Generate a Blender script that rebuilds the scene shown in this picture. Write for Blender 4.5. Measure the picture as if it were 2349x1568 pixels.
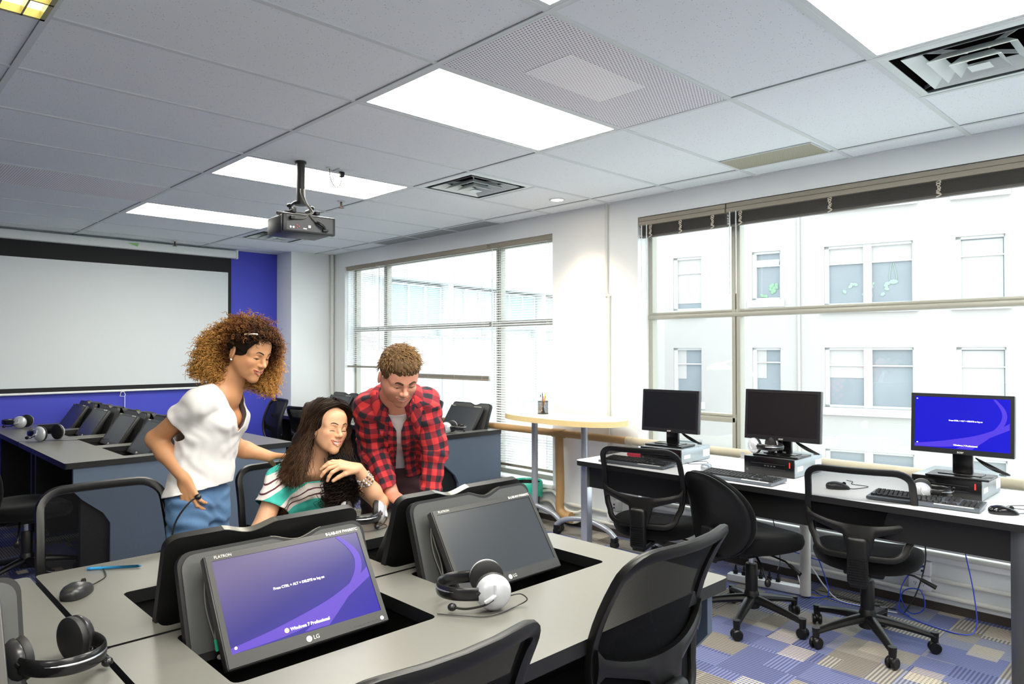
import bpy, bmesh, math, random
import numpy as np
from mathutils import Vector, Matrix, Euler
for _o in list(bpy.data.objects): bpy.data.objects.remove(_o)
S = bpy.context.scene
COL = S.collection
PI = math.pi
# ---------------------------------------------------------------- camera
YAW, PIT, ROLL = math.radians(135.965), math.radians(0.655), math.radians(-0.081)
cam_d = bpy.data.cameras.new('camera'); cam = bpy.data.objects.new('camera', cam_d); COL.objects.link(cam)
_f = Vector((math.cos(PIT)*math.cos(YAW), math.cos(PIT)*math.sin(YAW), math.sin(PIT)))
_r = Vector((math.sin(YAW), -math.cos(YAW), 0)); _u = _r.cross(_f)
_r, _u = math.cos(ROLL)*_r+math.sin(ROLL)*_u, -math.sin(ROLL)*_r+math.cos(ROLL)*_u
cam.matrix_world = Matrix(((_r.x, _u.x, -_f.x, 1.6377), (_r.y, _u.y, -_f.y, -1.7614), (_r.z, _u.z, -_f.z, 1.44), (0, 0, 0, 1)))
cam_d.sensor_width = 36; cam_d.lens = 1629.77/2349*36; cam_d.clip_start = 0.05; cam_d.clip_end = 200
S.camera = cam
# ---------------------------------------------------------------- world, light, exposure
W = bpy.data.worlds.new('overcast_sky'); S.world = W; W.use_nodes = True
_n = W.node_tree.nodes; _n.clear()
_bg = _n.new('ShaderNodeBackground'); _wo = _n.new('ShaderNodeOutputWorld')
_tc = _n.new('ShaderNodeTexCoord'); _sx = _n.new('ShaderNodeSeparateXYZ'); _cr = _n.new('ShaderNodeValToRGB')
_cr.color_ramp.elements[0].position = 0.45; _cr.color_ramp.elements[0].color = (0.55, 0.58, 0.62, 1)
_cr.color_ramp.elements[1].position = 0.6; _cr.color_ramp.elements[1].color = (0.87, 0.95, 1.0, 1)
_ma = _n.new('ShaderNodeMath'); _ma.operation = 'MULTIPLY_ADD'; _ma.inputs[1].default_value = 0.5; _ma.inputs[2].default_value = 0.5
L_ = W.node_tree.links
L_.new(_tc.outputs['Generated'], _sx.inputs[0]); L_.new(_sx.outputs[2], _ma.inputs[0]); L_.new(_ma.outputs[0], _cr.inputs[0])
L_.new(_cr.outputs[0], _bg.inputs[0]); L_.new(_bg.outputs[0], _wo.inputs[0]); _bg.inputs[1].default_value = 1.8
S.view_settings.view_transform = 'Standard'; S.view_settings.look = 'None'; S.view_settings.gamma = 1.0
S.view_settings.use_curve_mapping = False; S.view_settings.exposure = 1.2
PANEL_STRENGTH = 11.0

# ---------------------------------------------------------------- materials
_mats = {}
def srgb(c):
    if isinstance(c, str):
        c = tuple(int(c[i:i+2], 16)/255 for i in (0, 2, 4))
    return tuple(x/12.92 if x <= 0.04045 else ((x+0.055)/1.055)**2.4 for x in c)+(1,)
def mat(name, col='808080', rough=0.5, metal=0.0, var=0.06, scale=30.0, bump=0.0, bscale=200.0, alpha=1.0, spec=0.5, emit=None, es=1.0, trans=0.0, sheen=0.0, sss=0.0):
    if name in _mats: return _mats[name]
    m = bpy.data.materials.new(name); _mats[name] = m; m.use_nodes = True
    nt = m.node_tree; N = nt.nodes; L = nt.links; b = N['Principled BSDF']
    c = srgb(col)
    tc = N.new('ShaderNodeTexCoord'); nz = N.new('ShaderNodeTexNoise'); nz.inputs['Scale'].default_value = scale; nz.inputs['Detail'].default_value = 3
    L.new(tc.outputs['Object'], nz.inputs['Vector'])
    mx = N.new('ShaderNodeMix'); mx.data_type = 'RGBA'
    mx.inputs[6].default_value = tuple(x*(1-var) for x in c[:3])+(1,); mx.inputs[7].default_value = tuple(min(1, x*(1+var)) for x in c[:3])+(1,)
    L.new(nz.outputs['Fac'], mx.inputs[0]); L.new(mx.outputs[2], b.inputs['Base Color'])
    b.inputs['Roughness'].default_value = rough; b.inputs['Metallic'].default_value = metal
    b.inputs['Specular IOR Level'].default_value = spec; b.inputs['Alpha'].default_value = alpha
    b.inputs['Transmission Weight'].default_value = trans
    if sheen: b.inputs['Sheen Weight'].default_value = sheen
    if sss:
        b.inputs['Subsurface Weight'].default_value = sss; b.inputs['Subsurface Radius'].default_value = (0.012, 0.005, 0.003); b.inputs['Subsurface Scale'].default_value = 1.0
    if emit:
        b.inputs['Emission Color'].default_value = srgb(emit); b.inputs['Emission Strength'].default_value = es
    if bump:
        n2 = N.new('ShaderNodeTexNoise'); n2.inputs['Scale'].default_value = bscale; L.new(tc.outputs['Object'], n2.inputs['Vector'])
        bp = N.new('ShaderNodeBump'); bp.inputs['Strength'].default_value = bump; bp.inputs['Distance'].default_value = 0.002
        L.new(n2.outputs['Fac'], bp.inputs['Height']); L.new(bp.outputs[0], b.inputs['Normal'])
    return m
def nodes(m):
    return m.node_tree.nodes, m.node_tree.links, m.node_tree.nodes['Principled BSDF']
def mathn(N, L, op, a, b=None, c=None):
    n = N.new('ShaderNodeMath'); n.operation = op
    for i, v in enumerate((a, b, c)):
        if v is None: continue
        if isinstance(v, (int, float)): n.inputs[i].default_value = v
        else: L.new(v, n.inputs[i])
    return n.outputs[0]

# ---------------------------------------------------------------- mesh building
def frame_from(d):
    d = Vector(d).normalized(); a = Vector((0, 0, 1)) if abs(d.z) < 0.95 else Vector((1, 0, 0))
    x = a.cross(d).normalized(); return x, d.cross(x), d
class MB:
    def __init__(s): s.bm = bmesh.new(); s.M = Matrix.Identity(4); s.mi = 0
    def _add(s, vs, fs):
        V = [s.bm.verts.new(s.M @ Vector(v)) for v in vs]; out = []
        for f in fs:
            try:
                q = s.bm.faces.new([V[i] for i in f]); q.material_index = s.mi; out.append(q)
            except ValueError: pass
        return out
    def at(s, loc=(0, 0, 0), rot=(0, 0, 0)): s.M = Matrix.Translation(Vector(loc)) @ Euler(rot).to_matrix().to_4x4(); return s
    def box(s, x0, x1, y0, y1, z0, z1, bev=0.0, seg=2):
        t = bmesh.new(); bmesh.ops.create_cube(t, size=1)
        for v in t.verts: v.co = Vector(((x0+x1)/2+v.co.x*(x1-x0), (y0+y1)/2+v.co.y*(y1-y0), (z0+z1)/2+v.co.z*(z1-z0)))
        if bev: bmesh.ops.bevel(t, geom=t.edges[:], offset=min(bev, 0.49*min(abs(x1-x0), abs(y1-y0), abs(z1-z0))), segments=seg, profile=0.5, affect='EDGES')
        t.verts.ensure_lookup_table(); t.verts.index_update()
        s._add([v.co.copy() for v in t.verts], [[v.index for v in f.verts] for f in t.faces]); t.free(); return s
    def prism(s, pts, z0, z1, holes=(), axis='z', side_mi=None):
        t = bmesh.new(); es = []
        for lp in [pts]+list(holes):
            vs = [t.verts.new((p[0], p[1], 0)) for p in lp]
            es += [t.edges.new((vs[i], vs[(i+1) % len(vs)])) for i in range(len(vs))]
        bmesh.ops.triangle_fill(t, use_beauty=True, use_dissolve=False, edges=es)
        t.verts.index_update(); base = [v.co.copy() for v in t.verts]; tris = [[v.index for v in f.verts] for f in t.faces]
        if tris:
            a, b, c = [base[i] for i in tris[0]]
            if (b-a).cross(c-a).z < 0: tris = [f[::-1] for f in tris]
        n = len(base)
        def mp(p, z):
            return {'z': (p.x, p.y, z), 'y': (p.x, z, p.y), 'x': (z, p.x, p.y)}[axis]
        vs = [mp(p, z0) for p in base]+[mp(p, z1) for p in base]
        fl = (z1 > z0) != (axis == 'y')
        fs = [[i+n for i in f] if fl else [i+n for i in f[::-1]] for f in tris]+[f[::-1] if fl else f for f in tris]
        k = 0; sd = []
        for li, lp in enumerate([pts]+list(holes)):
            m = len(lp)
            area = sum(lp[i][0]*lp[(i+1) % m][1]-lp[(i+1) % m][0]*lp[i][1] for i in range(m))
            for i in range(m):
                j = (i+1) % m; q = [k+i, k+j, k+j+n, k+i+n]
                if (area > 0) != (li == 0): q = q[::-1]
                sd.append(q if fl else q[::-1])
            k += m
        t.free(); mi = s.mi
        V = [s.bm.verts.new(s.M @ Vector(v)) for v in vs]
        for f in fs:
            try: s.bm.faces.new([V[i] for i in f]).material_index = mi
            except ValueError: pass
        for f in sd:
            try: s.bm.faces.new([V[i] for i in f]).material_index = mi if side_mi is None else side_mi
            except ValueError: pass
        return s
    def cyl(s, p0, p1, r0, r1=None, seg=20, cap=True):
        r1 = r0 if r1 is None else r1; p0 = Vector(p0); p1 = Vector(p1); x, y, _ = frame_from(p1-p0)
        vs = [p0+(x*math.cos(a)+y*math.sin(a))*r0 for a in [2*PI*i/seg for i in range(seg)]]+[p1+(x*math.cos(a)+y*math.sin(a))*r1 for a in [2*PI*i/seg for i in range(seg)]]
        fs = [[i, (i+1) % seg, seg+(i+1) % seg, seg+i] for i in range(seg)]
        if cap: fs += [list(range(seg))[::-1], list(range(seg, 2*seg))]
        s._add(vs, fs); return s
    def tube(s, pts, r, seg=8, closed=False, rs=None, flat=None, up=None):
        P = [Vector(p) for p in pts]; n = len(P); vs = []; fs = []
        px = None
        for i in range(n):
            a = P[(i-1) % n] if (closed or i > 0) else P[i]; b = P[(i+1) % n] if (closed or i < n-1) else P[i]
            d = (b-a).normalized()
            if px is None:
                px = Vector(up).cross(d).normalized() if up is not None else frame_from(d)[0]
            elif up is not None: px = Vector(up).cross(d).normalized()
            px = (px-d*px.dot(d)).normalized(); y = d.cross(px); rr = rs[i] if rs else r
            f = flat or 1.0
            for k in range(seg):
                an = 2*PI*k/seg; vs.append(P[i]+px*math.cos(an)*rr+y*math.sin(an)*rr*f)
        m = n if closed else n-1
        for i in range(m):
            j = (i+1) % n
            for k in range(seg): fs.append([i*seg+k, i*seg+(k+1) % seg, j*seg+(k+1) % seg, j*seg+k])
        if not closed: fs += [list(range(seg))[::-1], list(range((n-1)*seg, n*seg))]
        s._add(vs, fs); return s
    def lathe(s, prof, seg=28, c=(0, 0, 0), axis=(0, 0, 1)):
        x, y, d = frame_from(axis); c = Vector(c); vs = []; fs = []; n = len(prof)
        for r, h in prof:
            for k in range(seg):
                a = 2*PI*k/seg; vs.append(c+d*h+(x*math.cos(a)+y*math.sin(a))*max(r, 1e-4))
        for i in range(n-1):
            for k in range(seg): fs.append([i*seg+k, i*seg+(k+1) % seg, (i+1)*seg+(k+1) % seg, (i+1)*seg+k])
        fs += [list(range(seg))[::-1], list(range((n-1)*seg, n*seg))]
        s._add(vs, fs); return s
    def ell(s, c, r, rot=(0, 0, 0), seg=20, ring=12, pw=1.0):
        R = Euler(rot).to_matrix(); c = Vector(c); vs = []; fs = []
        for i in range(ring+1):
            t = PI*i/ring
            for k in range(seg):
                a = 2*PI*k/seg
                v = Vector((math.sin(t)*math.cos(a), math.sin(t)*math.sin(a), math.cos(t)))
                if pw != 1: v = Vector([math.copysign(abs(q)**pw, q) for q in v])
                vs.append(c+R @ Vector((v.x*r[0], v.y*r[1], v.z*r[2])))
        for i in range(ring):
            for k in range(seg): fs.append([i*seg+k, (i+1)*seg+k, (i+1)*seg+(k+1) % seg, i*seg+(k+1) % seg])
        s._add(vs, fs); return s
    def sheet(s, G, thick=0.0, nrm=None):
        # grid of points -> surface, optional thickness along nrm
        r = len(G); c = len(G[0]); vs = [p for row in G for p in row]
        fs = [[i*c+j, i*c+j+1, (i+1)*c+j+1, (i+1)*c+j] for i in range(r-1) for j in range(c-1)]
        if thick:
            o = Vector(nrm)*thick; m = len(vs); vs = vs+[Vector(p)+o for p in vs]
            fs2 = [[q+m for q in f[::-1]] for f in fs]
            bd = [(i*c, (i+1)*c) for i in range(r-1)]+[((i+1)*c+c-1, i*c+c-1) for i in range(r-1)]+[(j+1, j) for j in range(c-1)]+[((r-1)*c+j, (r-1)*c+j+1) for j in range(c-1)]
            fs = fs+fs2+[[a, b, b+m, a+m] for a, b in bd]
        s._add(vs, fs); return s
    def build(s, name, mats, parent=None, smooth=True, ang=35, weld=True):
        if weld: bmesh.ops.remove_doubles(s.bm, verts=s.bm.verts, dist=1e-5)
        me = bpy.data.meshes.new(name); s.bm.to_mesh(me); s.bm.free()
        for m in (mats if isinstance(mats, (list, tuple)) else [mats]): me.materials.append(m)
        if smooth:
            me.polygons.foreach_set('use_smooth', [True]*len(me.polygons)); me.set_sharp_from_angle(angle=math.radians(ang))
        o = bpy.data.objects.new(name, me); COL.objects.link(o)
        if parent is not None: o.parent = parent
        return o
def tag(o, label=None, cat=None, group=None, kind=None):
    if label: o['label'] = label
    if cat: o['category'] = cat
    if group: o['group'] = group
    if kind: o['kind'] = kind
    return o
def thing(name, label, cat, loc=(0, 0, 0), rz=0.0, group=None):
    o = bpy.data.objects.new(name, None); COL.objects.link(o); o.location = loc; o.rotation_euler = (0, 0, rz); o.empty_display_size = 0.05
    return tag(o, label, cat, group)
def kids(o): return [c for c in bpy.data.objects if c.parent == o]
def dup(o, loc, rz, label=None, parent=None):
    def cp(a, par):
        c = a.copy(); COL.objects.link(c)
        if par is not None: c.parent = par
        for ch in kids(a): cp(ch, c)
        return c
    ks = kids(o); r = o.copy(); COL.objects.link(r)
    for ch in ks: cp(ch, r)
    r.location = loc; r.rotation_euler = (0, 0, rz)
    if label: r['label'] = label
    return r
def structure(o): o['kind'] = 'structure'; return o
def rrect(x0, x1, y0, y1, r, n=5):
    out = []
    for cx, cy, a0 in ((x1-r, y1-r, 0), (x0+r, y1-r, 90), (x0+r, y0+r, 180), (x1-r, y0+r, 270)):
        for i in range(n+1):
            a = math.radians(a0+90*i/n); out.append((cx+r*math.cos(a), cy+r*math.sin(a)))
    return out
def spline(pts, n=8, closed=False):
    P = [Vector(p) for p in pts]; m = len(P); out = []
    for i in range(m if closed else m-1):
        if closed: a, b, c, d = P[(i-1) % m], P[i], P[(i+1) % m], P[(i+2) % m]
        else: a, b, c, d = P[max(i-1, 0)], P[i], P[i+1], P[min(i+2, m-1)]
        for k in range(n):
            t = k/n; out.append(0.5*((2*b)+(c-a)*t+(2*a-5*b+4*c-d)*t*t+(3*b-a-3*c+d)*t**3))
    if not closed: out.append(P[-1])
    return out
def text(s, size, name, m, parent, loc, rot, depth=0.0004, align='CENTER', bold=0.0, sx=1.0):
    cu = bpy.data.curves.new(name, 'FONT'); cu.body = s; cu.size = size; cu.extrude = depth; cu.align_x = align; cu.align_y = 'CENTER'; cu.offset = bold; cu.resolution_u = 3
    t = bpy.data.objects.new(name, cu); COL.objects.link(t)
    bpy.context.view_layer.update()
    me = bpy.data.meshes.new_from_object(t.evaluated_get(bpy.context.evaluated_depsgraph_get()))
    bpy.data.objects.remove(t); bpy.data.curves.remove(cu)
    R = Matrix.Translation(Vector(loc)) @ (rot if isinstance(rot, Matrix) else Euler(rot).to_matrix().to_4x4()) @ Matrix.Diagonal((sx, 1, 1, 1))
    me.transform(R); me.materials.clear(); me.materials.append(m); me.name = name
    o = bpy.data.objects.new(name, me); COL.objects.link(o)
    if parent is not None: o.parent = parent
    return o
# ================================================================ ROOM
H = 2.593; YW = 2.67; XB = -6.44; XR = 4.6; YL = -7.2
M_white = mat('white_wall_paint', 'edf1f3', 0.6, var=0.02, scale=4, bump=0.05, bscale=150)
M_cream = M_white
M_blue = mat('blue_wall_paint', '4349c6', 0.55, var=0.04, scale=3, bump=0.05, bscale=150)
M_frame = mat('taupe_window_frame', 'a8a79c', 0.4, metal=0.2, var=0.03)
M_blind = mat('taupe_blind_metal', '9c9486', 0.45, var=0.06, scale=8)
M_slat = mat('white_blind_slat', 'e9eaec', 0.4, var=0.02)
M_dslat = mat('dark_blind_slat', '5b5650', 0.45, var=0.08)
M_black = mat('black_plastic', '0b0b0c', 0.42, var=0.1, bump=0.1, bscale=400)
M_chrome = mat('brushed_steel', 'c4c8d0', 0.28, metal=0.9, var=0.05)
M_glass = mat('window_glass', 'f4fbfa', 0.02, trans=1.0, var=0.0)
_N, _L, _b = nodes(M_glass)
# thin panes: let light straight through with a faint reflection
_tr = _N.new('ShaderNodeBsdfTransparent'); _tr.inputs[0].default_value = (0.97, 0.99, 0.98, 1); _gl = _N.new('ShaderNodeBsdfGlossy'); _gl.inputs['Roughness'].default_value = 0.02
_ms = _N.new('ShaderNodeMixShader'); _ms.inputs[0].default_value = 0.05
_L.new(_tr.outputs[0], _ms.inputs[1]); _L.new(_gl.outputs[0], _ms.inputs[2]); _L.new(_ms.outputs[0], _N['Material Output'].inputs[0])

# carpet: tiles of blue, taupe and grey with pinstripes
M_carpet = mat('patchwork_carpet', '4a5078', 0.95, bump=0.0, spec=0.1)
def carpet_nodes():
    N, L, b = nodes(M_carpet)
    geo = N.new('ShaderNodeNewGeometry'); sp = N.new('ShaderNodeSeparateXYZ'); L.new(geo.outputs['Position'], sp.inputs[0])
    X, Y = sp.outputs[0], sp.outputs[1]
    def cell(sx, sy, ox, oy, rotate=False):
        a = mathn(N, L, 'FLOOR', mathn(N, L, 'MULTIPLY_ADD', X, 1/sx, ox)); c = mathn(N, L, 'FLOOR', mathn(N, L, 'MULTIPLY_ADD', Y, 1/sy, oy))
        cb = N.new('ShaderNodeCombineXYZ'); L.new(a, cb.inputs[0]); L.new(c, cb.inputs[1])
        wn = N.new('ShaderNodeTexWhiteNoise'); wn.noise_dimensions = '3D'; L.new(cb.outputs[0], wn.inputs[0]); return wn.outputs['Value'], wn.outputs['Color']
    v1, c1 = cell(0.31, 0.22, 0.2, 0.1); v2, c2 = cell(0.125, 0.16, 0.4, 0.7); v3, c3 = cell(0.09, 0.06, 0.1, 0.3)
    r1 = N.new('ShaderNodeValToRGB'); r1.color_ramp.interpolation = 'CONSTANT'
    cols = [(0.0, '757ca6'), (0.24, '8f8879'), (0.46, '9295a6'), (0.62, '666d96'), (0.8, 'a39d90')]
    while len(r1.color_ramp.elements) < len(cols): r1.color_ramp.elements.new(0.5)
    for e, (p, c) in zip(r1.color_ramp.elements, cols): e.position = p; e.color = srgb(c)
    mixv = mathn(N, L, 'FRACT', mathn(N, L, 'ADD', v1, mathn(N, L, 'MULTIPLY', mathn(N, L, 'GREATER_THAN', v2, 0.62), 0.41)))
    L.new(mixv, r1.inputs[0])
    # stripes run along x or y by cell
    sx_ = mathn(N, L, 'SINE', mathn(N, L, 'MULTIPLY', X, 2*PI/0.017)); sy_ = mathn(N, L, 'SINE', mathn(N, L, 'MULTIPLY', Y, 2*PI/0.017))
    pick = mathn(N, L, 'GREATER_THAN', mathn(N, L, 'FRACT', mathn(N, L, 'MULTIPLY', mixv, 7.3)), 0.35)
    st = N.new('ShaderNodeMix'); st.data_type = 'FLOAT'; L.new(pick, st.inputs[0]); L.new(sx_, st.inputs[2]); L.new(sy_, st.inputs[3])
    sm = mathn(N, L, 'MULTIPLY_ADD', st.outputs[0], 0.5, 0.5)
    fine = N.new('ShaderNodeTexNoise'); fine.inputs['Scale'].default_value = 260; L.new(geo.outputs['Position'], fine.inputs['Vector'])
    k = mathn(N, L, 'MULTIPLY', sm, 0.75); k = mathn(N, L, 'ADD', k, mathn(N, L, 'MULTIPLY', fine.outputs['Fac'], 0.5)); 
    dk = N.new('ShaderNodeMix'); dk.data_type = 'RGBA'; L.new(k, dk.inputs[0]); dk.inputs[6].default_value = srgb('3a3b50'); L.new(r1.outputs[0], dk.inputs[7])
    # small light dashes
    on = mathn(N, L, 'MULTIPLY', mathn(N, L, 'GREATER_THAN', v2, 0.93), mathn(N, L, 'GREATER_THAN', sy_, 0.1))
    on2 = mathn(N, L, 'GREATER_THAN', v3, 0.996)
    onn = mathn(N, L, 'MAXIMUM', on, on2)
    lt = N.new('ShaderNodeMix'); lt.data_type = 'RGBA'; L.new(onn, lt.inputs[0]); L.new(dk.outputs[2], lt.inputs[6]); lt.inputs[7].default_value = srgb('c2b8a6')
    L.new(lt.outputs[2], b.inputs['Base Color'])
    bp = N.new('ShaderNodeBump'); bp.inputs['Strength'].default_value = 0.5; bp.inputs['Distance'].default_value = 0.003; L.new(k, bp.inputs['Height']); L.new(bp.outputs[0], b.inputs['Normal'])
carpet_nodes()
structure(MB().box(XB-0.2, XR+0.2, YL-0.2, YW+0.25, -0.12, 0).build('floor', M_carpet))

# ceiling tiles and grid
M_tile = mat('ceiling_tile', 'd6dade', 0.9, var=0.02, scale=3)
def tile_nodes():
    N, L, b = nodes(M_tile)
    geo = N.new('ShaderNodeNewGeometry')
    n1 = N.new('ShaderNodeTexVoronoi'); n1.inputs['Scale'].default_value = 95; L.new(geo.outputs['Position'], n1.inputs['Vector'])
    n2 = N.new('ShaderNodeTexNoise'); n2.inputs['Scale'].default_value = 40; n2.inputs['Detail'].default_value = 4; L.new(geo.outputs['Position'], n2.inputs['Vector'])
    spot = mathn(N, L, 'MULTIPLY', mathn(N, L, 'LESS_THAN', n1.outputs['Distance'], 0.17), mathn(N, L, 'GREATER_THAN', n2.outputs['Fac'], 0.52))
    n3 = N.new('ShaderNodeTexNoise'); n3.inputs['Scale'].default_value = 300; L.new(geo.outputs['Position'], n3.inputs['Vector'])
    base = N.new('ShaderNodeMix'); base.data_type = 'RGBA'; L.new(n3.outputs['Fac'], base.inputs[0]); base.inputs[6].default_value = srgb('e0e8ee'); base.inputs[7].default_value = srgb('eef4f9')
    mx = N.new('ShaderNodeMix'); mx.data_type = 'RGBA'; L.new(spot, mx.inputs[0]); L.new(base.outputs[2], mx.inputs[6]); mx.inputs[7].default_value = srgb('a9a7a2')
    L.new(mx.outputs[2], b.inputs['Base Color'])
tile_nodes()
M_grid = mat('ceiling_grid_white', 'd3dadd', 0.5, var=0.02)
M_void = mat('dark_duct', '0e0d0c', 0.7)
TA, TB = 0.6096, 1.2192
# cells cut out of the tiles: (a, b0, b1) in units of tile rows and tile lengths
HOLES = [(-2, 1.0, 1.5), (3, 1.0, 1.5), (8, 1.0, 1.5)]
def build_ceiling():
    bm = MB()
    for a in range(-8, 11):
        for b in range(-7, 3):
            x1 = min(-a*TA, XR); x0 = max(-(a+1)*TA, XB); y0 = max(b*TB, YL); y1 = min((b+1)*TB, YW)
            if x0 >= x1 or y0 >= y1: continue
            cuts = [h for h in HOLES if h[0] == a and int(h[1]) == b]
            if cuts: y0 = cuts[0][2]*TB
            bm.box(x0, x1, y0, y1, H, H+0.02)
    c = structure(bm.build('ceiling', M_tile, smooth=False, weld=False))
    bm = MB(); w = 0.012; z0 = H-0.006; z1 = H+0.001
    for b in range(-6, 3):
        if b*TB < YW: bm.box(XB, XR, b*TB-w, b*TB+w, z0, z1)
    for a in range(-7, 11): bm.box(-a*TA-w, -a*TA+w, YL, YW, z0+0.0008, z1-0.0004)
    for a, b0, b1 in HOLES:
        bm.box(-(a+1)*TA, -a*TA, b1*TB-w, b1*TB+w, z0, z1)
    bm.box(XB, XR, YW-0.02, YW, z0, z1); bm.box(XB, XB+0.02, YL, YW, z0, z1)
    bm.build('ceiling_grid', M_grid, c, smooth=False)
    # grey strips painting a shadow line along one side of every runner
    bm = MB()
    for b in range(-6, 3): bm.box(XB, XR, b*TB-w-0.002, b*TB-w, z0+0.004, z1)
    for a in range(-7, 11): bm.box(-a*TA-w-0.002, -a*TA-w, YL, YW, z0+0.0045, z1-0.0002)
    bm.build('painted_shadow_line', mat('painted_shadow_grey', '8d9294', 0.9), c, smooth=False)
    bm = MB()
    for a, b0, b1 in HOLES:
        x0, x1, y0, y1 = -(a+1)*TA, -a*TA, b0*TB, b1*TB
        for q in ((x0, x0+.01, y0, y1), (x1-.01, x1, y0, y1), (x0, x1, y0, y0+.01), (x0, x1, y1-.01, y1)): bm.box(*q, H+0.02, H+0.3)
        bm.box(x0, x1, y0, y1, H+0.3, H+0.31)
    bm.build('plenum_box', M_void, c, smooth=False)
build_ceiling()
# unseen slab added above so no daylight leaks in
structure(MB().box(XB-0.4, XR+0.4, YL-0.4, YW+0.24, H+0.34, H+0.5).build('trim_1', M_white, smooth=False))

# walls
def wall_window():
    bm = MB(); ya, yb = YW, YW+0.24
    zs = 0.30; zt1 = 2.43; zt2 = 2.445
    W1 = (-5.80, -2.45); W2 = (-1.57, 2.35)
    bm.box(XB-0.2, XR, ya, yb, 0, zs); bm.box(XB-0.2, XR, ya, yb, 2.445, H+0.34)
    bm.box(W1[0], W1[1], ya, yb, zt1, 2.445)
    for a, b in ((XB-0.2, W1[0]), (W1[1], W2[0]), (W2[1], XR)): bm.box(a, b, ya, yb, zs, 2.445)
    return structure(bm.build('wall_window', M_white, smooth=False))
wall_window()
structure(MB().box(XB-0.2, XB, YL, YW, 0, H+0.34).build('wall_screen', M_blue, smooth=False))
structure(MB().box(XB, -6.078, 2.13, YW, 0, H).build('wall_column', M_white, smooth=False))
structure(MB().box(XB-0.2, XR+0.2, YL-0.2, YL, 0, H+0.34).build('wall_left', M_white, smooth=False))
structure(MB().box(XR, XR+0.2, YL, YW+0.24, 0, H+0.34).build('wall_behind', M_white, smooth=False))
M_base = mat('brown_rubber_baseboard', '3c342e', 0.6)
bm = MB(); bm.box(-6.078, XR, YW-0.008, YW, 0, 0.045); structure(bm.build('baseboard_window', M_base, smooth=False))
structure(MB().box(XB, XB+0.008, YL, 2.13, 0, 0.06).build('baseboard_screen', M_base, smooth=False))
# white sill ledges and raised panel edge below windows
for i, (a, b) in enumerate(((-5.80, -2.45), (-1.57, 2.35))):
    structure(MB().box(a-0.02, b+0.02, YW-0.03, YW+0.2, 0.27, 0.302, bev=0.004).build('trim_%d' % (i+2), mat('white_trim', 'eef0f1', 0.4, var=0.02)))

def window(n, x0, x1, zt, mulls, rails, lowrail):
    yf = YW+0.17; z0 = 0.302; w = 0.035
    fr = MB()
    for a, b in ((x0, x0+w), (x1-w, x1)): fr.box(a, b, yf-0.03, yf+0.03, z0, zt)
    fr.box(x0, x1, yf-0.03, yf+0.03, z0, z0+0.04); fr.box(x0, x1, yf-0.03, yf+0.03, zt-0.04, zt)
    for m in mulls:
        fr.box(m-0.03, m-0.004, yf-0.035, yf+0.03, z0, zt, bev=0.004); fr.box(m+0.004, m+0.034, yf-0.035, yf+0.03, z0, zt, bev=0.004); fr.box(m-0.02, m+0.02, yf-0.01, yf+0.03, z0, zt)
    for z in rails:
        fr.box(x0, x1, yf-0.04, yf+0.03, z-0.028, z+0.004, bev=0.004); fr.box(x0, x1, yf-0.032, yf+0.03, z+0.004, z+0.024, bev=0.004)
    for a, b, z in lowrail: fr.box(a, b, yf-0.035, yf+0.03, z-0.03, z+0.008, bev=0.004); fr.box(a, b, yf-0.03, yf+0.03, z+0.01, z+0.03, bev=0.004)
    root = fr.build('window_%d' % n, M_frame); structure(root)
    pane = MB().box(x0+0.01, x1-0.01, yf+0.005, yf+0.009, z0+0.01, zt-0.01).build('pane', M_glass, root, smooth=False)
    return root
window(1, -5.80, -2.45, 2.43, [-5.15, -3.27], [1.69], [])
window(2, -1.57, 2.35, 2.445, [-0.84, 1.65], [1.70], [(-1.57, -0.84, 0.96)])

# ceiling panels -------------------------------------------------
M_panel = mat('lit_diffuser', 'ffffff', 0.4, emit='fffbee', es=PANEL_STRENGTH)
M_louv = mat('louvre_light_on', 'e8e0b0', 0.4, emit='fff2b8', es=1.3)
def cell_xy(a, b0, b1): return -(a+1)*TA+0.012, -a*TA-0.012, b0*TB+0.012, b1*TB-0.012
def troffer(a, b, label):
    x0, x1, y0, y1 = cell_xy(a, b, b+1)
    r = thing('ceiling_light', label, 'ceiling light', ((x0+x1)/2, (y0+y1)/2, H), group='flat fluorescent ceiling panels')
    hx, hy = (x1-x0)/2, (y1-y0)/2
    fr = MB(); t = 0.022
    for q in ((-hx, -hx+t, -hy, hy), (hx-t, hx, -hy, hy), (-hx+t, hx-t, -hy, -hy+t), (-hx+t, hx-t, hy-t, hy)): fr.box(*q, -0.004, 0.0)
    fr.build('frame', M_grid, r, smooth=False)
    MB().box(-hx+t, hx-t, -hy+t, hy-t, -0.0025, -0.0005).build('diffuser', M_panel, r, smooth=False)
    return r
troffer(1, 0, 'large bright rectangular ceiling light beside the perforated panel, at the middle top')
troffer(4, 0, 'bright ceiling light directly behind the projector pole')
troffer(7, 0, 'farthest ceiling light, nearest the blue wall and left of the projector')
troffer(-2, 0, 'glaring ceiling light cut off by the top right corner of the photo')
troffer(-1, -1, 'ceiling light showing only a yellowish corner tip at the top edge of the photo')
for a, b in ((-5, 0), (-3, -2), (-3, -4), (-6, -2)):  # unseen lights added behind the camera to brighten the room
    troffer(a, b, 'unseen rectangular ceiling light added behind the camera to light the room')
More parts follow.
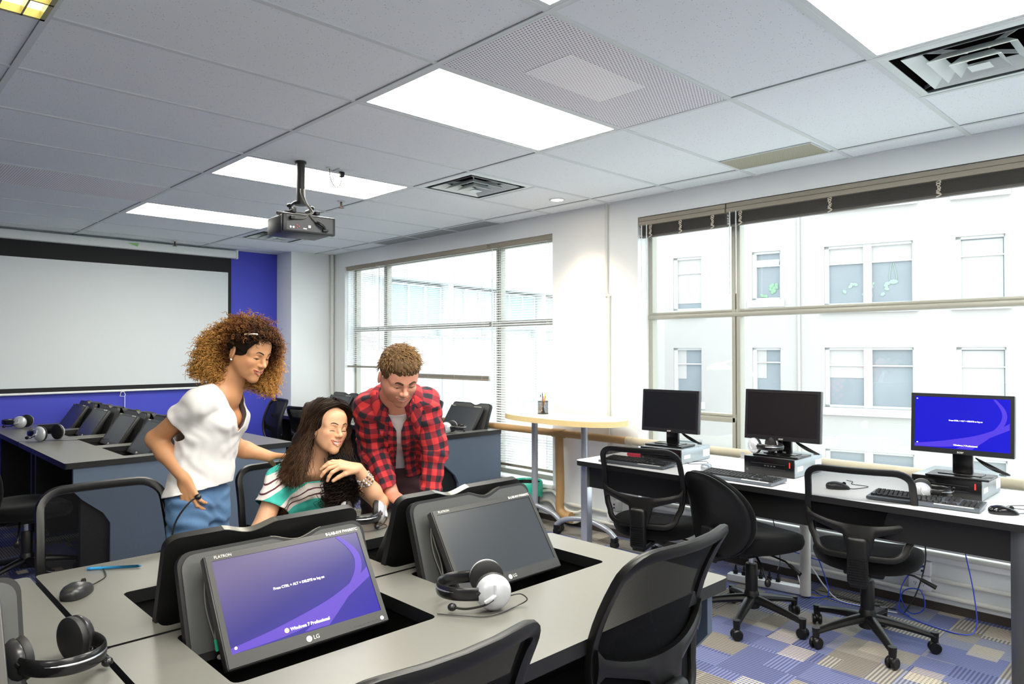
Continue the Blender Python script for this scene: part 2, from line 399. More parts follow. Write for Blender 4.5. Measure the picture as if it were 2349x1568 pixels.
# louvred light top left
def louvre(a, b, label):
    x0, x1, y0, y1 = cell_xy(a, b, b+1); r = thing('ceiling_light', label, 'ceiling light', ((x0+x1)/2, (y0+y1)/2, H))
    hx, hy = (x1-x0)/2, (y1-y0)/2; lv = MB()
    lv.box(-hx, hx, -hy, -hy+.015, -.03, 0); lv.box(-hx, hx, hy-.015, hy, -.03, 0); lv.box(-hx, -hx+.015, -hy, hy, -.03, 0); lv.box(hx-.015, hx, -hy, hy, -.03, 0)
    for i in range(1, 4): lv.box(-hx+i*hx/2-.004, -hx+i*hx/2+.004, -hy, hy, -.03, -.003)
    for i in range(1, 18): lv.box(-hx, hx, -hy+i*hy/9-.003, -hy+i*hy/9+.003, -.03, -.003)
    lv.build('louvre_grid', mat('gold_louvre', 'b9b483', 0.3, metal=0.7), r, smooth=False)
    MB().box(-hx, hx, -hy, hy, -0.002, 0).build('diffuser', M_louv, r, smooth=False)
louvre(1, -2, 'ceiling light with a yellowish louvre grid at the top left corner')
# perforated metal panels
def perf_mat(name, base, dot, pitch, rad, metal=0.0):
    m = mat(name, base, 0.45, metal=metal); N, L, b = nodes(m)
    geo = N.new('ShaderNodeNewGeometry'); sp = N.new('ShaderNodeSeparateXYZ'); L.new(geo.outputs['Position'], sp.inputs[0])
    row = mathn(N, L, 'FLOOR', mathn(N, L, 'MULTIPLY', sp.outputs[1], 1/pitch)); off = mathn(N, L, 'MULTIPLY', mathn(N, L, 'MODULO', row, 2.0), 0.5)
    u = mathn(N, L, 'SUBTRACT', mathn(N, L, 'FRACT', mathn(N, L, 'ADD', mathn(N, L, 'MULTIPLY_ADD', sp.outputs[0], 1/pitch, 100.0), off)), 0.5)
    v = mathn(N, L, 'SUBTRACT', mathn(N, L, 'FRACT', mathn(N, L, 'MULTIPLY_ADD', sp.outputs[1], 1/pitch, 100.0)), 0.5)
    d = mathn(N, L, 'SQRT', mathn(N, L, 'ADD', mathn(N, L, 'MULTIPLY', u, u), mathn(N, L, 'MULTIPLY', v, v)))
    k = mathn(N, L, 'LESS_THAN', d, rad)
    mx = N.new('ShaderNodeMix'); mx.data_type = 'RGBA'; L.new(k, mx.inputs[0]); mx.inputs[6].default_value = srgb(base); mx.inputs[7].default_value = srgb(dot); L.new(mx.outputs[2], b.inputs['Base Color'])
    return m
M_perf = perf_mat('perforated_white_panel', 'e6e6ee', '6b6a7c', 0.0145, 0.28)
M_perfd = perf_mat('perforated_taupe_grille', 'b5b39c', '5c5a48', 0.009, 0.3)
M_perfg = perf_mat('perforated_grey_grille', '8f969b', '5d6468', 0.009, 0.3)
def vent_panel(x0, x1, y0, y1, m, label, name='air_grille', cat='vent', group=None):
    r = thing(name, label, cat, ((x0+x1)/2, (y0+y1)/2, H), group=group); hx, hy = (x1-x0)/2, (y1-y0)/2
    MB().box(-hx, hx, -hy, hy, -0.005, -0.001).build('perforated_face', m, r, smooth=False)
    fr = MB()
    for q in ((-hx-.006, -hx, -hy, hy), (hx, hx+.006, -hy, hy), (-hx, hx, -hy-.006, -hy), (-hx, hx, hy, hy+.006)): fr.box(*q, -.0065, -.001)
    fr.build('frame', M_grid, r, smooth=False); return r, hx, hy
r, hx, hy = vent_panel(*cell_xy(0, 0, 1), M_perf, 'large white perforated ceiling panel beside the middle ceiling light', 'perforated_panel', 'ceiling panel')
MB().box(-0.13, 0.13, -0.3, 0.2, -0.0062, -0.0052).build('backing_patch', perf_mat('perforated_patch', 'f2f2f6', 'a9a8b4', 0.0145, 0.24), r, smooth=False)
vent_panel(*cell_xy(6, -1, 0), M_perf, 'bluish perforated ceiling panel at the left, near the projection screen', 'perforated_panel', 'ceiling panel')
vent_panel(-0.6, -0.04, 2.17, 2.425, M_perfd, 'taupe perforated grille strip in the ceiling above the right-hand window')
for a, lb in ((5, 'grey perforated ceiling grille above the left window, nearest the camera of three'), (6, 'middle one of the three grey perforated ceiling grilles above the left window'), (7, 'grey perforated ceiling grille above the left window, farthest of three')):
    vent_panel(-(a+1)*TA+0.015, -a*TA-0.015, 2*TB+0.012, YW-0.025, M_perfg, lb, group='grey grilles over the left window')
vent_panel(-4*TA+0.02, -3*TA-0.25, -1*TB-0.4, -1*TB-0.03, mat('brown_tile', '6d5f55', 0.7), 'brown ceiling tile at the far left edge of the photo', 'ceiling_tile', 'ceiling tile')
# four-way diffusers
M_diff = mat('white_diffuser_metal', 'dfe8e8', 0.35, var=0.02)
def diffuser(a, b0, b1, label):
    x0, x1, y0, y1 = cell_xy(a, b0, b1); r = thing('air_diffuser', label, 'air vent', ((x0+x1)/2, (y0+y1)/2, H), group='square air diffusers in the ceiling')
    h = (x1-x0)/2
    def ring(ro, zo, ri, zi, t=0.003):
        m = MB()
        for k in range(4):
            m.M = Matrix.Rotation(k*PI/2, 4, 'Z')
            vs = [(-ro, -ro, zo), (ro, -ro, zo), (ri, -ri, zi), (-ri, -ri, zi)]
            m._add(vs+[(p[0], p[1], p[2]-t) for p in vs], [[0, 1, 2, 3], [7, 6, 5, 4], [0, 4, 5, 1], [2, 6, 7, 3]])
        m.M = Matrix.Identity(4); return m
    ring(h, -0.001, h-0.035, -0.004).build('frame', M_diff, r, smooth=False)
    for ro, ri, z in ((0.222, 0.172, -0.004), (0.150, 0.108, -0.016), (0.088, 0.055, -0.027)):
        ring(ro, z, ri, z+0.034).build('louvre', M_diff, r, smooth=False)
    c = MB(); c._add([(-.038, -.038, -0.034), (.038, -.038, -0.034), (.038, .038, -0.034), (-.038, .038, -0.034), (0, 0, -.012)], [[3, 2, 1, 0], [0, 1, 4], [1, 2, 4], [2, 3, 4], [3, 0, 4]]); c.build('centre_cone', M_diff, r, smooth=False)
    w = MB()
    for k in range(4):
        w.M = Matrix.Rotation(k*PI/2+PI/4, 4, 'Z'); w.box(-.002, .002, 0.05, 0.39, 0.02, 0.035)
    w.build('cross_brace', M_diff, r, smooth=False)
diffuser(3, 1.0, 1.5, 'square louvred air diffuser in the ceiling right of the projector, above the left window')
diffuser(8, 1.0, 1.5, 'square air diffuser in the far ceiling, partly hidden by the projector')
diffuser(-2, 1.0, 1.5, 'large-looking square air diffuser at the top right edge of the photo')
# recessed downlight (lit)
r = thing('downlight', 'small round lit downlight in the ceiling over the round table', 'downlight', (-2.03, 2.27, H))
MB().tube([(0.054*math.cos(2*PI*k/28), 0.054*math.sin(2*PI*k/28), -0.003) for k in range(28)], 0.008, seg=8, closed=True, flat=0.35, up=(0, 0, 1)).build('trim_ring', M_grid, r)
MB().cyl((0, 0, -0.003), (0, 0, -0.001), 0.046).build('lamp', mat('downlight_lamp', 'ffffff', 0.3, emit='ffd9b0', es=14), r)
_sl = bpy.data.lights.new('downlight_spot', 'SPOT'); _sl.energy = 20; _sl.color = (1.0, 0.74, 0.5); _sl.spot_size = 1.6; _sl.spot_blend = 0.8; _sl.shadow_soft_size = 0.05
_so = bpy.data.objects.new('downlight_spot', _sl); COL.objects.link(_so); _so.location = (-2.03, 2.27, H-0.02); _so['label'] = 'light of the small round downlight over the round table'; _so.rotation_euler = (math.radians(8), 0, 0)
# sprinklers
def sprinkler(x, y, label):
    r = thing('sprinkler', label, 'sprinkler', (x, y, H), group='ceiling sprinklers')
    MB().cyl((0, 0, 0), (0, 0, -0.006), 0.03).build('escutcheon', M_grid, r)
    MB().cyl((0, 0, -.006), (0, 0, -.05), 0.008, seg=10).cyl((0, 0, -.05), (0, 0, -.053), 0.024, seg=12).build('head', mat('brass_sprinkler', '5a463a', 0.4, metal=0.5), r)
sprinkler(-6.2, 0.88, 'small brass sprinkler head hanging over the projection screen')
sprinkler(-3.22, 1.1, 'small sprinkler head in the ceiling behind the projector')
# thin conduit down the wall between the windows, corner conduit
M_cond = mat('painted_conduit', 'd9dad6', 0.45, var=0.02)
c = MB().tube([(-1.86, YW-0.014, H-0.005), (-1.86, YW-0.014, 1.9), (-1.84, YW-0.014, 1.86), (-1.84, YW-0.014, 0.32)], 0.011).build('wall_conduit', M_cond)
MB().box(-1.88, -1.82, YW-0.02, YW, 1.86, 1.872).build('clip', M_cond, c)
tag(c, 'thin vertical painted conduit on the pale wall between the two windows', 'conduit')
tag(MB().tube([(-6.04, YW-0.03, H-0.003), (-6.04, YW-0.03, 0.1)], 0.022, seg=12).build('wall_conduit', M_cond), 'vertical painted conduit in the corner left of the blinds', 'conduit')

# window blinds ---------------------------------------------------
def blind_closed(x0, x1, ztop, zbot, label, tail):
    r = thing('window_blind', label, 'blind', ((x0+x1)/2, YW+0.045, ztop), group='white venetian blinds of the left window'); hx = (x1-x0)/2-0.006
    MB().box(-hx, hx, -0.028, 0.028, -0.045, 0, bev=0.002).build('head_rail', M_blind, r)
    z = -0.06; zb = zbot-ztop; s = MB(); n = 0
    while z > zb+0.05:
        ang = 0.34; c, sn = math.cos(ang)*0.0125, math.sin(ang)*0.0125
        vs = [(-hx, -c, z-sn), (hx, -c, z-sn), (hx, 0, z+0.0015), (-hx, 0, z+0.0015), (hx, c, z+sn), (-hx, c, z+sn)]
        s._add(vs, [[0, 1, 2, 3], [3, 2, 4, 5]]); z -= 0.0225; n += 1
    s.build('slats', M_slat, r)
    b = MB().box(-hx, hx, -0.013, 0.013, zb+0.02, zb+0.036, bev=0.003)
    for k in range(tail): b.box(-hx, hx, -0.014, 0.012, zb+0.0375+k*0.0035, zb+0.0395+k*0.0035)
    b.build('bottom_rail', M_blind, r)
    cords = MB(); nx = max(2, int(2*hx/0.45)+1)
    for i in range(nx):
        xx = -hx+0.09+i*(2*hx-0.18)/(nx-1)
        for yy in (-0.014, 0.014): cords.box(xx-0.0012, xx+0.0012, yy-0.0006, yy+0.0006, zb+0.03, -0.04)
    cords.build('ladder_cords', mat('cord_white', 'd9d6cc', 0.8), r, smooth=False)
    w = MB().cyl((-hx+0.04, -0.03, -0.05), (-hx+0.04, -0.032, -1.0), 0.004, seg=6).build('tilt_wand', mat('clear_wand', 'd9dedf', 0.2), r)
    return r
blind_closed(-5.80, -5.16, 2.43, 1.22, 'narrow white venetian blind in the leftmost bay of the left window', 2)
blind_closed(-5.14, -3.29, 2.43, 1.13, 'wide half-lowered venetian blind in the middle bay behind the man', 9)
blind_closed(-3.27, -2.452, 2.43, 0.37, 'venetian blind lowered almost to the sill behind the round table', 2)
def blind_open(x0, x1, ztop, label):
    r = thing('window_blind', label, 'blind', ((x0+x1)/2, YW+0.035, ztop), group='raised blinds of the right window'); hx = (x1-x0)/2-0.004
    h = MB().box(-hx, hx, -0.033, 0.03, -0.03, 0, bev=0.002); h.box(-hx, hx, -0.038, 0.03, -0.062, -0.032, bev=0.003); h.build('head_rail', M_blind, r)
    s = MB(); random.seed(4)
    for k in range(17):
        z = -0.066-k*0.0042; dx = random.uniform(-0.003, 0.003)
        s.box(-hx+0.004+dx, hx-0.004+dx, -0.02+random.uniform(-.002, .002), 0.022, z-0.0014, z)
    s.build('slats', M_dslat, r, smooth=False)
    MB().box(-hx, hx, -0.018, 0.02, -0.152, -0.139, bev=0.003).build('bottom_rail', M_dslat, r)
    n = max(3, int(2*hx/0.62)+1)
    for i in range(n):
        l = MB(); xx = -hx+0.1+i*(2*hx-0.2)/(n-1)
        l.tube(spline([(xx+0.012*math.sin(q*2.1), -0.026-0.003*math.cos(q*3), -0.06-0.0115*q) for q in range(9)], 3), 0.0035, seg=5)
        l.tube(spline([(xx+0.014*math.cos(q*2.7), -0.026, -0.06-0.0115*q) for q in range(9)], 3), 0.003, seg=5)
        l.build('ladder_cord', mat('cord_cream', 'cfc8b8', 0.8), r)
    w = MB()
    for k in (0.03, 0.075): w.cyl((-hx+k, -0.04, -0.06), (-hx+k, -0.042, -0.62), 0.004, seg=6)
    w.build('tilt_wand', mat('clear_wand', 'd9dedf', 0.2), r)
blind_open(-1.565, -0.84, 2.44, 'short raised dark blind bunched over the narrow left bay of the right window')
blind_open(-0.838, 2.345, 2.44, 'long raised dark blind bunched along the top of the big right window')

# pipes ------------------------------------------------------------
M_pipeb = mat('tan_painted_pipe', 'b28d5c', 0.5, var=0.1, scale=6); M_pipew = mat('white_painted_pipe', 'e3e3dc', 0.45, var=0.03)
p = MB(); yy = YW-0.075; zz = 0.755
p.cyl((-5.9, yy, zz), (-1.60, yy, zz), 0.03, seg=16)
p.tube(spline([(-2.33, yy+0.02, zz-0.02), (-2.31, yy, zz-0.12), (-2.3, yy, 0.3), (-2.3, yy-0.005, 0.15), (-2.26, yy-0.01, 0.1), (-2.19, yy-0.01, 0.085)], 6), 0.035, seg=14)
p.cyl((-2.21, yy-0.01, 0.085), (-2.17, yy-0.01, 0.085), 0.045, seg=16); p.cyl((-2.38, yy, zz), (-2.25, yy, zz), 0.036, seg=16)
tag(p.build('heating_pipe', M_pipeb), 'tan painted wall pipe with an elbow down to the floor, behind the oval table', 'pipe')
p = MB().cyl((-1.60, yy, zz), (2.8, yy, zz), 0.03, seg=16); p.cyl((-1.62, yy, zz), (-1.56, yy, zz), 0.034)
o = p.build('heating_pipe', mat('cream_painted_pipe', 'c9c0a8', 0.5, var=0.08, scale=6)); tag(o, 'cream pipe running along the bottom of the right window behind the computers', 'pipe')
p = MB()
for dz, dx in ((0.0, 0.0), (0.085, 0.03)):
    p.tube(spline([(-3.0, YW-0.03, 0.13+dz), (-2.66, YW-0.03, 0.13+dz), (-2.5+dx, YW-0.03, 0.17+dz), (-2.42+dx, YW-0.03, 0.15+dz), (-2.3+dx, YW-0.05, 0.055+dz), (-2.18+dx, YW-0.05, 0.04+dz), (-2.06+dx, YW-0.03, 0.09+dz), (-1.9, YW-0.03, 0.09+dz), (2.6, YW-0.03, 0.09+dz)], 8), 0.013, seg=10)
tag(p.build('wall_conduit', M_pipew), 'pair of white conduits running low along the wall and bending round the tan elbow', 'conduit')
p = MB(); 
for k, (zc, rr) in enumerate(((0.36, 0.02), (0.315, 0.016))): p.cyl((-1.5, YW-0.045+0.02*k, zc), (2.6, YW-0.045+0.02*k, zc), rr, seg=12)
tag(p.build('radiator_pipe', M_pipew), 'two white pipes along the window ledge under the computer table', 'pipe')
# ================================================================ OUTSIDE
M_stucco = mat('pale_stucco_wall', 'b3afab', 0.85, var=0.03, scale=2.5, bump=0.3, bscale=12)
M_trimw = mat('white_window_trim', 'cacac8', 0.5, var=0.01)
M_extgl = mat('facade_glass', '8a9196', 0.45, var=0.15, scale=1.3)
M_curt = mat('pale_window_shade', 'bab7b4', 0.7, var=0.03)
M_dark = mat('room_behind_glass', '8394a2', 0.5, var=0.3, scale=1.5)
def facade():
    ex = Vector((0.976, 0.216, 0)); ang = math.atan2(ex.y, ex.x)
    root = thing('building', 'pale stuccoed building with rows of sash windows across the street, seen through the right window', 'building', (-7.065, 19.811, 0), ang)
    k = 1.25
    def Z(z): return 1.44+(z-1.44)*k
    cols = [('a', -3.86, -3.09), ('b', -1.78, -1.09), ('c', -0.08, 1.78), ('d', 2.6, 3.5)]
    extra = [('e', 4.6, 5.5)]
    wins = []
    for row in range(-2, 3):
        zt = Z(1.49)+row*3.02
        for n, s0, s1 in cols+extra: wins.append((n, row, s0*k, s1*k, zt, zt-(1.22*k if n in 'bf' else 1.42*k)))
    x0, x1, zb, ztp = -6.0, 9.5, -6.0, 9.5
    # wall as strips around the openings, 0.22 deep
    xs = sorted(set([x0, x1]+[w[2] for w in wins]+[w[3] for w in wins])); m = MB()
    for i in range(len(xs)-1):
        a, b = xs[i], xs[i+1]; hs = sorted([(w[5], w[4]) for w in wins if w[2] <= a+1e-6 and w[3] >= b-1e-6]); z = zb
        for h0, h1 in hs: m.box(a, b, 0, 0.3, z, h0); z = h1
        m.box(a, b, 0, 0.3, z, ztp)
    m.box(x0, x1, 0.3, 0.5, zb, ztp); m.box(x0, x0+0.3, 0.5, 8, zb, ztp)
    m.build('wall', M_stucco, root, smooth=False)
    for n, row, a, b, zt, z0 in wins:
        if row in (-2,) and n in 'ef': continue
        f = MB(); w = 0.07; mids = [(a+b)/2] if n == 'c' else []
        f.box(a, b, 0.07, 0.2, zt-w, zt); f.box(a, b, 0.07, 0.2, z0, z0+w); f.box(a, a+w+0.05, 0.07, 0.2, z0, zt); f.box(b-w*0.4, b, 0.07, 0.2, z0, zt)
        for c in mids: f.box(c-0.11, c+0.11, 0.05, 0.2, z0, zt)
        tz = zt-(zt-z0)*0.30
        f.box(a, b, 0.1, 0.19, tz-0.02, tz+0.02)
        f.box(a-0.12, b+0.12, -0.1, 0.2, z0-0.22, z0)
        fr = f.build('window', M_trimw, root, smooth=False)
        MB().box(a, b, 0.165, 0.175, z0, zt).build('pane', M_extgl, fr, smooth=False)
        key = (n, row)
        sh = MB(); on = False
        if key == ('d', 0) or key == ('d', 1): sh.box(a+0.1, b-0.05, 0.15, 0.162, z0+0.05, zt-0.1); on = True
        elif key == ('c', 0): sh.box(a+0.1, (a+b)/2-0.12, 0.15, 0.162, zt-0.9, zt-0.07); on = True
        elif n == 'c' and row == 1: sh.box(a+0.1, b-0.04, 0.15, 0.162, tz, zt-0.07); on = True
        elif n == 'a' and row == 1: sh.box(a+0.1, b-0.04, 0.15, 0.162, tz-1.0, zt-0.07); on = True
        elif n in 'ab' and row == 0: sh.box(a+0.12, a+0.4, 0.15, 0.162, tz-0.5, zt-0.07); on = True
        if on: sh.build('shade', M_curt, fr, smooth=False)
        if key == ('b', 1):
            t = MB(); t.at((0, 0.1, tz), (-0.45, 0, 0)); t.box(a+0.1, b-0.06, -0.03, 0, 0.02, 0.42)
            t.build('open_sash', M_trimw, fr, smooth=False)
            p = MB(); random.seed(2)
            for q in range(16): p.ell((a+0.62+random.uniform(-.1, .1), 0.15, z0+0.3+random.uniform(-.1, .18)), (0.05, 0.01, 0.06), (0, random.uniform(-1, 1), 0), 8, 6)
            for q in range(8): p.ell((a+0.3+random.uniform(-.12, .12), 0.15, z0+0.12+random.uniform(-.03, .05)), (0.05, 0.01, 0.04), (0, random.uniform(-1, 1), 0), 8, 6)
            p.build('potted_plant', mat('pale_leaf', '86a88c', 0.6), fr)
        if key == ('c', 1):
            p = MB(); random.seed(5)
            for q in range(14): p.ell((a+1.1+random.uniform(-.6, .6), 0.152, z0+0.3+random.uniform(-.1, .35)), (0.07, 0.01, 0.05), (0, random.uniform(-1, 1), 0), 8, 6)
            p.tube(spline([(b-0.55, 0.15, tz-0.05), (b-0.6, 0.15, tz-0.5), (b-0.5, 0.15, tz-0.55), (b-0.42, 0.15, tz-0.5), (b-0.5, 0.15, tz-0.05)], 5), 0.012, seg=5)
            p.ell((b-0.5, 0.15, tz-0.6), (0.12, 0.01, 0.07), (0, 0, 0), 10, 6)
            p.build('potted_plant', mat('pale_leaf2', '98ab9e', 0.6), fr)
    MB().cyl((-0.82, -0.05, zb), (-0.82, -0.05, ztp), 0.045, seg=10).build('drain_pipe', M_stucco, root)
    return root
facade()
# street lamp by the pale facade
r = thing('wall_lamp', 'white curved street lamp with a domed head outside the right window', 'lamp', (-4.62, 9.2, 0))
MB().tube(spline([(0.62, 0.2, -2.0), (0.62, 0.1, 0.6), (0.6, 0, 1.05), (0.45, 0, 1.24), (0.2, 0, 1.25), (0.02, 0, 1.2)], 6), 0.014, seg=8).build('bracket', M_trimw, r)
MB().lathe([(0.0, 0.09), (0.1, 0.07), (0.2, 0.0), (0.2, -0.03), (0.1, -0.05), (0, -0.05)], 20, (0, 0, 1.14)).build('dome', M_trimw, r)
def building2():
    ex = Vector((-0.157, 0.988, 0)); ang = math.atan2(ex.y, ex.x)
    r = thing('building', 'modern white building with teal glass bays, seen through the blinds of the left window', 'building', (-10.067, 6.275, 0), ang)
    M_w2 = mat('white_cladding', 'd9dcdb', 0.6, var=0.02); M_t = mat('teal_glass_bay', 'c6d3d4', 0.15, var=0.1, scale=0.8); M_t2 = mat('dark_teal_glass', 'adbfc2', 0.15, var=0.15, scale=0.9)
    m = MB(); m.box(-1.2, 10.4, 0.25, 4.5, -6, 2.86); m.box(-1.6, 10.6, -0.25, 4.7, 2.86, 3.05); m.build('wall', M_w2, r, smooth=False)
    for i, (a, b) in enumerate(((0.05, 1.5), (1.75, 3.3), (3.4, 5.0), (5.3, 7.0), (7.3, 9.0), (9.25, 10.3))):
        for z0, z1, mm in ((1.95, 2.8, M_t2 if i % 2 == 0 else M_t), (0.2, 1.75, M_t), (-2.2, -0.3, M_t)):
            w = MB().box(a, b, 0.12, 0.25, z0, z1).build('window', mm, r, smooth=False)
            f = MB(); n = 3
            for k in range(n+1): xx = a+(b-a)*k/n; f.box(xx-0.02, xx+0.02, 0.08, 0.13, z0, z1)
            f.box(a, b, 0.08, 0.13, z1-0.03, z1); f.box(a, b, 0.08, 0.13, z0, z0+0.03); f.build('glazing_bar', M_w2, w, smooth=False)
    for s in (1.62, 5.15, 9.15): MB().box(s-0.08, s+0.08, -0.1, 0.25, -6, 2.86).build('column', M_w2, r, smooth=False)
building2()
tag(MB().box(-40, 30, YW+1.5, 45, -6.2, -6.0).build('street', mat('pale_pavement', 'd0ceca', 0.9), smooth=False), kind='structure')
# ================================================================ DESKS, STATIONS, CHAIRS
M_lam = mat('grey_laminate', '696863', 0.32, var=0.05, scale=60)
M_lamb = mat('blue_grey_laminate', '515e70', 0.5, var=0.03, scale=20)
M_edge = mat('black_edge_band', '08080a', 0.5, var=0.1)
M_blk = mat('black_panel', '050506', 0.5, var=0.1)
M_lid = mat('dark_grey_lid', '434444', 0.42, var=0.04, scale=40)
M_lidp = mat('graphite_plastic', '2b2c2e', 0.4, var=0.08)
DEPTH = 0.752
def desk(name_label, loc, rz, width=1.54, panels=(0, 1), depth=DEPTH, holes=2):
    r = thing('computer_desk', name_label, 'desk', loc, rz)
    hs = [(0.15, 0.69), (0.85, 1.39)] if width > 1.5 else [(0.12, 0.66), (0.82, 1.36)]
    hp = [rrect(a, b, 0.365, 0.715, 0.02, 3)[::-1] for a, b in hs[:holes]]
    w = width-0.003
    top = MB(); top.mi = 0
    top.prism(rrect(0.002, w, 0, depth-0.002, 0.018, 3), 0.703, 0.74, holes=hp, side_mi=1)
    top.build('desktop', [M_lam, M_edge], r, ang=30)
    pn = [(0.05, 0.703), (0.05, 0.56), (0.10, 0.50), (0.22, 0.40), (0.26, 0.33), (0.26, 0.02), (depth-0.01, 0.02), (depth-0.01, 0.703)]
    for p in panels:
        xx = (0.012, 0.04) if p == 0 else (w-0.04, w-0.012)
        MB().prism(pn, xx[0], xx[1], axis='x').build('end_panel', M_lamb, r, smooth=False)
    MB().box(0.045, w-0.045, depth-0.06, depth-0.04, 0.1, 0.70).build('modesty_panel', M_blk, r, smooth=False)
    for px in (0.05, w-0.1): MB().box(px, px+0.05, 0.10, depth-0.06, 0.02, 0.70).build('pedestal_shade_panel', M_blk, r, smooth=False)  # posts widened to full-depth black panels, standing in for under-desk shade
    for a, b in hs[:holes]:
        t = MB(); t.box(a-0.01, b+0.01, 0.34, 0.352, 0.46, 0.702); t.box(a-0.01, b+0.01, 0.72, 0.73, 0.46, 0.702)
        t.box(a-0.022, a-0.01, 0.34, 0.73, 0.46, 0.702); t.box(b+0.01, b+0.022, 0.34, 0.73, 0.46, 0.702); t.box(a-0.01, b+0.01, 0.34, 0.73, 0.45, 0.46)
        t.build('monitor_well', M_blk, r, smooth=False)
    return r, hs
LIDW = 0.53
def tiltframe(y0, z0, y1, z1):
    # local frame: x along width, v up along the slope, n out towards the user (-y)
    v = Vector((0, y1-y0, z1-z0)); h = v.length; v.normalize(); n = Vector((1, 0, 0)).cross(v)
    M = Matrix(((1, 0, 0, 0), (0, v.y, n.y, y0), (0, v.z, n.z, z0), (0, 0, 0, 1)))
    return M, h
def lid(desk_root, cx, ztop=0.958, hx=0.0):
    # flip-up lid: hinged at the back of the well
    M, h = tiltframe(0.635, 0.69, 0.728, ztop); hw = LIDW/2+hx
    def outline(inset, zb=0.0):
        a = hw-inset; t = h-inset; rr = 0.035
        pts = [(-a, zb)]+[(a, zb)]
        for i in range(6): an = math.radians(90*i/5); pts.append((a-rr+rr*math.cos(an), t-rr+rr*math.sin(an)))
        for i in range(13): u = i/12; pts.append((0.13-0.15*u, t-0.019*math.sin(PI*u)**1.5*(1 if inset < 0.005 else 1.1)))
        for i in range(6): an = math.radians(90+90*i/5); pts.append((-a+rr+rr*math.cos(an), t-rr+rr*math.sin(an)))
        return pts
    m = MB(); m.M = M; m.prism(outline(0), -0.024, 0.0)
    o = m.build('flip_lid', M_blk, desk_root, ang=30); o.location.x = cx
    m = MB(); m.M = M; m.prism(outline(0.009, 0.02), -0.0005, 0.0035); q = m.build('grey_face', M_lid, o, ang=30)
    m = MB(); m.M = M; m.tube([(0.13-0.15*u/12, h-0.019*math.sin(PI*u/12)**1.5+0.001, -0.012) for u in range(13)], 0.0115, seg=6, flat=0.12, up=(0, 0, 1)) if False else m.prism([(0.13-0.15*u/12, h-0.019*math.sin(PI*u/12)**1.5+0.0006) for u in range(13)]+[(0.13-0.15*u/12, h-0.019*math.sin(PI*u/12)**1.5-0.001) for u in range(12, -1, -1)], -0.022, 0.001)
    m.build('handle_strip', mat('bright_handle_metal', '6e6c64', 0.3, metal=0.7), o)
    return o
M_scroff = mat('glossy_dark_screen', '23282e', 0.3, var=0.02, spec=0.6)
M_lgb = mat('grey_monitor_bezel', '2e2e2d', 0.38, var=0.04)
M_white_em = mat('screen_white_text', 'ffffff', 0.5, emit='f4f4ff', es=0.45)
def screen_mat(name, c0, c1, c2, es, gd):
    m = mat(name, '101010', 0.25, spec=0.25); N, L, b = nodes(m)
    tc = N.new('ShaderNodeTexCoord'); sp = N.new('ShaderNodeSeparateXYZ'); L.new(tc.outputs['Generated'], sp.inputs[0])
    f = mathn(N, L, 'ADD', mathn(N, L, 'MULTIPLY', sp.outputs[0], gd[0]), mathn(N, L, 'MULTIPLY_ADD', sp.outputs[2], gd[1], gd[2]))
    r = N.new('ShaderNodeValToRGB'); r.color_ramp.elements[0].color = srgb(c0); r.color_ramp.elements[1].color = srgb(c2); e = r.color_ramp.elements.new(0.5); e.color = srgb(c1)
    L.new(f, r.inputs[0]); L.new(r.outputs[0], b.inputs['Emission Color']); b.inputs['Emission Strength'].default_value = es; b.inputs['Base Color'].default_value = (0.005, 0.005, 0.01, 1)
    for l in list(b.inputs['Base Color'].links): L.remove(l)
    return m
M_scrA = screen_mat('violet_screen_painted_veil', '7c7098', '3c3490', '2a1aae', 0.45, (0.45, -0.75, 0.6))  # pale end of the gradient paints the reflected veil at top left
M_scrB = screen_mat('logon_screen_blue', '0a06d8', '0a05d6', '0c06e0', 0.43, (1, 0, 0))
def swoosh(W, Hh, M, parent, m):
    # two crossing light ribbons of the log-on picture
    def ribbon(P0, P1, name, z):
        a = spline([(p[0]*W, p[1]*Hh, z) for p in P0], 8); b = spline([(p[0]*W, p[1]*Hh, z) for p in P1], 8)
        q = MB(); q.M = M; q.sheet([a, b]); return q.build(name, m, parent, smooth=False)
    ribbon([(-0.5, -0.44), (-0.2, -0.36), (0.15, -0.22), (0.38, -0.06), (0.495, 0.05)], [(-0.5, -0.5), (-0.15, -0.47), (0.12, -0.38), (0.38, -0.17), (0.495, -0.07)], 'picture_ribbon', 0.0012)
    ribbon([(0.33, 0.49), (0.40, 0.32), (0.42, 0.15), (0.36, -0.05), (0.2, -0.27), (-0.05, -0.49)], [(0.36, 0.49), (0.445, 0.32), (0.47, 0.15), (0.42, -0.05), (0.28, -0.27), (0.12, -0.49)], 'picture_ribbon', 0.0016)
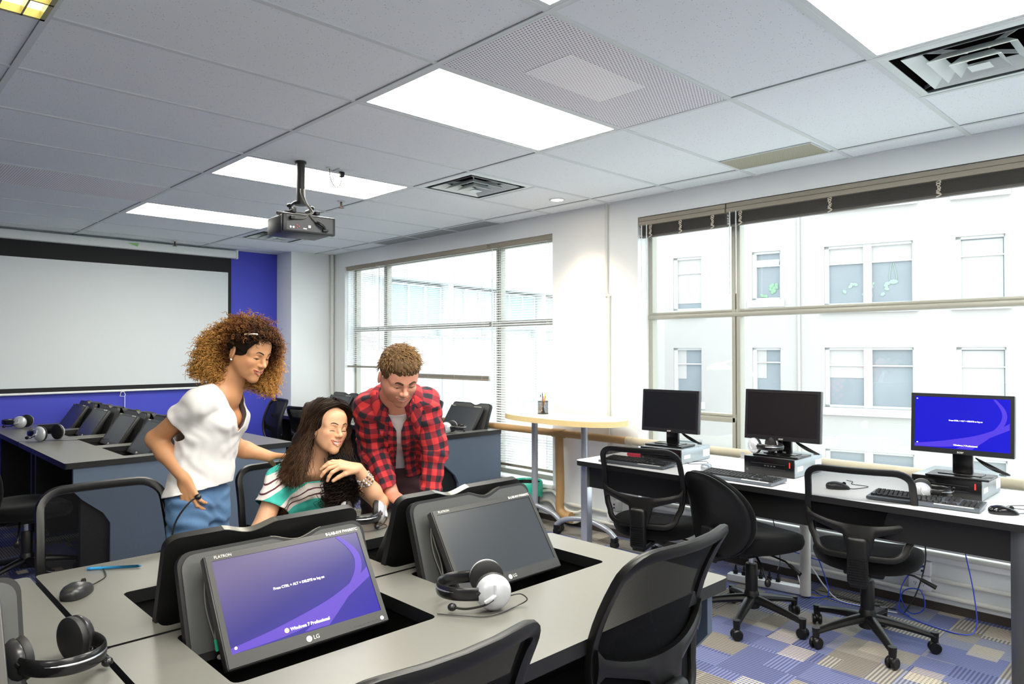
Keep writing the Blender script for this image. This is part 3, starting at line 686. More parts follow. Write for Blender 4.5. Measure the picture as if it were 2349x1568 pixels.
def lg_monitor(loc, rz, label, on=False, group=None):
    # origin = desk frame (loc, rz) so that it sits in the well; x centred on the station
    r = thing('monitor', label, 'monitor', loc, rz, group=group)
    M, h = tiltframe(0.515, 0.702, 0.668, 0.935); W2, H2 = 0.222, h
    m = MB(); m.M = M; m.box(-W2, W2, 0, H2, -0.028, 0, bev=0.006, seg=2); m.box(-0.14, 0.14, 0.05, H2-0.05, -0.05, -0.028, bev=0.01); m.build('housing', M_lgb, r)
    sw, sh = 0.205, (H2-0.052)/2; cy = 0.034+sh
    m = MB(); m.M = M; m.prism([(-W2+.004, 0.004), (W2-.004, .004), (W2-.004, H2-.004), (-W2+.004, H2-.004)], -0.001, 0.0025, holes=[[(-sw, cy-sh), (-sw, cy+sh), (sw, cy+sh), (sw, cy-sh)]]); m.build('bezel', M_lgb, r, smooth=False)
    m = MB(); m.M = M; m.prism([(-sw, cy-sh), (sw, cy-sh), (sw, cy+sh), (-sw, cy+sh)], -0.001, 0.0006); sc = m.build('screen', M_scrA if on else M_scroff, r, smooth=False)
    Mi = M @ Matrix.Translation((0, cy, 0))
    M_ltr = mat('pale_lettering', 'd6d4cc', 0.4)
    text('LG', 0.014, 'lettering', M_ltr, r, (0, 0, 0), M @ Matrix.Translation((0.006, 0.017, 0.0032)))
    m = MB(); m.M = M; m.cyl((-0.014, 0.017, 0.002), (-0.014, 0.017, 0.0034), 0.0075, seg=20); m.build('round_emblem', M_ltr, r)
    text('FLATRON', 0.010, 'lettering', M_ltr, r, (0, 0, 0), M @ Matrix.Translation((-0.198, H2-0.010, 0.003)), align='LEFT')
    text('B-LAB-019 FW690TC', 0.011, 'name_label', M_ltr, r, (0, 0, 0), M @ Matrix.Translation((0.208, H2-0.009, 0.0032)), align='RIGHT', bold=0.0003)
    m = MB(); m.M = M
    for k in range(6): m.box(0.115+k*0.014, 0.123+k*0.014, 0.011, 0.014, 0.002, 0.0032)
    m.build('buttons', M_lidp, r, smooth=False)
    if on:
        M_rib = mat('ribbon_violet', '2a2050', 0.3, spec=0.2, emit='6a4bd0', es=0.36)
        swoosh(2*sw, 2*sh, Mi, r, M_rib)
        text('Press CTRL + ALT + DELETE to log on', 0.0088, 'screen_text', M_white_em, r, (0, 0, 0), Mi @ Matrix.Translation((0.0, 0.012, 0.0022)), bold=0.0002)
        text('Windows 7 Professional', 0.011, 'screen_text', M_white_em, r, (0, 0, 0), Mi @ Matrix.Translation((0.0, -sh+0.018, 0.0022)), bold=0.0002)
        m = MB(); m.M = Mi; m.cyl((-0.064, -sh+0.018, 0.0018), (-0.064, -sh+0.018, 0.0024), 0.006, seg=12); m.build('screen_emblem', mat('emblem_orange', 'f0c080', 0.4, emit='ffc870', es=0.45), r)
        m = MB(); m.M = M; m.cyl((0.2, 0.014, 0.002), (0.2, 0.014, 0.0036), 0.005, seg=14); m.build('power_light', mat('power_led', 'dfe6ff', 0.3, emit='cfd8ff', es=0.8), r)
        m = MB(); m.M = Mi; m.cyl((-sw+0.012, -sh+0.012, 0.0018), (-sw+0.012, -sh+0.012, 0.0022), 0.0035, seg=10); m.build('screen_icon', M_white_em, r)
    # mounting box and arm between lid and monitor
    Ml, hl = tiltframe(0.635, 0.69, 0.728, 0.962)
    m = MB(); m.M = Ml; m.box(-0.19, 0.1, 0.0, 0.17, 0.004, 0.042, bev=0.01); m.build('mount_box', M_black, r)
    m = MB(); m.M = Ml; m.tube(spline([(-0.205, 0.19, 0.01), (-0.208, 0.14, 0.02), (-0.2, 0.09, 0.02), (-0.208, 0.05, 0.03), (-0.21, 0.02, 0.03)], 5), 0.0025, seg=6)
    m.tube(spline([(-0.16, 0.21, 0.05), (-0.19, 0.215, 0.03), (-0.212, 0.19, 0.02), (-0.215, 0.12, 0.012), (-0.205, 0.04, 0.02)], 5), 0.0018, seg=6); m.build('cable', mat('grey_cable', '6d6d66', 0.5), r)
    m = MB(); m.M = Ml; m.cyl((-0.21, 0.045, 0.035), (-0.208, 0.018, 0.035), 0.0045, seg=10); m.build('audio_plug', mat('green_plug', '1fa07a', 0.4), r)
    m = MB(); m.M = Ml; m.cyl((-0.206, 0.004, 0.036), (-0.206, 0.004, 0.044), 0.006, seg=12); m.build('audio_jack', mat('jack_ring', 'd7c8c0', 0.3, metal=0.5), r)
    return r
# near cluster: front row (users on the camera side) and back row
R90 = PI/2
def stations(desk_r, hs, loc, rz, labels, on=(), group=None, zt=(0.958, 0.958), hx=0.0):
    out = []
    for k_, ((a, b), lab) in enumerate(zip(hs, labels)):
        cx = (a+b)/2; lid(desk_r, cx, zt[k_], hx)
        if lab:
            P = Matrix.Translation(Vector(loc)) @ Matrix.Rotation(rz, 4, 'Z') @ Vector((cx, 0, 0))
            out.append(lg_monitor(P, rz, lab, on=lab in on, group=group))
    return out
LOC = (0.52, -1.29, 0)
d, hs = desk('grey desk nearest the camera, holding the violet log-on screen and the silver headset', LOC, R90, panels=(1,))
v = 'monitor showing the violet log-on screen in the foreground desk'
stations(d, hs, LOC, R90, [v, 'foreground monitor with a dark blank screen, right of the violet one, behind the silver headset'], on=(v,), zt=(0.937, 0.957))
LOC = (-0.993, 0.25, 0)
d, hs = desk('grey desk behind the violet screen, with the mouse and blue pen', LOC, -R90, panels=(0,))
stations(d, hs, LOC, -R90, ['monitor hidden behind the flip lid in front of the seated woman', 'monitor hidden behind the flip lid of the violet screen'], zt=(0.972, 0.974), hx=0.012)
LOC = (0.52, -2.84, 0)
d, hs = desk('grey desk in the bottom left corner, under the black headsets', LOC, R90, panels=())
stations(d, hs, LOC, R90, ['monitor outside the photo at the far end of the bottom left desk', 'monitor hidden outside the left edge of the photo beside the dark purple lid'])
LOC = (-0.993, -1.30, 0)
d, hs = desk('grey desk at the left edge, just left of the computer mouse', LOC, -R90, panels=())
# second cluster towards the blue wall
WB = 1.475
LOC = (-4.93, -0.69, 0); G2 = 'flip-up monitors of the desk rows by the blue wall'
d, hs = desk('dark grey desk with two headsets at the left', LOC, 0, WB, panels=(1,))
stations(d, hs, LOC, 0, ['second nearest purple-dark monitor in the left desk row', 'nearest purple-dark monitor in the left desk row, beside the standing woman'])
LOC = (-6.41, -0.69, 0)
d, hs = desk('dark grey desk against the blue wall, far left', LOC, 0, WB, panels=())
stations(d, hs, LOC, 0, ['farthest monitor in the left desk row, in front of the blue wall', 'third nearest monitor in the left desk row'])
LOC = (-3.45, 0.82, 0)
d, hs = desk('grey desk whose corner shows between the two women', LOC, PI, WB, panels=(0,))
stations(d, hs, LOC, PI, ['monitor hidden behind the standing woman', 'back of a flip-up monitor behind the left desk row, near the standing woman'])
LOC = (-4.93, 0.82, 0)
d, hs = desk('grey desk behind the far left monitors, at the blue wall', LOC, PI, WB, panels=())
stations(d, hs, LOC, PI, ['back of a flip-up monitor in the middle of the far row', 'back of the flip-up monitor nearest the blue wall in the far row'])
# third row by the window
LOC = (-4.42, 1.80, 0)
d, hs = desk('grey desk with a pale end panel behind the man, along the window', LOC, 0, 1.475, panels=(1,))
stations(d, hs, LOC, 0, ['dark monitor just left of the man in the window row, mostly hidden behind him', 'dark blank monitor right of the man, in front of the blinds'])
LOC = (-5.92, 1.80, 0)
d, hs = desk('dark desk at the white column in the far corner', LOC, 0, 1.475, panels=(0,))
stations(d, hs, LOC, 0, ['monitor at the far corner desk, nearest the white column', 'dark monitor with its lid, left of the man at the far corner desk'])

# ---- chairs ------------------------------------------------------
M_fab = mat('black_seat_fabric', '060608', 0.9, var=0.15, scale=300, sheen=0.05, spec=0.15)
M_pl = mat('black_chair_plastic', '090909', 0.38, spec=0.35, var=0.08, bump=0.08, bscale=500)
M_mesh = mat('chair_mesh', '0c0d10', 0.8, spec=0.1)
def mesh_mat():
    N, L, b = nodes(M_mesh)
    tc = N.new('ShaderNodeTexCoord'); sp = N.new('ShaderNodeSeparateXYZ'); L.new(tc.outputs['Object'], sp.inputs[0])
    a = mathn(N, L, 'SINE', mathn(N, L, 'MULTIPLY', mathn(N, L, 'ADD', sp.outputs[0], sp.outputs[2]), 1100)); c = mathn(N, L, 'SINE', mathn(N, L, 'MULTIPLY', mathn(N, L, 'SUBTRACT', sp.outputs[0], sp.outputs[2]), 1100))
    lw = N.new('ShaderNodeLayerWeight'); lw.inputs['Blend'].default_value = 0.5
    k = mathn(N, L, 'ADD', mathn(N, L, 'MULTIPLY', mathn(N, L, 'MULTIPLY', a, c), 0.12), mathn(N, L, 'MULTIPLY_ADD', lw.outputs['Facing'], 1.2, 0.36)); k = mathn(N, L, 'MINIMUM', k, 0.95)
    L.new(k, b.inputs['Alpha'])
mesh_mat()
def chair_base(r, spin=0.0, seatz=0.42):
    b = MB()
    for k in range(5):
        a = spin+2*PI*k/5; d = Vector((math.cos(a), math.sin(a), 0)); n = 7
        pts = [d*(0.02+0.27*i/(n-1))+Vector((0, 0, 0.125-0.045*(i/(n-1))**1.4)) for i in range(n)]
        b.tube(pts, 0.02, seg=10, rs=[0.030-0.012*i/(n-1) for i in range(n)], up=(0, 0, 1), flat=0.8)
        b.cyl(d*0.285+Vector((0, 0, 0.055)), d*0.285+Vector((0, 0, 0.1)), 0.016, 0.019, seg=12)
    b.lathe([(0.02, 0.075), (0.04, 0.08), (0.045, 0.12), (0.036, 0.16), (0.032, 0.17)], 20)
    b.build('star_base', M_pl, r)
    for k in range(5):
        a = spin+2*PI*k/5; d = Vector((math.cos(a), math.sin(a), 0)); t = Vector((-d.y, d.x, 0)); c = d*0.285+t*0.01
        w = MB(); al = a+0.6+k*1.1; ax = Vector((math.cos(al), math.sin(al), 0)); c = d*0.285+Vector((0, 0, 0.028))
        for sgn in (-1, 1): w.lathe([(0.006, -0.009), (0.024, -0.009), (0.0275, -0.004), (0.0275, 0.004), (0.022, 0.009), (0.006, 0.009)], 18, c+ax*sgn*0.014, ax)
        w.ell(c+Vector((0, 0, 0.008)), (0.022, 0.022, 0.024), seg=12, ring=8)
        w.build('caster', M_pl, r)
    g = MB(); g.lathe([(0.032, 0.165), (0.032, 0.3), (0.029, 0.305), (0.029, 0.31)], 20); g.build('gas_shroud', M_pl, r)
    MB().cyl((0, 0, 0.30), (0, 0, seatz-0.02), 0.014, seg=14).build('gas_lift', M_chrome, r)
def seat(r, z=0.42, w=0.245, dp=0.235, th=0.075):
    s = MB(); n = 36; rings = []
    def ring(k, zz):
        out = []
        for i in range(n):
            a = 2*PI*i/n; c, q = math.cos(a), math.sin(a)
            x = w*k*math.copysign(abs(c)**0.72, c)*(1-0.10*max(0, -q)); y = dp*k*math.copysign(abs(q)**0.75, q)
            zz2 = zz-(0.02*max(0, q)**2 if k > 0.3 else 0)+0.008*(x/w)**2
            out.append((x, y, zz2))
        return out
    prof = [(0.01, z-0.012), (0.6, z-0.012), (0.86, z-0.008), (0.95, z+0.004), (0.995, z+0.028), (1.0, z+0.045), (0.97, z+th-0.012), (0.88, z+th-0.002), (0.6, z+th-0.004), (0.3, z+th-0.010), (0.01, z+th-0.012)]
    vs = []; fs = []
    for k, zz in prof: vs += ring(k, zz)
    for i in range(len(prof)-1):
        for j in range(n): fs.append([i*n+j, i*n+(j+1) % n, (i+1)*n+(j+1) % n, (i+1)*n+j])
    fs += [list(range(n))[::-1], list(range((len(prof)-1)*n, len(prof)*n))]
    s._add(vs, fs); s.build('seat', M_fab, r, ang=60)
    p = MB().box(-0.09, 0.09, -0.13, 0.1, z-0.045, z-0.008, bev=0.012); p.build('seat_mechanism', M_pl, r)
    l = MB(); l.tube([(0.08, 0.02, z-0.03), (0.2, 0.03, z-0.045), (0.235, 0.03, z-0.06)], 0.005, seg=8); l.cyl((0.225, 0.03, z-0.055), (0.29, 0.032, z-0.085), 0.009, 0.011, seg=10); l.build('height_lever', M_pl, r)
def mesh_chair(name_label, loc, rz, spin=0.0, seatz=0.40, backtop=0.89, tilt=0.16, group=None, bw=0.226):
    r = thing('office_chair', name_label, 'chair', loc, rz, group=group)
    chair_base(r, spin, seatz); seat(r, seatz)
    z0 = seatz+0.085; hh = backtop-z0; yb = -0.235
    def bk(x, v, off=0.0):   # v 0..1 up the back
        return Vector((x, yb-0.03-tilt*hh*v*v*1.0+0.035*math.sin(PI*v)*0.8+0.35*x*x*2.2+off, z0+hh*v))
    def half(v):  # half width at height v
        return bw*(0.80+0.20*math.sin(min(1, v/0.5)*PI/2)-0.05*max(0, v-0.55)/0.45)
    n = 22; R = []
    c = 0.16
    for i in range(5): t = i/4; R.append((half(0.0)*0.0+(half(0.1)-0.07)*t, 0.0))
    for i in range(1, 6): a = PI/2*i/5; R.append((half(0.08)-0.07+0.07*math.sin(a), 0.14-0.14*math.cos(a)))
    for i in range(1, 10): v = 0.14+(0.86-0.14)*i/9; R.append((half(v), v))
    tw = half(0.86)
    for i in range(1, 7): a = PI/2*i/6; R.append((tw-0.075+0.075*math.cos(a), 0.86+0.14*math.sin(a)))
    R.append(((tw-0.075)*0.5, 1.0)); R.append((0.0, 1.0))
    ring = R+[(-x, v) for x, v in R[::-1][1:-1]]
    f = MB(); P = [bk(x, v) for x, v in ring]
    m = len(P); vs = []; fs = []
    cen = Vector((0, 0, z0+hh*0.5))
    for i in range(m):
        a, b = P[i-1], P[(i+1) % m]; d = (b-a).normalized(); nb = Vector((0, 1, 0)); o = d.cross(nb).normalized()
        inward = (cen-P[i]); 
        if o.dot(inward) > 0: o = -o
        nb = o.cross(d).normalized()
        if nb.y > 0: nb = -nb
        for (u, w) in ((0.016, 0.003), (0.013, 0.012), (0.0, 0.015), (-0.013, 0.010), (-0.016, 0.0), (-0.011, -0.010), (0.0, -0.012), (0.012, -0.009)):
            vs.append(P[i]+o*u+nb*w)
    for i in range(m):
        for k in range(8): fs.append([i*8+k, i*8+(k+1) % 8, ((i+1) % m)*8+(k+1) % 8, ((i+1) % m)*8+k])
    f._add(vs, fs); f.build('back_frame', M_pl, r, ang=50)
    # mesh sheet
    g = MB(); G = []
    for i in range(15):
        v = 0.02+0.96*i/14
        xs = half(v) if 0.14 <= v <= 0.86 else (half(0.86)-0.075+0.075*math.sqrt(max(0, 1-((v-0.86)/0.14)**2)) if v > 0.86 else half(0.1)-0.07+0.07*math.sqrt(max(0, 1-((0.14-v)/0.14)**2)))
        G.append([bk(xs*(-1+2*j/12)*0.985, v, 0.004) for j in range(13)])
    g.sheet(G); g.build('back_mesh', M_mesh, r, ang=80)
    # lumbar cross-bar merging into the spine
    def strip(top, bot, name, thick=0.016, parent=r):
        s = MB(); Gf = []; 
        for k in range(5):
            t = k/4; Gf.append([bk(a[0]+(b[0]-a[0])*t, a[1]+(b[1]-a[1])*t, -0.006-0.008*math.sin(PI*t)) for a, b in zip(top, bot)])
        s.sheet(Gf, thick, (0, -1, 0)); return s.build(name, M_pl, parent, ang=50)
    xs = [-1+2*i/20 for i in range(21)]
    top = [(x*half(0.42)*1.02, 0.36+0.10*abs(x)**2.4+0.04*(abs(x) > 0.97)) for x in xs]
    def lowv(x): 
        ax = abs(x)
        return 0.30 if ax > 0.93 else (0.0 if ax < 0.24 else 0.22+0.12*((ax-0.24)/0.66)**0.8)
    bot = [(x*half(0.3)*1.03, lowv(x)) for x in xs]
    strip(top, bot, 'lumbar_bar')
    sp = MB(); sp.box(-0.045, 0.045, yb-0.085, yb-0.045, seatz-0.035, z0+0.10, bev=0.018, seg=3)
    sp.box(-0.035, 0.035, yb-0.07, -0.08, seatz-0.05, seatz-0.015, bev=0.01)
    for k in range(10): sp.box(-0.036, 0.036, yb-0.089, yb-0.08, seatz-0.018+k*0.0115, seatz-0.0135+k*0.0115)
    sp.build('back_spine', M_pl, r)
    return r
def fabric_chair(name_label, loc, rz, spin=0.0, seatz=0.41, backtop=0.82, group=None):
    r = thing('office_chair', name_label, 'chair', loc, rz, group=group)
    chair_base(r, spin, seatz); seat(r, seatz, th=0.085)
    z0 = seatz-0.03; zt = backtop; hh = zt-z0; yb = -0.25
    def outline(k, off):
        out = []; n = 40
        for i in range(n):
            a = 2*PI*i/n; x = math.copysign(abs(math.cos(a))**0.75, math.cos(a)); v = math.copysign(abs(math.sin(a))**0.8, math.sin(a))
            w = 0.215*(1-0.14*(v > 0)*v*v-0.16*(v < 0)*v*v)
            X = x*w*k; V = v*hh/2*k; zz = z0+hh/2+V
            y = yb-0.02-0.10*((zz-z0)/hh)**2+0.05*math.sin(PI*(zz-z0)/hh)+0.5*X*X+off
            out.append((X, y, zz))
        return out
    def shell(name, rings, m):
        s = MB(); vs = []; fs = []; n = 40
        for k, o in rings: vs += outline(k, o)
        for i in range(len(rings)-1):
            for j in range(n): fs.append([i*n+j, i*n+(j+1) % n, (i+1)*n+(j+1) % n, (i+1)*n+j])
        fs += [list(range(n))[::-1], list(range((len(rings)-1)*n, len(rings)*n))]
        s._add(vs, fs); return s.build(name, m, r, ang=50)
    shell('back_shell', [(0.02, -0.028), (0.5, -0.028), (0.8, -0.024), (0.95, -0.016), (1.0, -0.004), (1.0, 0.004), (0.96, 0.01), (0.02, 0.01)], M_pl)
    shell('back_cushion', [(0.02, 0.006), (0.94, 0.006), (1.0, 0.014), (1.015, 0.028), (0.99, 0.042), (0.9, 0.052), (0.6, 0.056), (0.02, 0.054)], M_fab)
    MB().box(-0.035, 0.035, yb-0.07, yb-0.035, seatz-0.05, z0+0.16, bev=0.012).box(-0.035, 0.035, yb-0.06, -0.08, seatz-0.05, seatz-0.02, bev=0.01).cyl((-0.055, yb-0.05, seatz-0.03), (0.055, yb-0.05, seatz-0.03), 0.016, seg=12).build('back_spine', M_pl, r)
    l = MB(); l.tube([(0.09, -0.06, seatz-0.03), (0.15, -0.08, seatz-0.07), (0.2, -0.1, seatz-0.12)], 0.006, seg=8); l.ell((0.21, -0.105, seatz-0.13), (0.014, 0.018, 0.022)); l.build('tilt_lever', M_pl, r)
    return r
D = math.radians
mesh_chair('black mesh office chair at the computer table in front of the blue log-on screen', (0.33, 1.93, 0), D(12), spin=D(-62))
mesh_chair('black mesh office chair at the left end of the computer table', (-0.74, 1.70, 0), D(15), spin=0.3, backtop=0.9)
fabric_chair('black padded office chair turned sideways between the two mesh chairs at the computer table', (-0.20, 1.78, 0), D(-17), spin=D(-60))
mesh_chair('black mesh office chair at the right end of the foreground desk, seen from behind', (0.30, -0.18, 0), D(92), spin=0.2, backtop=0.95, tilt=0.22, bw=0.245)
mesh_chair('black mesh office chair cut off by the bottom edge of the photo', (0.38, -1.0, 0), D(90), spin=0.5, backtop=0.93, tilt=0.2, bw=0.235)
mesh_chair('black mesh office chair behind the blue pen and the computer mouse', (-1.0, -1.02, 0), D(-90), spin=0.1, backtop=0.94, bw=0.21)
mesh_chair('black mesh office chair the woman in the striped top sits on', (-1.24, -0.21, 0), D(-90), spin=0.7, backtop=0.90, bw=0.22)
fabric_chair('dark office chair at the far left edge of the photo', (-3.72, -0.84, 0), D(5), spin=0.2, backtop=0.94)
fabric_chair('black padded chair between the desk corner and the standing woman', (-4.05, 1.12, 0), D(150), spin=0.4, backtop=0.87)
mesh_chair('dark mesh chair in front of the blue wall, right of the standing woman', (-5.3, 1.30, 0), D(175), spin=0.3, backtop=0.93)
mesh_chair('black chair at the far corner desk above the head of the seated woman', (-4.6, 1.75, 0), D(10), spin=0.3, backtop=0.90)
# ================================================================ SCREEN, PROJECTOR, TABLES, SMALL THINGS
r = thing('projection_screen', 'large pulled-down white projection screen with black borders on the blue wall', 'projection screen', (XB, 0.13, 0))
hy = 1.475
MB().box(0.03, 0.10, -hy, hy, 2.485, 2.575, bev=0.02).build('housing', mat('white_metal_housing', 'e4e9ea', 0.4, var=0.02), r)
e = MB()
for s in (-1, 1): e.box(0.025, 0.107, s*hy-0.012, s*hy+0.012, 2.478, 2.582, bev=0.012)
for p_ in (e,): p_.build('end_cap', mat('cap_white', 'f0f2f3', 0.4), r)
MB().box(0.035, 0.039, -1.43, 1.43, 1.04, 2.49).build('black_border', mat('screen_black_cloth', '1b1c1e', 0.8), r, smooth=False)
MB().box(0.0395, 0.0405, -1.395, 1.395, 1.085, 2.325).build('white_surface', mat('matte_white_screen', 'd9dfe2', 0.85, var=0.02, scale=1.5), r, smooth=False)
MB().cyl((0.037, -1.43, 1.03), (0.037, 1.43, 1.03), 0.012, seg=12).build('bottom_bar', mat('cap_white', 'f0f2f3', 0.4), r)
MB().tube([(0.045, 0.33, 0.84), (0.045, 0.33, 0.97), (0.045, 0.285, 0.975), (0.045, 0.295, 1.015), (0.045, 0.32, 1.02), (0.045, 0.335, 0.99), (0.045, 0.33, 0.97)], 0.004, seg=6).build('pull_handle', mat('cap_white', 'f0f2f3', 0.4), r)
t = MB(); t._add([(0.104, 0.33, 2.545), (0.104, 0.43, 2.515), (0.104, 0.44, 2.555), (0.104, 0.39, 2.55)], [[0, 1, 2, 3]]); t.build('green_tape', mat('green_tape', '9bd18a', 0.6), r, smooth=False)
# projector
r = thing('projector', 'black projector hanging from the ceiling on a black pole, connector side towards the camera', 'projector', (-2.37, 0.32, 0))
MB().cyl((0, 0, 2.335), (0, 0, H-0.004), 0.026, seg=20).cyl((0, 0, H-0.012), (0, 0, H-0.001), 0.034).build('pole', mat('olive_black_pole', '2a2824', 0.4), r)
Mp = Matrix.Rotation(D(86), 4, 'Z')
b = MB(); b.M = Mp
b.box(-0.10, 0.10, -0.012, 0.012, 2.262, 2.28); b.box(-0.085, -0.06, -0.08, 0.09, 2.262, 2.284, bev=0.004); b.box(0.06, 0.085, -0.09, 0.08, 2.262, 2.284, bev=0.004); b.box(-0.16, 0.17, -0.035, -0.015, 2.25, 2.266, bev=0.003); b.box(-0.13, 0.14, 0.02, 0.045, 2.25, 2.266, bev=0.003); b.box(-0.07, 0.07, -0.07, 0.07, 2.247, 2.262, bev=0.003)
b.build('mount_bracket', M_black, r)
b = MB(); b.M = Mp
for s in (-1, 1):
    b.tube(spline([(s*0.012, 0, 2.345), (s*0.04, 0, 2.335), (s*0.065, 0, 2.31), (s*0.06, 0, 2.28)], 4), 0.009, seg=8)
    b.ell((s*0.072, 0, 2.315), (0.015, 0.02, 0.013)); b.cyl((s*0.05, -0.03, 2.295), (s*0.05, 0.03, 2.295), 0.01, seg=10)
b.cyl((0, 0, 2.325), (0, 0, 2.345), 0.036, seg=20); b.build('swivel_joint', M_black, r)
b = MB(); b.M = Mp; b.box(-0.155, 0.155, -0.125, 0.135, 2.138, 2.245, bev=0.012, seg=3); b.box(-0.165, 0.165, -0.135, -0.10, 2.135, 2.246, bev=0.008); b.build('housing', mat('projector_black', '232426', 0.4), r)
b = MB(); b.M = Mp; b.box(-0.145, 0.145, -0.1375, -0.134, 2.147, 2.235); b.build('connector_panel', mat('connector_panel_grey', '3b3e44', 0.45), r, smooth=False)
M_sock = mat('socket_metal', 'b9bcc0', 0.35, metal=0.6)
b = MB(); b.M = Mp
for x in (-0.122, -0.104): b.cyl((x, -0.136, 2.163), (x, -0.142, 2.163), 0.006, seg=12)
b.box(-0.045, -0.02, -0.141, -0.137, 2.156, 2.164, bev=0.002); b.box(-0.012, 0.003, -0.141, -0.137, 2.168, 2.182); b.build('socket', M_sock, r)
b = MB(); b.M = Mp
for x, z in ((-0.082, 2.178), (-0.07, 2.17), (-0.082, 2.162)): b.cyl((x, -0.136, z), (x, -0.142, z), 0.004, seg=10)
b.build('audio_socket', mat('red_socket', 'c04040', 0.4), r)
b = MB(); b.M = Mp; b.box(-0.13, -0.105, -0.165, -0.137, 2.205, 2.225, bev=0.004); b.tube(spline([(0.035, -0.14, 2.205), (0.05, -0.16, 2.195), (0.075, -0.16, 2.18), (0.09, -0.145, 2.165)], 4), 0.009, seg=8); b.box(0.075, 0.11, -0.155, -0.137, 2.153, 2.168, bev=0.003); b.build('plug', M_black, r)
b = MB(); b.M = Mp
b.tube(spline([(-0.012, -0.03, 2.42), (-0.016, -0.045, 2.38), (0.0, -0.06, 2.33), (0.03, -0.09, 2.28), (0.0, -0.12, 2.25), (-0.04, -0.15, 2.22), (-0.11, -0.155, 2.213)], 6), 0.004, seg=6)
b.tube(spline([(0.004, -0.03, 2.42), (0.0, -0.045, 2.38), (0.012, -0.06, 2.33), (0.03, -0.11, 2.27), (0.0, -0.14, 2.24), (0.035, -0.15, 2.205)], 6), 0.004, seg=6)
b.build('cable', mat('grey_cable', '6d6d66', 0.5), r)
# ceiling outlet with short cable
r = thing('ceiling_outlet', 'white ceiling outlet plate with a short dangling black cable, beside the projector pole', 'outlet', (-2.40, 0.62, H))
MB().box(-0.06, 0.06, -0.05, 0.05, -0.006, -0.001, bev=0.002).cyl((0.02, -0.1, -0.006), (0.02, -0.1, -0.001), 0.02).build('plate', M_grid, r)
MB().box(-0.015, 0.015, -0.015, 0.015, -0.04, -0.006, bev=0.005).tube(spline([(0, 0, -0.04), (0.0, -0.01, -0.09), (0.01, -0.05, -0.115), (0.02, -0.09, -0.07), (0.02, -0.1, -0.004)], 6), 0.003, seg=6).build('cable', M_black, r)

# ---- computer table by the window
M_wlam = mat('white_laminate', 'f3f3f6', 0.3, var=0.02)
r = thing('computer_table', 'long white table with black edge and apron along the right window, holding three computers', 'table', (-0.165, 2.06, 0))
X0, X1, Y0, Y1 = -1.175, 1.215, -0.40, 0.42
t = MB(); t.prism(rrect(X0, X1, Y0, Y1, 0.05, 5), 0.712, 0.742, side_mi=1); t.build('tabletop', [M_wlam, M_edge], r, ang=30)
MB().box(X0+0.07, X1-0.07, Y0+0.06, Y0+0.08, 0.575, 0.712).build('apron', M_blk, r, smooth=False)
M_dleg = mat('dark_steel_leg', '54565c', 0.3, metal=0.7)
for x, y, m in ((X0+0.055, Y0+0.06, M_chrome), (X0+0.055, Y1-0.08, M_chrome), (X1-0.06, Y0+0.06, M_dleg), (X1-0.06, Y1-0.08, M_chrome)):
    MB().box(x-0.026, x+0.026, y-0.026, y+0.026, 0.01, 0.712, bev=0.004).build('leg', m, r)
MB().cyl((0.0, Y1-0.12, 0.01), (0.0, Y1-0.12, 0.712), 0.03, seg=18).build('leg', mat('cream_leg', 'd9d5cc', 0.4), r)

# ---- desktop computers
M_pc = mat('black_gloss_front', '060608', 0.25, var=0.1); M_pcs = mat('silver_case', '9aa3a8', 0.35, metal=0.5, var=0.04)
def pc(label, loc, rz, h=0.10, w=0.29, dp=0.36, red=True):
    r = thing('desktop_computer', label, 'computer', loc, rz)
    MB().box(-w/2, w/2, 0.01, dp, 0.003, h, bev=0.003).build('case', M_pcs, r)
    f = MB().box(-w/2, w/2, 0, 0.012, 0.001, h, bev=0.002); f.build('front_panel', M_pc, r)
    d = MB()
    d.box(-w/2+0.04, w/2-0.05, -0.0012, 0, h*0.66, h*0.67); d.box(-w/2+0.04, w/2-0.05, -0.0012, 0, h*0.4, h*0.41); d.cyl((-w/2+0.02, -0.002, h*0.25), (-w/2+0.02, 0, h*0.25), 0.008, seg=14)
    for k in range(4): d.box(-w/2+0.12+k*0.018, -w/2+0.13+k*0.018, -0.0015, 0, h*0.52, h*0.58)
    d.build('drive_bay', mat('dim_grey_detail', '45474c', 0.3), r, smooth=False)
    if red: MB().box(w/2-0.028, w/2-0.022, -0.0015, 0.0, h*0.55, h*0.85).build('red_stripe', mat('red_mark', 'd03030', 0.4, emit='d03030', es=0.25), r, smooth=False)
    for q in ((0.04, 0.11, 0.35, 0.6), (dp-0.09, dp-0.01, 0.25, 0.75)): MB().box(w/2-0.001, w/2+0.0008, q[0], q[1], h*q[2], h*q[3]).build('paper_label', mat('paper_white', 'f2f4f4', 0.6), r, smooth=False)
    return r
TZ = 0.742
pc('silver and black desktop computer under the smallest monitor, at the left end of the table', (-0.90, 1.97, TZ), D(2), h=0.088, red=False)
pc('black-fronted desktop computer with a headset on it, middle of the table', (-0.21, 2.0, TZ), 0)
pc('black-fronted desktop computer under the bright blue screen', (0.645, 2.04, TZ), D(0), h=0.095)
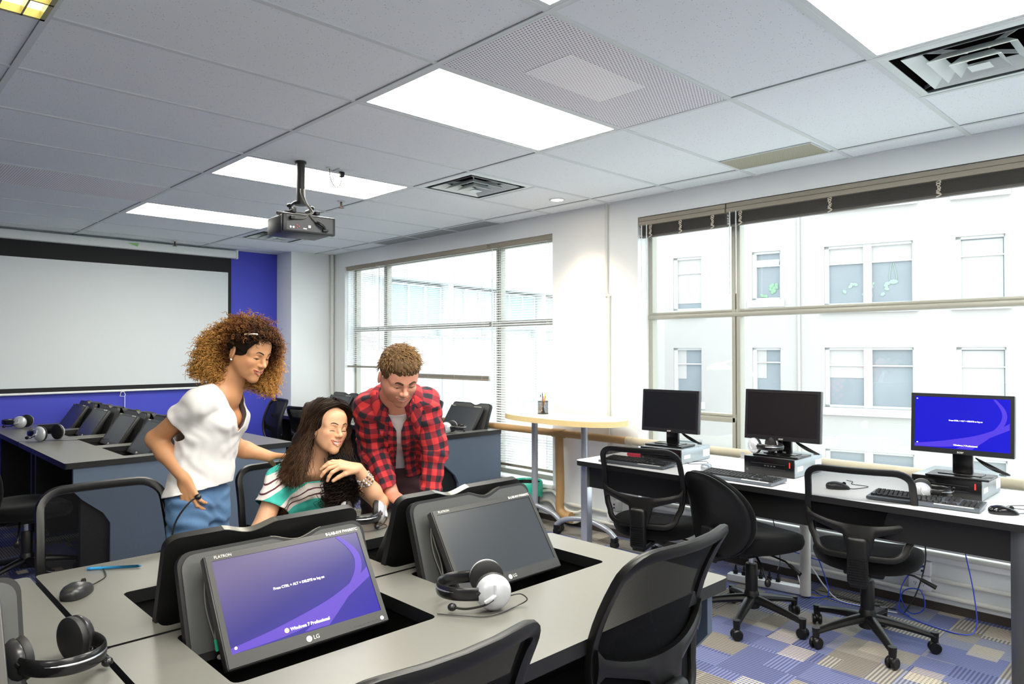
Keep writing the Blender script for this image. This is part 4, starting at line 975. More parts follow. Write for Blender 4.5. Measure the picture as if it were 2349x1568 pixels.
def acer(label, loc, rz, W=0.42, Hh=0.275, z0=0.085, on=False):
    r = thing('monitor', label, 'monitor', loc, rz)
    b = MB(); b.box(-0.13, 0.13, -0.08, 0.10, 0.0, 0.012, bev=0.004); b.box(-0.09, 0.09, -0.03, 0.07, 0.012, 0.017, bev=0.003); b.build('stand_base', M_pc, r)
    MB().box(-0.042, 0.042, 0.035, 0.06, 0.014, z0+0.1, bev=0.004).build('stand_neck', M_pc, r)
    ti = D(-4)
    def fr():
        m = MB(); m.at((0, 0.0, z0), (ti, 0, 0)); return m
    m = fr(); m.box(-W/2, W/2, 0.0, 0.032, 0, Hh, bev=0.005); m.build('housing', M_pc, r)
    bw = 0.017; m = fr(); m.prism([(-W/2+.001, .001), (W/2-.001, .001), (W/2-.001, Hh-.001), (-W/2+.001, Hh-.001)], -0.003, 0.003, holes=[[(-W/2+bw, bw+.008), (-W/2+bw, Hh-bw), (W/2-bw, Hh-bw), (W/2-bw, bw+.008)]], axis='y'); m.build('bezel', mat('bezel_black', '17171a', 0.35), r, smooth=False)
    sw, sh = W-2*bw, Hh-2*bw-.008; cy = bw+.008+sh/2
    m = fr(); m.box(-sw/2, sw/2, -0.0008, 0.001, cy-sh/2, cy+sh/2); m.build('screen', M_scrB if on else mat('dead_black_screen', '0e0f12', 0.3, var=0.02), r, smooth=False)
    Mf = Matrix.Translation((0, 0, z0)) @ Euler((ti, 0, 0)).to_matrix().to_4x4() @ Matrix(((1, 0, 0, 0), (0, 0, 1, 0), (0, 1, 0, 0), (0, 0, 0, 1)))
    Mt = Matrix.Translation((0, 0, z0)) @ Euler((ti+PI/2, 0, 0)).to_matrix().to_4x4()
    text('acer', 0.016, 'lettering', mat('pale_lettering', 'd6d4cc', 0.4), r, (0, 0, 0), Mt @ Matrix.Translation((0, 0.011, 0.0034)))
    if on:
        Ms = Mt @ Matrix.Translation((0, cy, 0.0006))
        swoosh(sw, sh, Ms, r, mat('ribbon_bright', '181040', 0.3, emit='5238e8', es=0.4))
        text('Press CTRL + ALT + DELETE to log on', 0.0085, 'screen_text', M_white_em, r, (0, 0, 0), Ms @ Matrix.Translation((0.02, 0.012, 0.0022)), bold=0.0002)
        text('Windows 7 Professional', 0.010, 'screen_text', M_white_em, r, (0, 0, 0), Ms @ Matrix.Translation((0.02, -sh/2+0.018, 0.0022)), bold=0.0002)
        m = MB(); m.M = Ms
        for x, y in ((-sw/2+0.01, sh/2-0.01), (-sw/2+0.012, -sh/2+0.02)): m.box(x-.003, x+.003, y-.002, y+.002, .0016, .0022)
        m.build('screen_icon', M_white_em, r, smooth=False)
    c = MB()
    for k in range(4): c.tube(spline([(0.05, 0.05, 0.09), (0.08+k*0.01, 0.06, 0.06), (0.12+k*0.012, 0.07, 0.035), (0.16+k*0.006, 0.09, 0.018), (0.13, 0.13, 0.01)], 5), 0.0028, seg=6)
    c.build('cable', M_black, r)
    return r
acer('smallest black monitor with a dark screen, at the left end of the long table', (-0.92, 2.10, TZ+0.089), D(3), W=0.405, Hh=0.27)
acer('black wide monitor with a dark screen in the middle of the long table', (-0.185, 2.10, TZ+0.101), D(1), W=0.435, Hh=0.285)
acer('monitor with the bright blue log-on screen at the right', (0.692, 2.10, TZ+0.096), D(1), W=0.425, Hh=0.285, z0=0.105, on=True)

# ---- keyboards, mice
M_key = mat('black_keycap', '17181b', 0.45, var=0.1); M_kb = mat('grey_keyboard_frame', '5d646c', 0.35, metal=0.3)
def keyboard(label, loc, rz):
    r = thing('keyboard', label, 'keyboard', loc, rz, group=None)
    b = MB(); b._add([(-.225, 0, .004), (.225, 0, .004), (.225, .165, .010), (-.225, .165, .010), (-.225, 0, .016), (.225, 0, .016), (.225, .165, .026), (-.225, .165, .026)], [[3, 2, 1, 0], [4, 5, 6, 7], [0, 1, 5, 4], [1, 2, 6, 5], [2, 3, 7, 6], [3, 0, 4, 7]]); b.build('frame', M_kb, r, smooth=False)
    k = MB(); 
    def key(x0, x1, row):
        y = 0.032+row*0.0195+(0.006 if row == 5 else 0); z = 0.0165+y*0.06
        k._add([(x0, y, z), (x1, y, z), (x1, y+.017, z), (x0, y+.017, z), (x0+.002, y+.002, z+.008), (x1-.002, y+.002, z+.008), (x1-.002, y+.015, z+.008), (x0+.002, y+.015, z+.008)], [[4, 5, 6, 7], [0, 1, 5, 4], [1, 2, 6, 5], [2, 3, 7, 6], [3, 0, 4, 7]])
    for row in range(6):
        off = (0, 0.01, 0.006, 0.004, 0, 0)[row]
        if row == 0:
            for a, c in ((-.215, -.192), (-.19, -.17), (-.168, -.146), (-.144, -.03), (-.028, -.006), (-.004, .018), (.02, .042), (.044, .064)): key(a, c, 0)
        else:
            for i in range(14): key(-.215+off+i*0.0197, -.197+off+i*0.0197, row)
        if row in (0, 3, 4, 5):
            for i in range(3): key(0.075+i*0.0197, 0.0925+i*0.0197, row)
        if row == 1: key(0.0947, 0.112, 1)
        if row < 5:
            for i in range(4): key(0.142+i*0.0197, 0.1595+i*0.0197, row)
    q = k.build('keys', M_key, r, smooth=False); q['kind'] = 'stuff'
    MB().box(0.05, 0.2, 0.012, 0.022, 0.0165, 0.0185).build('label_strip', mat('paper_white', 'f2f4f4', 0.6), r, smooth=False)
    return r
keyboard('dark keyboard seen through the mesh of the left chair, in front of the leftmost computer', (-0.95, 1.72, TZ), D(4))
keyboard('dark keyboard in front of the middle computer, above the padded chair', (-0.27, 1.70, TZ), D(-2))
keyboard('dark keyboard in front of the blue log-on screen, partly seen through chair mesh', (0.62, 1.75, TZ), D(3))
def mouse(label, loc, rz, m, cable=None, name='computer_mouse', sc=1.0):
    r = thing(name, label, 'mouse', loc, rz)
    b = MB(); n = 20; vs = []; fs = []
    prof = [(0.0, 1.0), (0.25, 1.02), (0.55, 0.96), (0.8, 0.78), (0.95, 0.45), (1.0, 0.02)]
    for hgt, k in prof:
        for i in range(n):
            a = 2*PI*i/n; y = math.sin(a); x = math.cos(a)
            vs.append((0.031*sc*k*math.copysign(abs(x)**0.8, x)*(1-0.12*y), 0.056*sc*k*math.copysign(abs(y)**0.85, y)-0.006*hgt*sc, 0.001+hgt*0.036*sc*(1-0.35*max(0, y)*k)))
    for i in range(len(prof)-1):
        for j in range(n): fs.append([i*n+j, i*n+(j+1) % n, (i+1)*n+(j+1) % n, (i+1)*n+j])
    fs += [list(range(n))[::-1], list(range((len(prof)-1)*n, len(prof)*n))]; b._add(vs, fs); b.build('shell', m, r, ang=60)
    MB().cyl((-0.003*sc, 0.028*sc, 0.0265*sc), (0.003*sc, 0.028*sc, 0.0265*sc), 0.009*sc, seg=14).build('scroll_wheel', M_black, r)
    MB().box(-0.0006, 0.0006, 0.010*sc, 0.026*sc, 0.022*sc, 0.0315*sc).build('button_split', M_black, r)
    if cable: MB().tube(spline(cable, 8), 0.0018, seg=6).build('cable', M_black, r)
    return r
M_mb = mat('black_mouse_plastic', '232325', 0.35, var=0.05); M_ms = mat('silver_mouse', '8d949c', 0.3, metal=0.4)
mouse('dark computer mouse beside the blue pen on the desk behind the violet screen', (-0.70, -1.235, 0.741), D(50), M_mb, [(0, 0.05, 0.005), (0.005, 0.09, 0.004), (0.0, 0.16, 0.003), (-0.06, 0.26, 0.003)], sc=1.05)
mouse('small silver mouse on the white table between the left and middle computers', (-0.57, 1.96, TZ), D(20), M_ms, [(0, 0.05, 0.005), (0.0, 0.09, 0.003), (-0.05, 0.16, 0.003), (-0.13, 0.13, 0.003), (-0.14, 0.2, 0.003), (-0.05, 0.28, 0.003)])
mouse('black mouse seen through the chair mesh in front of the blue log-on screen', (0.205, 1.90, TZ), D(-55), M_mb, [(0, 0.05, 0.005), (0.0, 0.08, 0.003), (-0.07, 0.16, 0.003), (-0.13, 0.1, 0.003), (-0.2, 0.12, 0.003), (-0.24, 0.1, 0.003)])
mouse('glossy black mouse at the right end of the white table', (0.915, 1.84, TZ), D(-60), mat('gloss_black', '0d0d10', 0.12), [(0, 0.05, 0.005), (-0.03, 0.09, 0.003), (-0.1, 0.12, 0.003), (-0.12, 0.05, 0.004), (-0.17, 0.08, 0.004), (-0.2, 0.16, 0.003)])
# pen
r = thing('pen', 'blue pen lying behind the computer mouse', 'pen', (-0.895, -1.09, 0.7455), D(57))
MB().cyl((-0.07, 0, 0), (0.07, 0, 0), 0.0045, seg=12).cyl((0.07, 0, 0), (0.082, 0, 0), 0.0045, 0.001, seg=12).build('barrel', mat('blue_pen_plastic', '2f93cf', 0.3), r)
MB().cyl((-0.078, 0, 0), (-0.068, 0, 0), 0.005, seg=12).build('cap', mat('blue_pen_cap', '1f6fae', 0.3), r)
# small white junction box and red pouch
r = thing('junction_box', 'small white box with a square window, left of the middle computer', 'box', (-0.47, 2.20, TZ))
MB().box(-0.035, 0.035, -0.03, 0.03, 0, 0.045, bev=0.004).build('housing', M_wlam, r)
MB().box(-0.012, 0.012, -0.001, 0.001, 0.045, 0.085).build('tab', mat('grey_tab', '9a9a9c', 0.5), r)
r = tag(MB().ell((0, 0, 0.02), (0.055, 0.03, 0.019), pw=0.8).ell((0.045, 0.0, 0.022), (0.03, 0.02, 0.015)).build('pouch', mat('crimson_cloth', 'b8203c', 0.6, bump=0.4, bscale=60)), 'small crimson pouch behind the leftmost keyboard on the white table', 'pouch')
r.location = (-1.13, 2.02, TZ-0.001)

# ---- headsets (lying: band plane horizontal, cups upright)
M_sil = mat('silver_cup', 'c4c6cc', 0.3, metal=0.35, var=0.03); M_cush = mat('black_ear_cushion', '131314', 0.55, var=0.1); M_band = mat('black_band_plastic', '18181a', 0.25)
def headset(label, loc, rz, cup=M_sil, boom=None, cable=None, sc=1.0, tilt=0.0, roll=0.0):
    r = thing('headset', label, 'headset', loc, rz); r.rotation_euler = (tilt, roll, rz)
    R = 0.047*sc; zc = R+0.001; ex = 0.062*sc
    for s in (-1, 1):
        c = Vector((s*ex, 0, zc)); ax = Vector((s, 0, 0))
        q = MB(); q.lathe([(0.01, -0.002), (R*0.72, -0.002), (R*0.98, 0.004), (R, 0.012), (R*0.93, 0.019), (R*0.6, 0.02)], 28, c-ax*0.018, ax); q.build('ear_cushion', M_cush, r)
        q = MB(); q.lathe([(R*0.9, 0), (R*0.98, 0.003), (R*0.95, 0.010), (R*0.8, 0.019), (R*0.5, 0.026), (R*0.2, 0.029), (0.001, 0.030)], 32, c+ax*0.001, ax); q.build('ear_cup', cup, r)
        q = MB(); q.tube([c+ax*0.030+Vector((0, -R*0.02, R*0.55)), c+ax*0.033+Vector((0, 0, 0)), c+ax*0.030+Vector((0, R*0.3, -R*0.4))], 0.0035*sc, seg=8); q.build('cup_trim', M_sil if cup is M_sil else M_band, r)
    n = 24; P = []
    for i in range(n+1):
        a = PI*i/n; P.append(Vector((math.cos(a)*(ex+0.012*sc+0.006*math.sin(a)), 0.02*sc+math.sin(a)**0.85*0.118*sc, zc)))
    q = MB(); q.tube(P, 0.0045*sc, seg=12, flat=3.8, up=(1e-3, 0, 1)); 
    q.build('headband', M_band, r)
    q = MB(); q.tube([p*1.0+Vector((0, 0.004, 0.004*sc)) for p in P[2:-2]], 0.0025, seg=6); q.build('band_wire', M_chrome, r)
    q = MB()
    for s in (-1, 1): q.tube([(s*(ex+0.014*sc), 0.045*sc, zc), (s*(ex+0.015*sc), 0.02*sc, zc+0.012), (s*(ex+0.012*sc), 0.0, zc+0.02)], 0.006*sc, seg=8)
    q.build('yoke', M_band, r)
    bp = boom or [(-ex-0.03*sc, 0.004, zc-0.01), (-ex-0.035*sc, 0.03, zc-0.022), (-ex-0.02, 0.075, zc-0.034), (-ex, 0.105*sc, zc-0.034)]
    bo = MB(); bo.tube(spline(bp, 6), 0.003*sc, seg=8, rs=None); e_ = Vector(bp[-1]); bo.ell(e_, (0.011*sc, 0.012*sc, 0.010*sc), seg=14, ring=10); bo.build('microphone_boom', M_band, r)
    MB().tube(spline([(-ex-0.03*sc, -0.002, zc), (-ex-0.034*sc, 0.012, zc-0.007), (-ex-0.033*sc, 0.026, zc-0.016)], 4), 0.0055*sc, seg=8, ).build('boom_hinge', M_sil, r)
    if cable: MB().tube(spline(cable, 8), 0.0017, seg=6).build('cable', M_black, r)
    return r
headset('silver headset lying on the foreground desk in front of the dark monitor', (0.17, -0.43, 0.741), D(146), cable=[(-0.06, -0.045, 0.035), (-0.065, -0.075, 0.04), (-0.055, -0.095, 0.02), (-0.05, -0.07, 0.004), (-0.09, -0.02, 0.003), (-0.11, 0.03, 0.003), (-0.09, 0.1, 0.003), (-0.07, 0.15, 0.003)], sc=1.05, roll=D(0))
headset('black headset in the bottom left corner of the photo', (-0.19, -1.41, 0.741), D(-70), cup=mat('dark_grey_cup', '2c2c2e', 0.25), sc=1.05, cable=[(0.06, 0, 0.003), (0.12, 0.03, 0.003), (0.18, -0.02, 0.003), (0.2, -0.1, 0.003)])
headset('silver headset on the desk at the seated woman\'s elbow', (-0.84, -0.205, 0.741), D(235), cable=[(-0.07, 0.0, 0.003), (-0.1, 0.06, 0.003), (-0.05, 0.12, 0.003), (0.02, 0.13, 0.003)], sc=1.0)
headset('silver headset nearest the camera on the left desk row', (-4.86, -0.50, 0.741), D(120), cable=[(-0.06, 0.05, 0.003), (0.0, -0.1, 0.003), (0.1, -0.25, 0.003), (0.2, -0.45, 0.003), (0.22, -0.6, 0.003)], sc=1.25)
headset('small silver headset farthest left on the left desk row', (-6.10, -0.46, 0.741), D(150), sc=1.2)
headset('silver headset standing on the window-side desk right of the man', (-3.06, 2.04, 0.741), D(-60), sc=1.05)
headset('black and silver headset on top of the middle desktop computer', (-0.27, 2.06, TZ+0.114), D(-115), sc=0.95, cable=[(-0.07, 0, 0.02), (-0.1, -0.05, 0.005), (-0.12, -0.09, -0.004)])
headset('headset lying in front of the computer under the blue log-on screen', (0.57, 1.945, TZ), D(-75), sc=0.9)
headset('headset with its microphone sticking up beside the jeans of the standing woman', (-0.72, -0.87, 0.741), D(60), boom=[(-0.092, 0.004, 0.045), (-0.1, 0.0, 0.09), (-0.088, 0.01, 0.15), (-0.055, 0.03, 0.2), (-0.03, 0.05, 0.215)])

# ---- round standing table
M_maple = mat('pale_maple_laminate', 'f3e9d0', 0.4, var=0.06, scale=8); M_maple_e = mat('maple_edge', 'dcc48e', 0.5, var=0.08)
r = thing('standing_table', 'tall oval maple table on grey arched legs with castors, against the wall between the windows', 'table', (-2.03, 2.32, 0))
pts = []
for i in range(48):
    a = 2*PI*i/48; x = math.copysign(abs(math.cos(a))**0.8, math.cos(a)); y = math.copysign(abs(math.sin(a))**0.9, math.sin(a)); pts.append((0.575*x, 0.25*y*(1+0.12*x)))
t = MB(); t.prism(pts, 0.892, 0.932, side_mi=1); t.build('tabletop', [M_maple, M_maple_e], r, ang=40)
M_gp = mat('grey_painted_tube', 'a7abb4', 0.3, metal=0.4)
for lx, ly in ((0.19, 0.04), (-0.42, 0.13)):
    MB().cyl((lx, ly, 0.15), (lx, ly, 0.892), 0.026, seg=18).build('leg', M_gp, r)
    MB().tube(spline([(lx-0.29, ly, 0.075), (lx-0.2, ly, 0.13), (lx, ly, 0.165), (lx+0.2, ly, 0.13), (lx+0.29, ly, 0.075)], 6), 0.02, seg=12).build('arched_foot', M_gp, r)
    for s in (-1, 1):
        MB().cyl((lx+s*0.28, ly-0.02, 0.03), (lx+s*0.28, ly+0.02, 0.03), 0.0275, seg=16).box(lx+s*0.28-0.022, lx+s*0.28+0.022, ly-0.024, ly+0.024, 0.03, 0.078, bev=0.008).build('caster', M_black, r)
# pen cup
r = thing('pen_cup', 'black wire mesh pen cup on the oval maple table', 'pen cup', (-2.27, 2.36, 0.932))
M_wire = mat('black_wire_mesh', '1c1c22', 0.4); N, L, b = nodes(M_wire)
_tc = N.new('ShaderNodeTexCoord'); _sp = N.new('ShaderNodeSeparateXYZ'); L.new(_tc.outputs['Object'], _sp.inputs[0])
_k = mathn(N, L, 'MULTIPLY_ADD', mathn(N, L, 'SINE', mathn(N, L, 'MULTIPLY', _sp.outputs[2], 900)), 0.15, 0.5); L.new(_k, b.inputs['Alpha'])
c = MB(); n = 20; c.sheet([[(0.042*math.cos(2*PI*j/n), 0.042*math.sin(2*PI*j/n), z) for j in range(n+1)] for z in (0.002, 0.05, 0.1)]); c.build('mesh_wall', M_wire, r)
MB().tube([(0.042*math.cos(2*PI*j/n), 0.042*math.sin(2*PI*j/n), 0.1) for j in range(n)], 0.0022, seg=6, closed=True).cyl((0, 0, 0.0), (0, 0, 0.003), 0.043, seg=20).tube([(0.042*math.cos(2*PI*j/n), 0.042*math.sin(2*PI*j/n), 0.003) for j in range(n)], 0.002, seg=6, closed=True).build('rim', M_black, r)
for i, (col, x, y, h, lab) in enumerate((('3a3d48', -0.03, 0.0, 0.15, 'dark grey pen at the left of the wire cup'), ('22303c', -0.018, 0.012, 0.165, 'tallest dark pen in the wire cup'), ('e8c62e', 0.03, 0.0, 0.17, 'yellow pencil leaning out to the right of the wire cup'), ('d8743a', 0.012, -0.01, 0.14, 'orange pencil in the middle of the wire cup'), ('c9c9cf', -0.005, -0.02, 0.135, 'pale grey pen at the front of the wire cup'), ('b03040', 0.01, 0.018, 0.14, 'red-tipped pen at the back of the wire cup'))):
    q = tag(MB().cyl((-x*0.6, -y*0.5, 0.006), (x, y, h), 0.0036, seg=8).build('pencil' if 'pencil' in lab else 'pen', mat('stick_%d' % i, col, 0.4)), lab, 'pencil' if 'pencil' in lab else 'pen'); q.location = (-2.27, 2.36, 0.932)
q = thing('scissors', 'scissors with pale handles inside the wire pen cup', 'scissors', (-2.27, 2.36, 0.932))
MB().tube(spline([(0.0, -0.03, 0.075), (0.015, -0.033, 0.05), (0.02, -0.034, 0.03), (0.012, -0.034, 0.025), (0.002, -0.03, 0.06)], 5), 0.003, seg=6).tube(spline([(0.0, -0.03, 0.075), (-0.012, -0.033, 0.05), (-0.018, -0.034, 0.03), (-0.01, -0.034, 0.025), (-0.002, -0.03, 0.06)], 5), 0.003, seg=6).build('handle', mat('cream_plastic', 'e8e0c8', 0.4), q)
# waste bin
r = thing('waste_bin', 'black waste bin with a turquoise liner under the oval table', 'bin', (-2.585, 2.49, 0))
MB().lathe([(0.085, 0.002), (0.09, 0.01), (0.12, 0.33), (0.124, 0.33), (0.094, 0.004)], 28).build('bin_body', M_black, r)
l = MB(); n = 36; G = []
for z, rr in ((0.12, 0.09), (0.25, 0.112), (0.335, 0.124), (0.345, 0.129), (0.335, 0.135), (0.28, 0.134), (0.22, 0.128)):
    G.append([((rr+0.004*math.sin(j*3.1+z*20))*math.cos(2*PI*j/n), (rr+0.004*math.sin(j*3.1+z*20))*math.sin(2*PI*j/n), z+0.012*math.sin(j*1.7)*(z < 0.25)) for j in range(n+1)])
l.sheet(G); l.build('liner', mat('turquoise_bag', '23b39a', 0.3, var=0.1, bump=0.4, bscale=40), r)

# ---- outlets, power strip, cables
def outlet(label, x, z):
    r = thing('wall_outlet', label, 'outlet', (x, YW-0.02, z)); 
    MB().box(-0.055, 0.055, -0.03, 0.02, 0.0, 0.075, bev=0.004).build('socket_plate', M_wlam, r); MB().box(-0.055, 0.055, -0.03, 0.02, -0.085, -0.005, bev=0.004).build('data_plate', M_wlam, r)
    d = MB()
    for a in (-0.016, 0.016):
        for b in (0.024, 0.05): d.box(a-0.007, a+0.007, -0.0315, -0.029, b-0.006, b+0.006)
    d.build('data_sockets', mat('navy_jack', '20284a', 0.5), r, smooth=False)
    d = MB()
    for a in (-0.02, 0.02): d.box(a-0.007, a-0.005, -0.0308, -0.03, -0.05, -0.042); d.box(a+0.004, a+0.006, -0.0308, -0.03, -0.05, -0.042); d.box(a-0.002, a+0.002, -0.0308, -0.03, -0.058, -0.054)
    d.build('power_slots', M_black, r, smooth=False)
outlet('pair of white wall outlets beside the arched table leg', -1.78, 0.20)
outlet('pair of white wall outlets behind the seat of the chair at the blue log-on screen', 0.36, 0.19)
r = thing('power_strip', 'white power strip with six black plugs on the carpet under the computer table', 'power strip', (-0.42, 2.36, 0), D(8))
MB().box(-0.22, 0.22, -0.03, 0.03, 0.001, 0.045, bev=0.006).build('housing', M_wlam, r)
for k in range(6):
    MB().box(-0.175+k*0.052-0.012, -0.175+k*0.052+0.012, -0.012, 0.012, 0.045, 0.07, bev=0.003).cyl((-0.175+k*0.052, 0, 0.07), (-0.175+k*0.052, 0, 0.10), 0.008, 0.004, seg=10).build('plug', M_black, r)
M_bc = mat('blue_network_cable', '1c3fc4', 0.4); M_wc = mat('white_cable', 'd8dadc', 0.4)
def cable(label, pts, m, rad=0.003, cat='cable'):
    tag(MB().tube(spline(pts, 8), rad, seg=8).build('cable', m), label, cat)
cable('blue cable hanging from the table into a loop near the right table leg', [(0.56, 2.5, 0.70), (0.6, 2.5, 0.45), (0.66, 2.45, 0.2), (0.68, 2.40, 0.04), (0.62, 2.36, 0.006), (0.42, 2.40, 0.006), (0.30, 2.46, 0.02)], M_bc)
cable('blue cable coiled upright below the outlet behind the right chair', [(0.38, YW-0.055, 0.24), (0.33, 2.55, 0.2), (0.30, 2.5, 0.1), (0.36, 2.46, 0.02), (0.43, 2.46, 0.06), (0.40, 2.5, 0.14), (0.32, 2.5, 0.12), (0.30, 2.48, 0.03), (0.36, 2.45, 0.006)], M_bc)
cable('long blue cable sagging from the outlets to the left behind the right chair', [(0.35, YW-0.055, 0.22), (0.2, 2.58, 0.2), (-0.1, 2.56, 0.17), (-0.3, 2.55, 0.19), (-0.55, 2.5, 0.26), (-0.75, 2.5, 0.4)], M_bc)
cable('blue cable loop on the carpet left of the right chair', [(-0.15, 2.5, 0.2), (-0.1, 2.48, 0.1), (-0.06, 2.42, 0.02), (-0.13, 2.36, 0.006), (-0.2, 2.38, 0.006), (-0.17, 2.44, 0.007), (-0.08, 2.42, 0.012), (0.02, 2.40, 0.006), (0.2, 2.42, 0.006)], M_bc)
cable('white cable curving over the carpet towards the power strip', [(-0.2, 2.4, 0.02), (-0.26, 2.48, 0.09), (-0.2, 2.5, 0.14), (-0.1, 2.46, 0.06), (0.0, 2.42, 0.008), (0.15, 2.42, 0.006), (0.3, 2.45, 0.006)], M_wc, 0.004)
cable('grey cable lying along the brown baseboard', [(0.05, 2.52, 0.006), (0.12, 2.56, 0.006), (0.2, 2.55, 0.006), (0.16, 2.50, 0.006), (0.05, 2.50, 0.006), (-0.15, 2.52, 0.006)], mat('grey_cable', '6d6d66', 0.5), 0.004)
cable('black cable falling from the table to the power strip', [(-0.47, 2.5, 0.71), (-0.45, 2.5, 0.5), (-0.4, 2.5, 0.25), (-0.36, 2.45, 0.15), (-0.345, 2.38, 0.11)], M_black)
cable('black cable looping off the right end of the power strip', [(-0.19, 2.39, 0.03), (-0.15, 2.42, 0.03), (-0.1, 2.44, 0.006), (0.0, 2.47, 0.006), (0.1, 2.47, 0.006), (0.28, 2.5, 0.006)], M_black)
cable('black cable dropping from the table edge near the wall outlet', [(0.42, 2.5, 0.71), (0.40, 2.54, 0.5), (0.41, 2.56, 0.3), (0.38, 2.5, 0.12), (0.33, 2.45, 0.006)], M_black, 0.0035)
cable('thin black cable hanging in a curve behind the left chair', [(-0.95, 2.5, 0.71), (-0.93, 2.5, 0.45), (-0.92, 2.5, 0.3), (-0.87, 2.52, 0.2), (-0.8, 2.5, 0.17)], M_black, 0.0025)
cable('white cable hanging below the oval table outlets', [(-1.78, YW-0.02, 0.275), (-1.78, YW-0.015, 0.5), (-1.78, YW-0.015, 0.7)], M_wc, 0.006)
# striped paper stack in the open well
r = MB().box(-0.05, 0.05, -0.06, 0.06, 0, 0.10)
M_pp = mat('striped_paper', 'd6d8e2', 0.6); N, L, b = nodes(M_pp); _tc = N.new('ShaderNodeTexCoord'); _wv = N.new('ShaderNodeTexWave'); _wv.bands_direction = 'Z'; _wv.inputs['Scale'].default_value = 45; L.new(_tc.outputs['Object'], _wv.inputs['Vector'])
_mx = N.new('ShaderNodeMix'); _mx.data_type = 'RGBA'; L.new(_wv.outputs['Fac'], _mx.inputs[0]); _mx.inputs[6].default_value = srgb('38427e'); _mx.inputs[7].default_value = srgb('dcdde4'); L.new(_mx.outputs[2], b.inputs['Base Color'])
r = tag(r.build('paper_stack', M_pp, smooth=False), 'stack of striped paper down in the open desk well left of the violet screen', 'paper'); r.location = (-0.57, -1.07, 0.461); r.rotation_euler = (0, 0, 0.4)
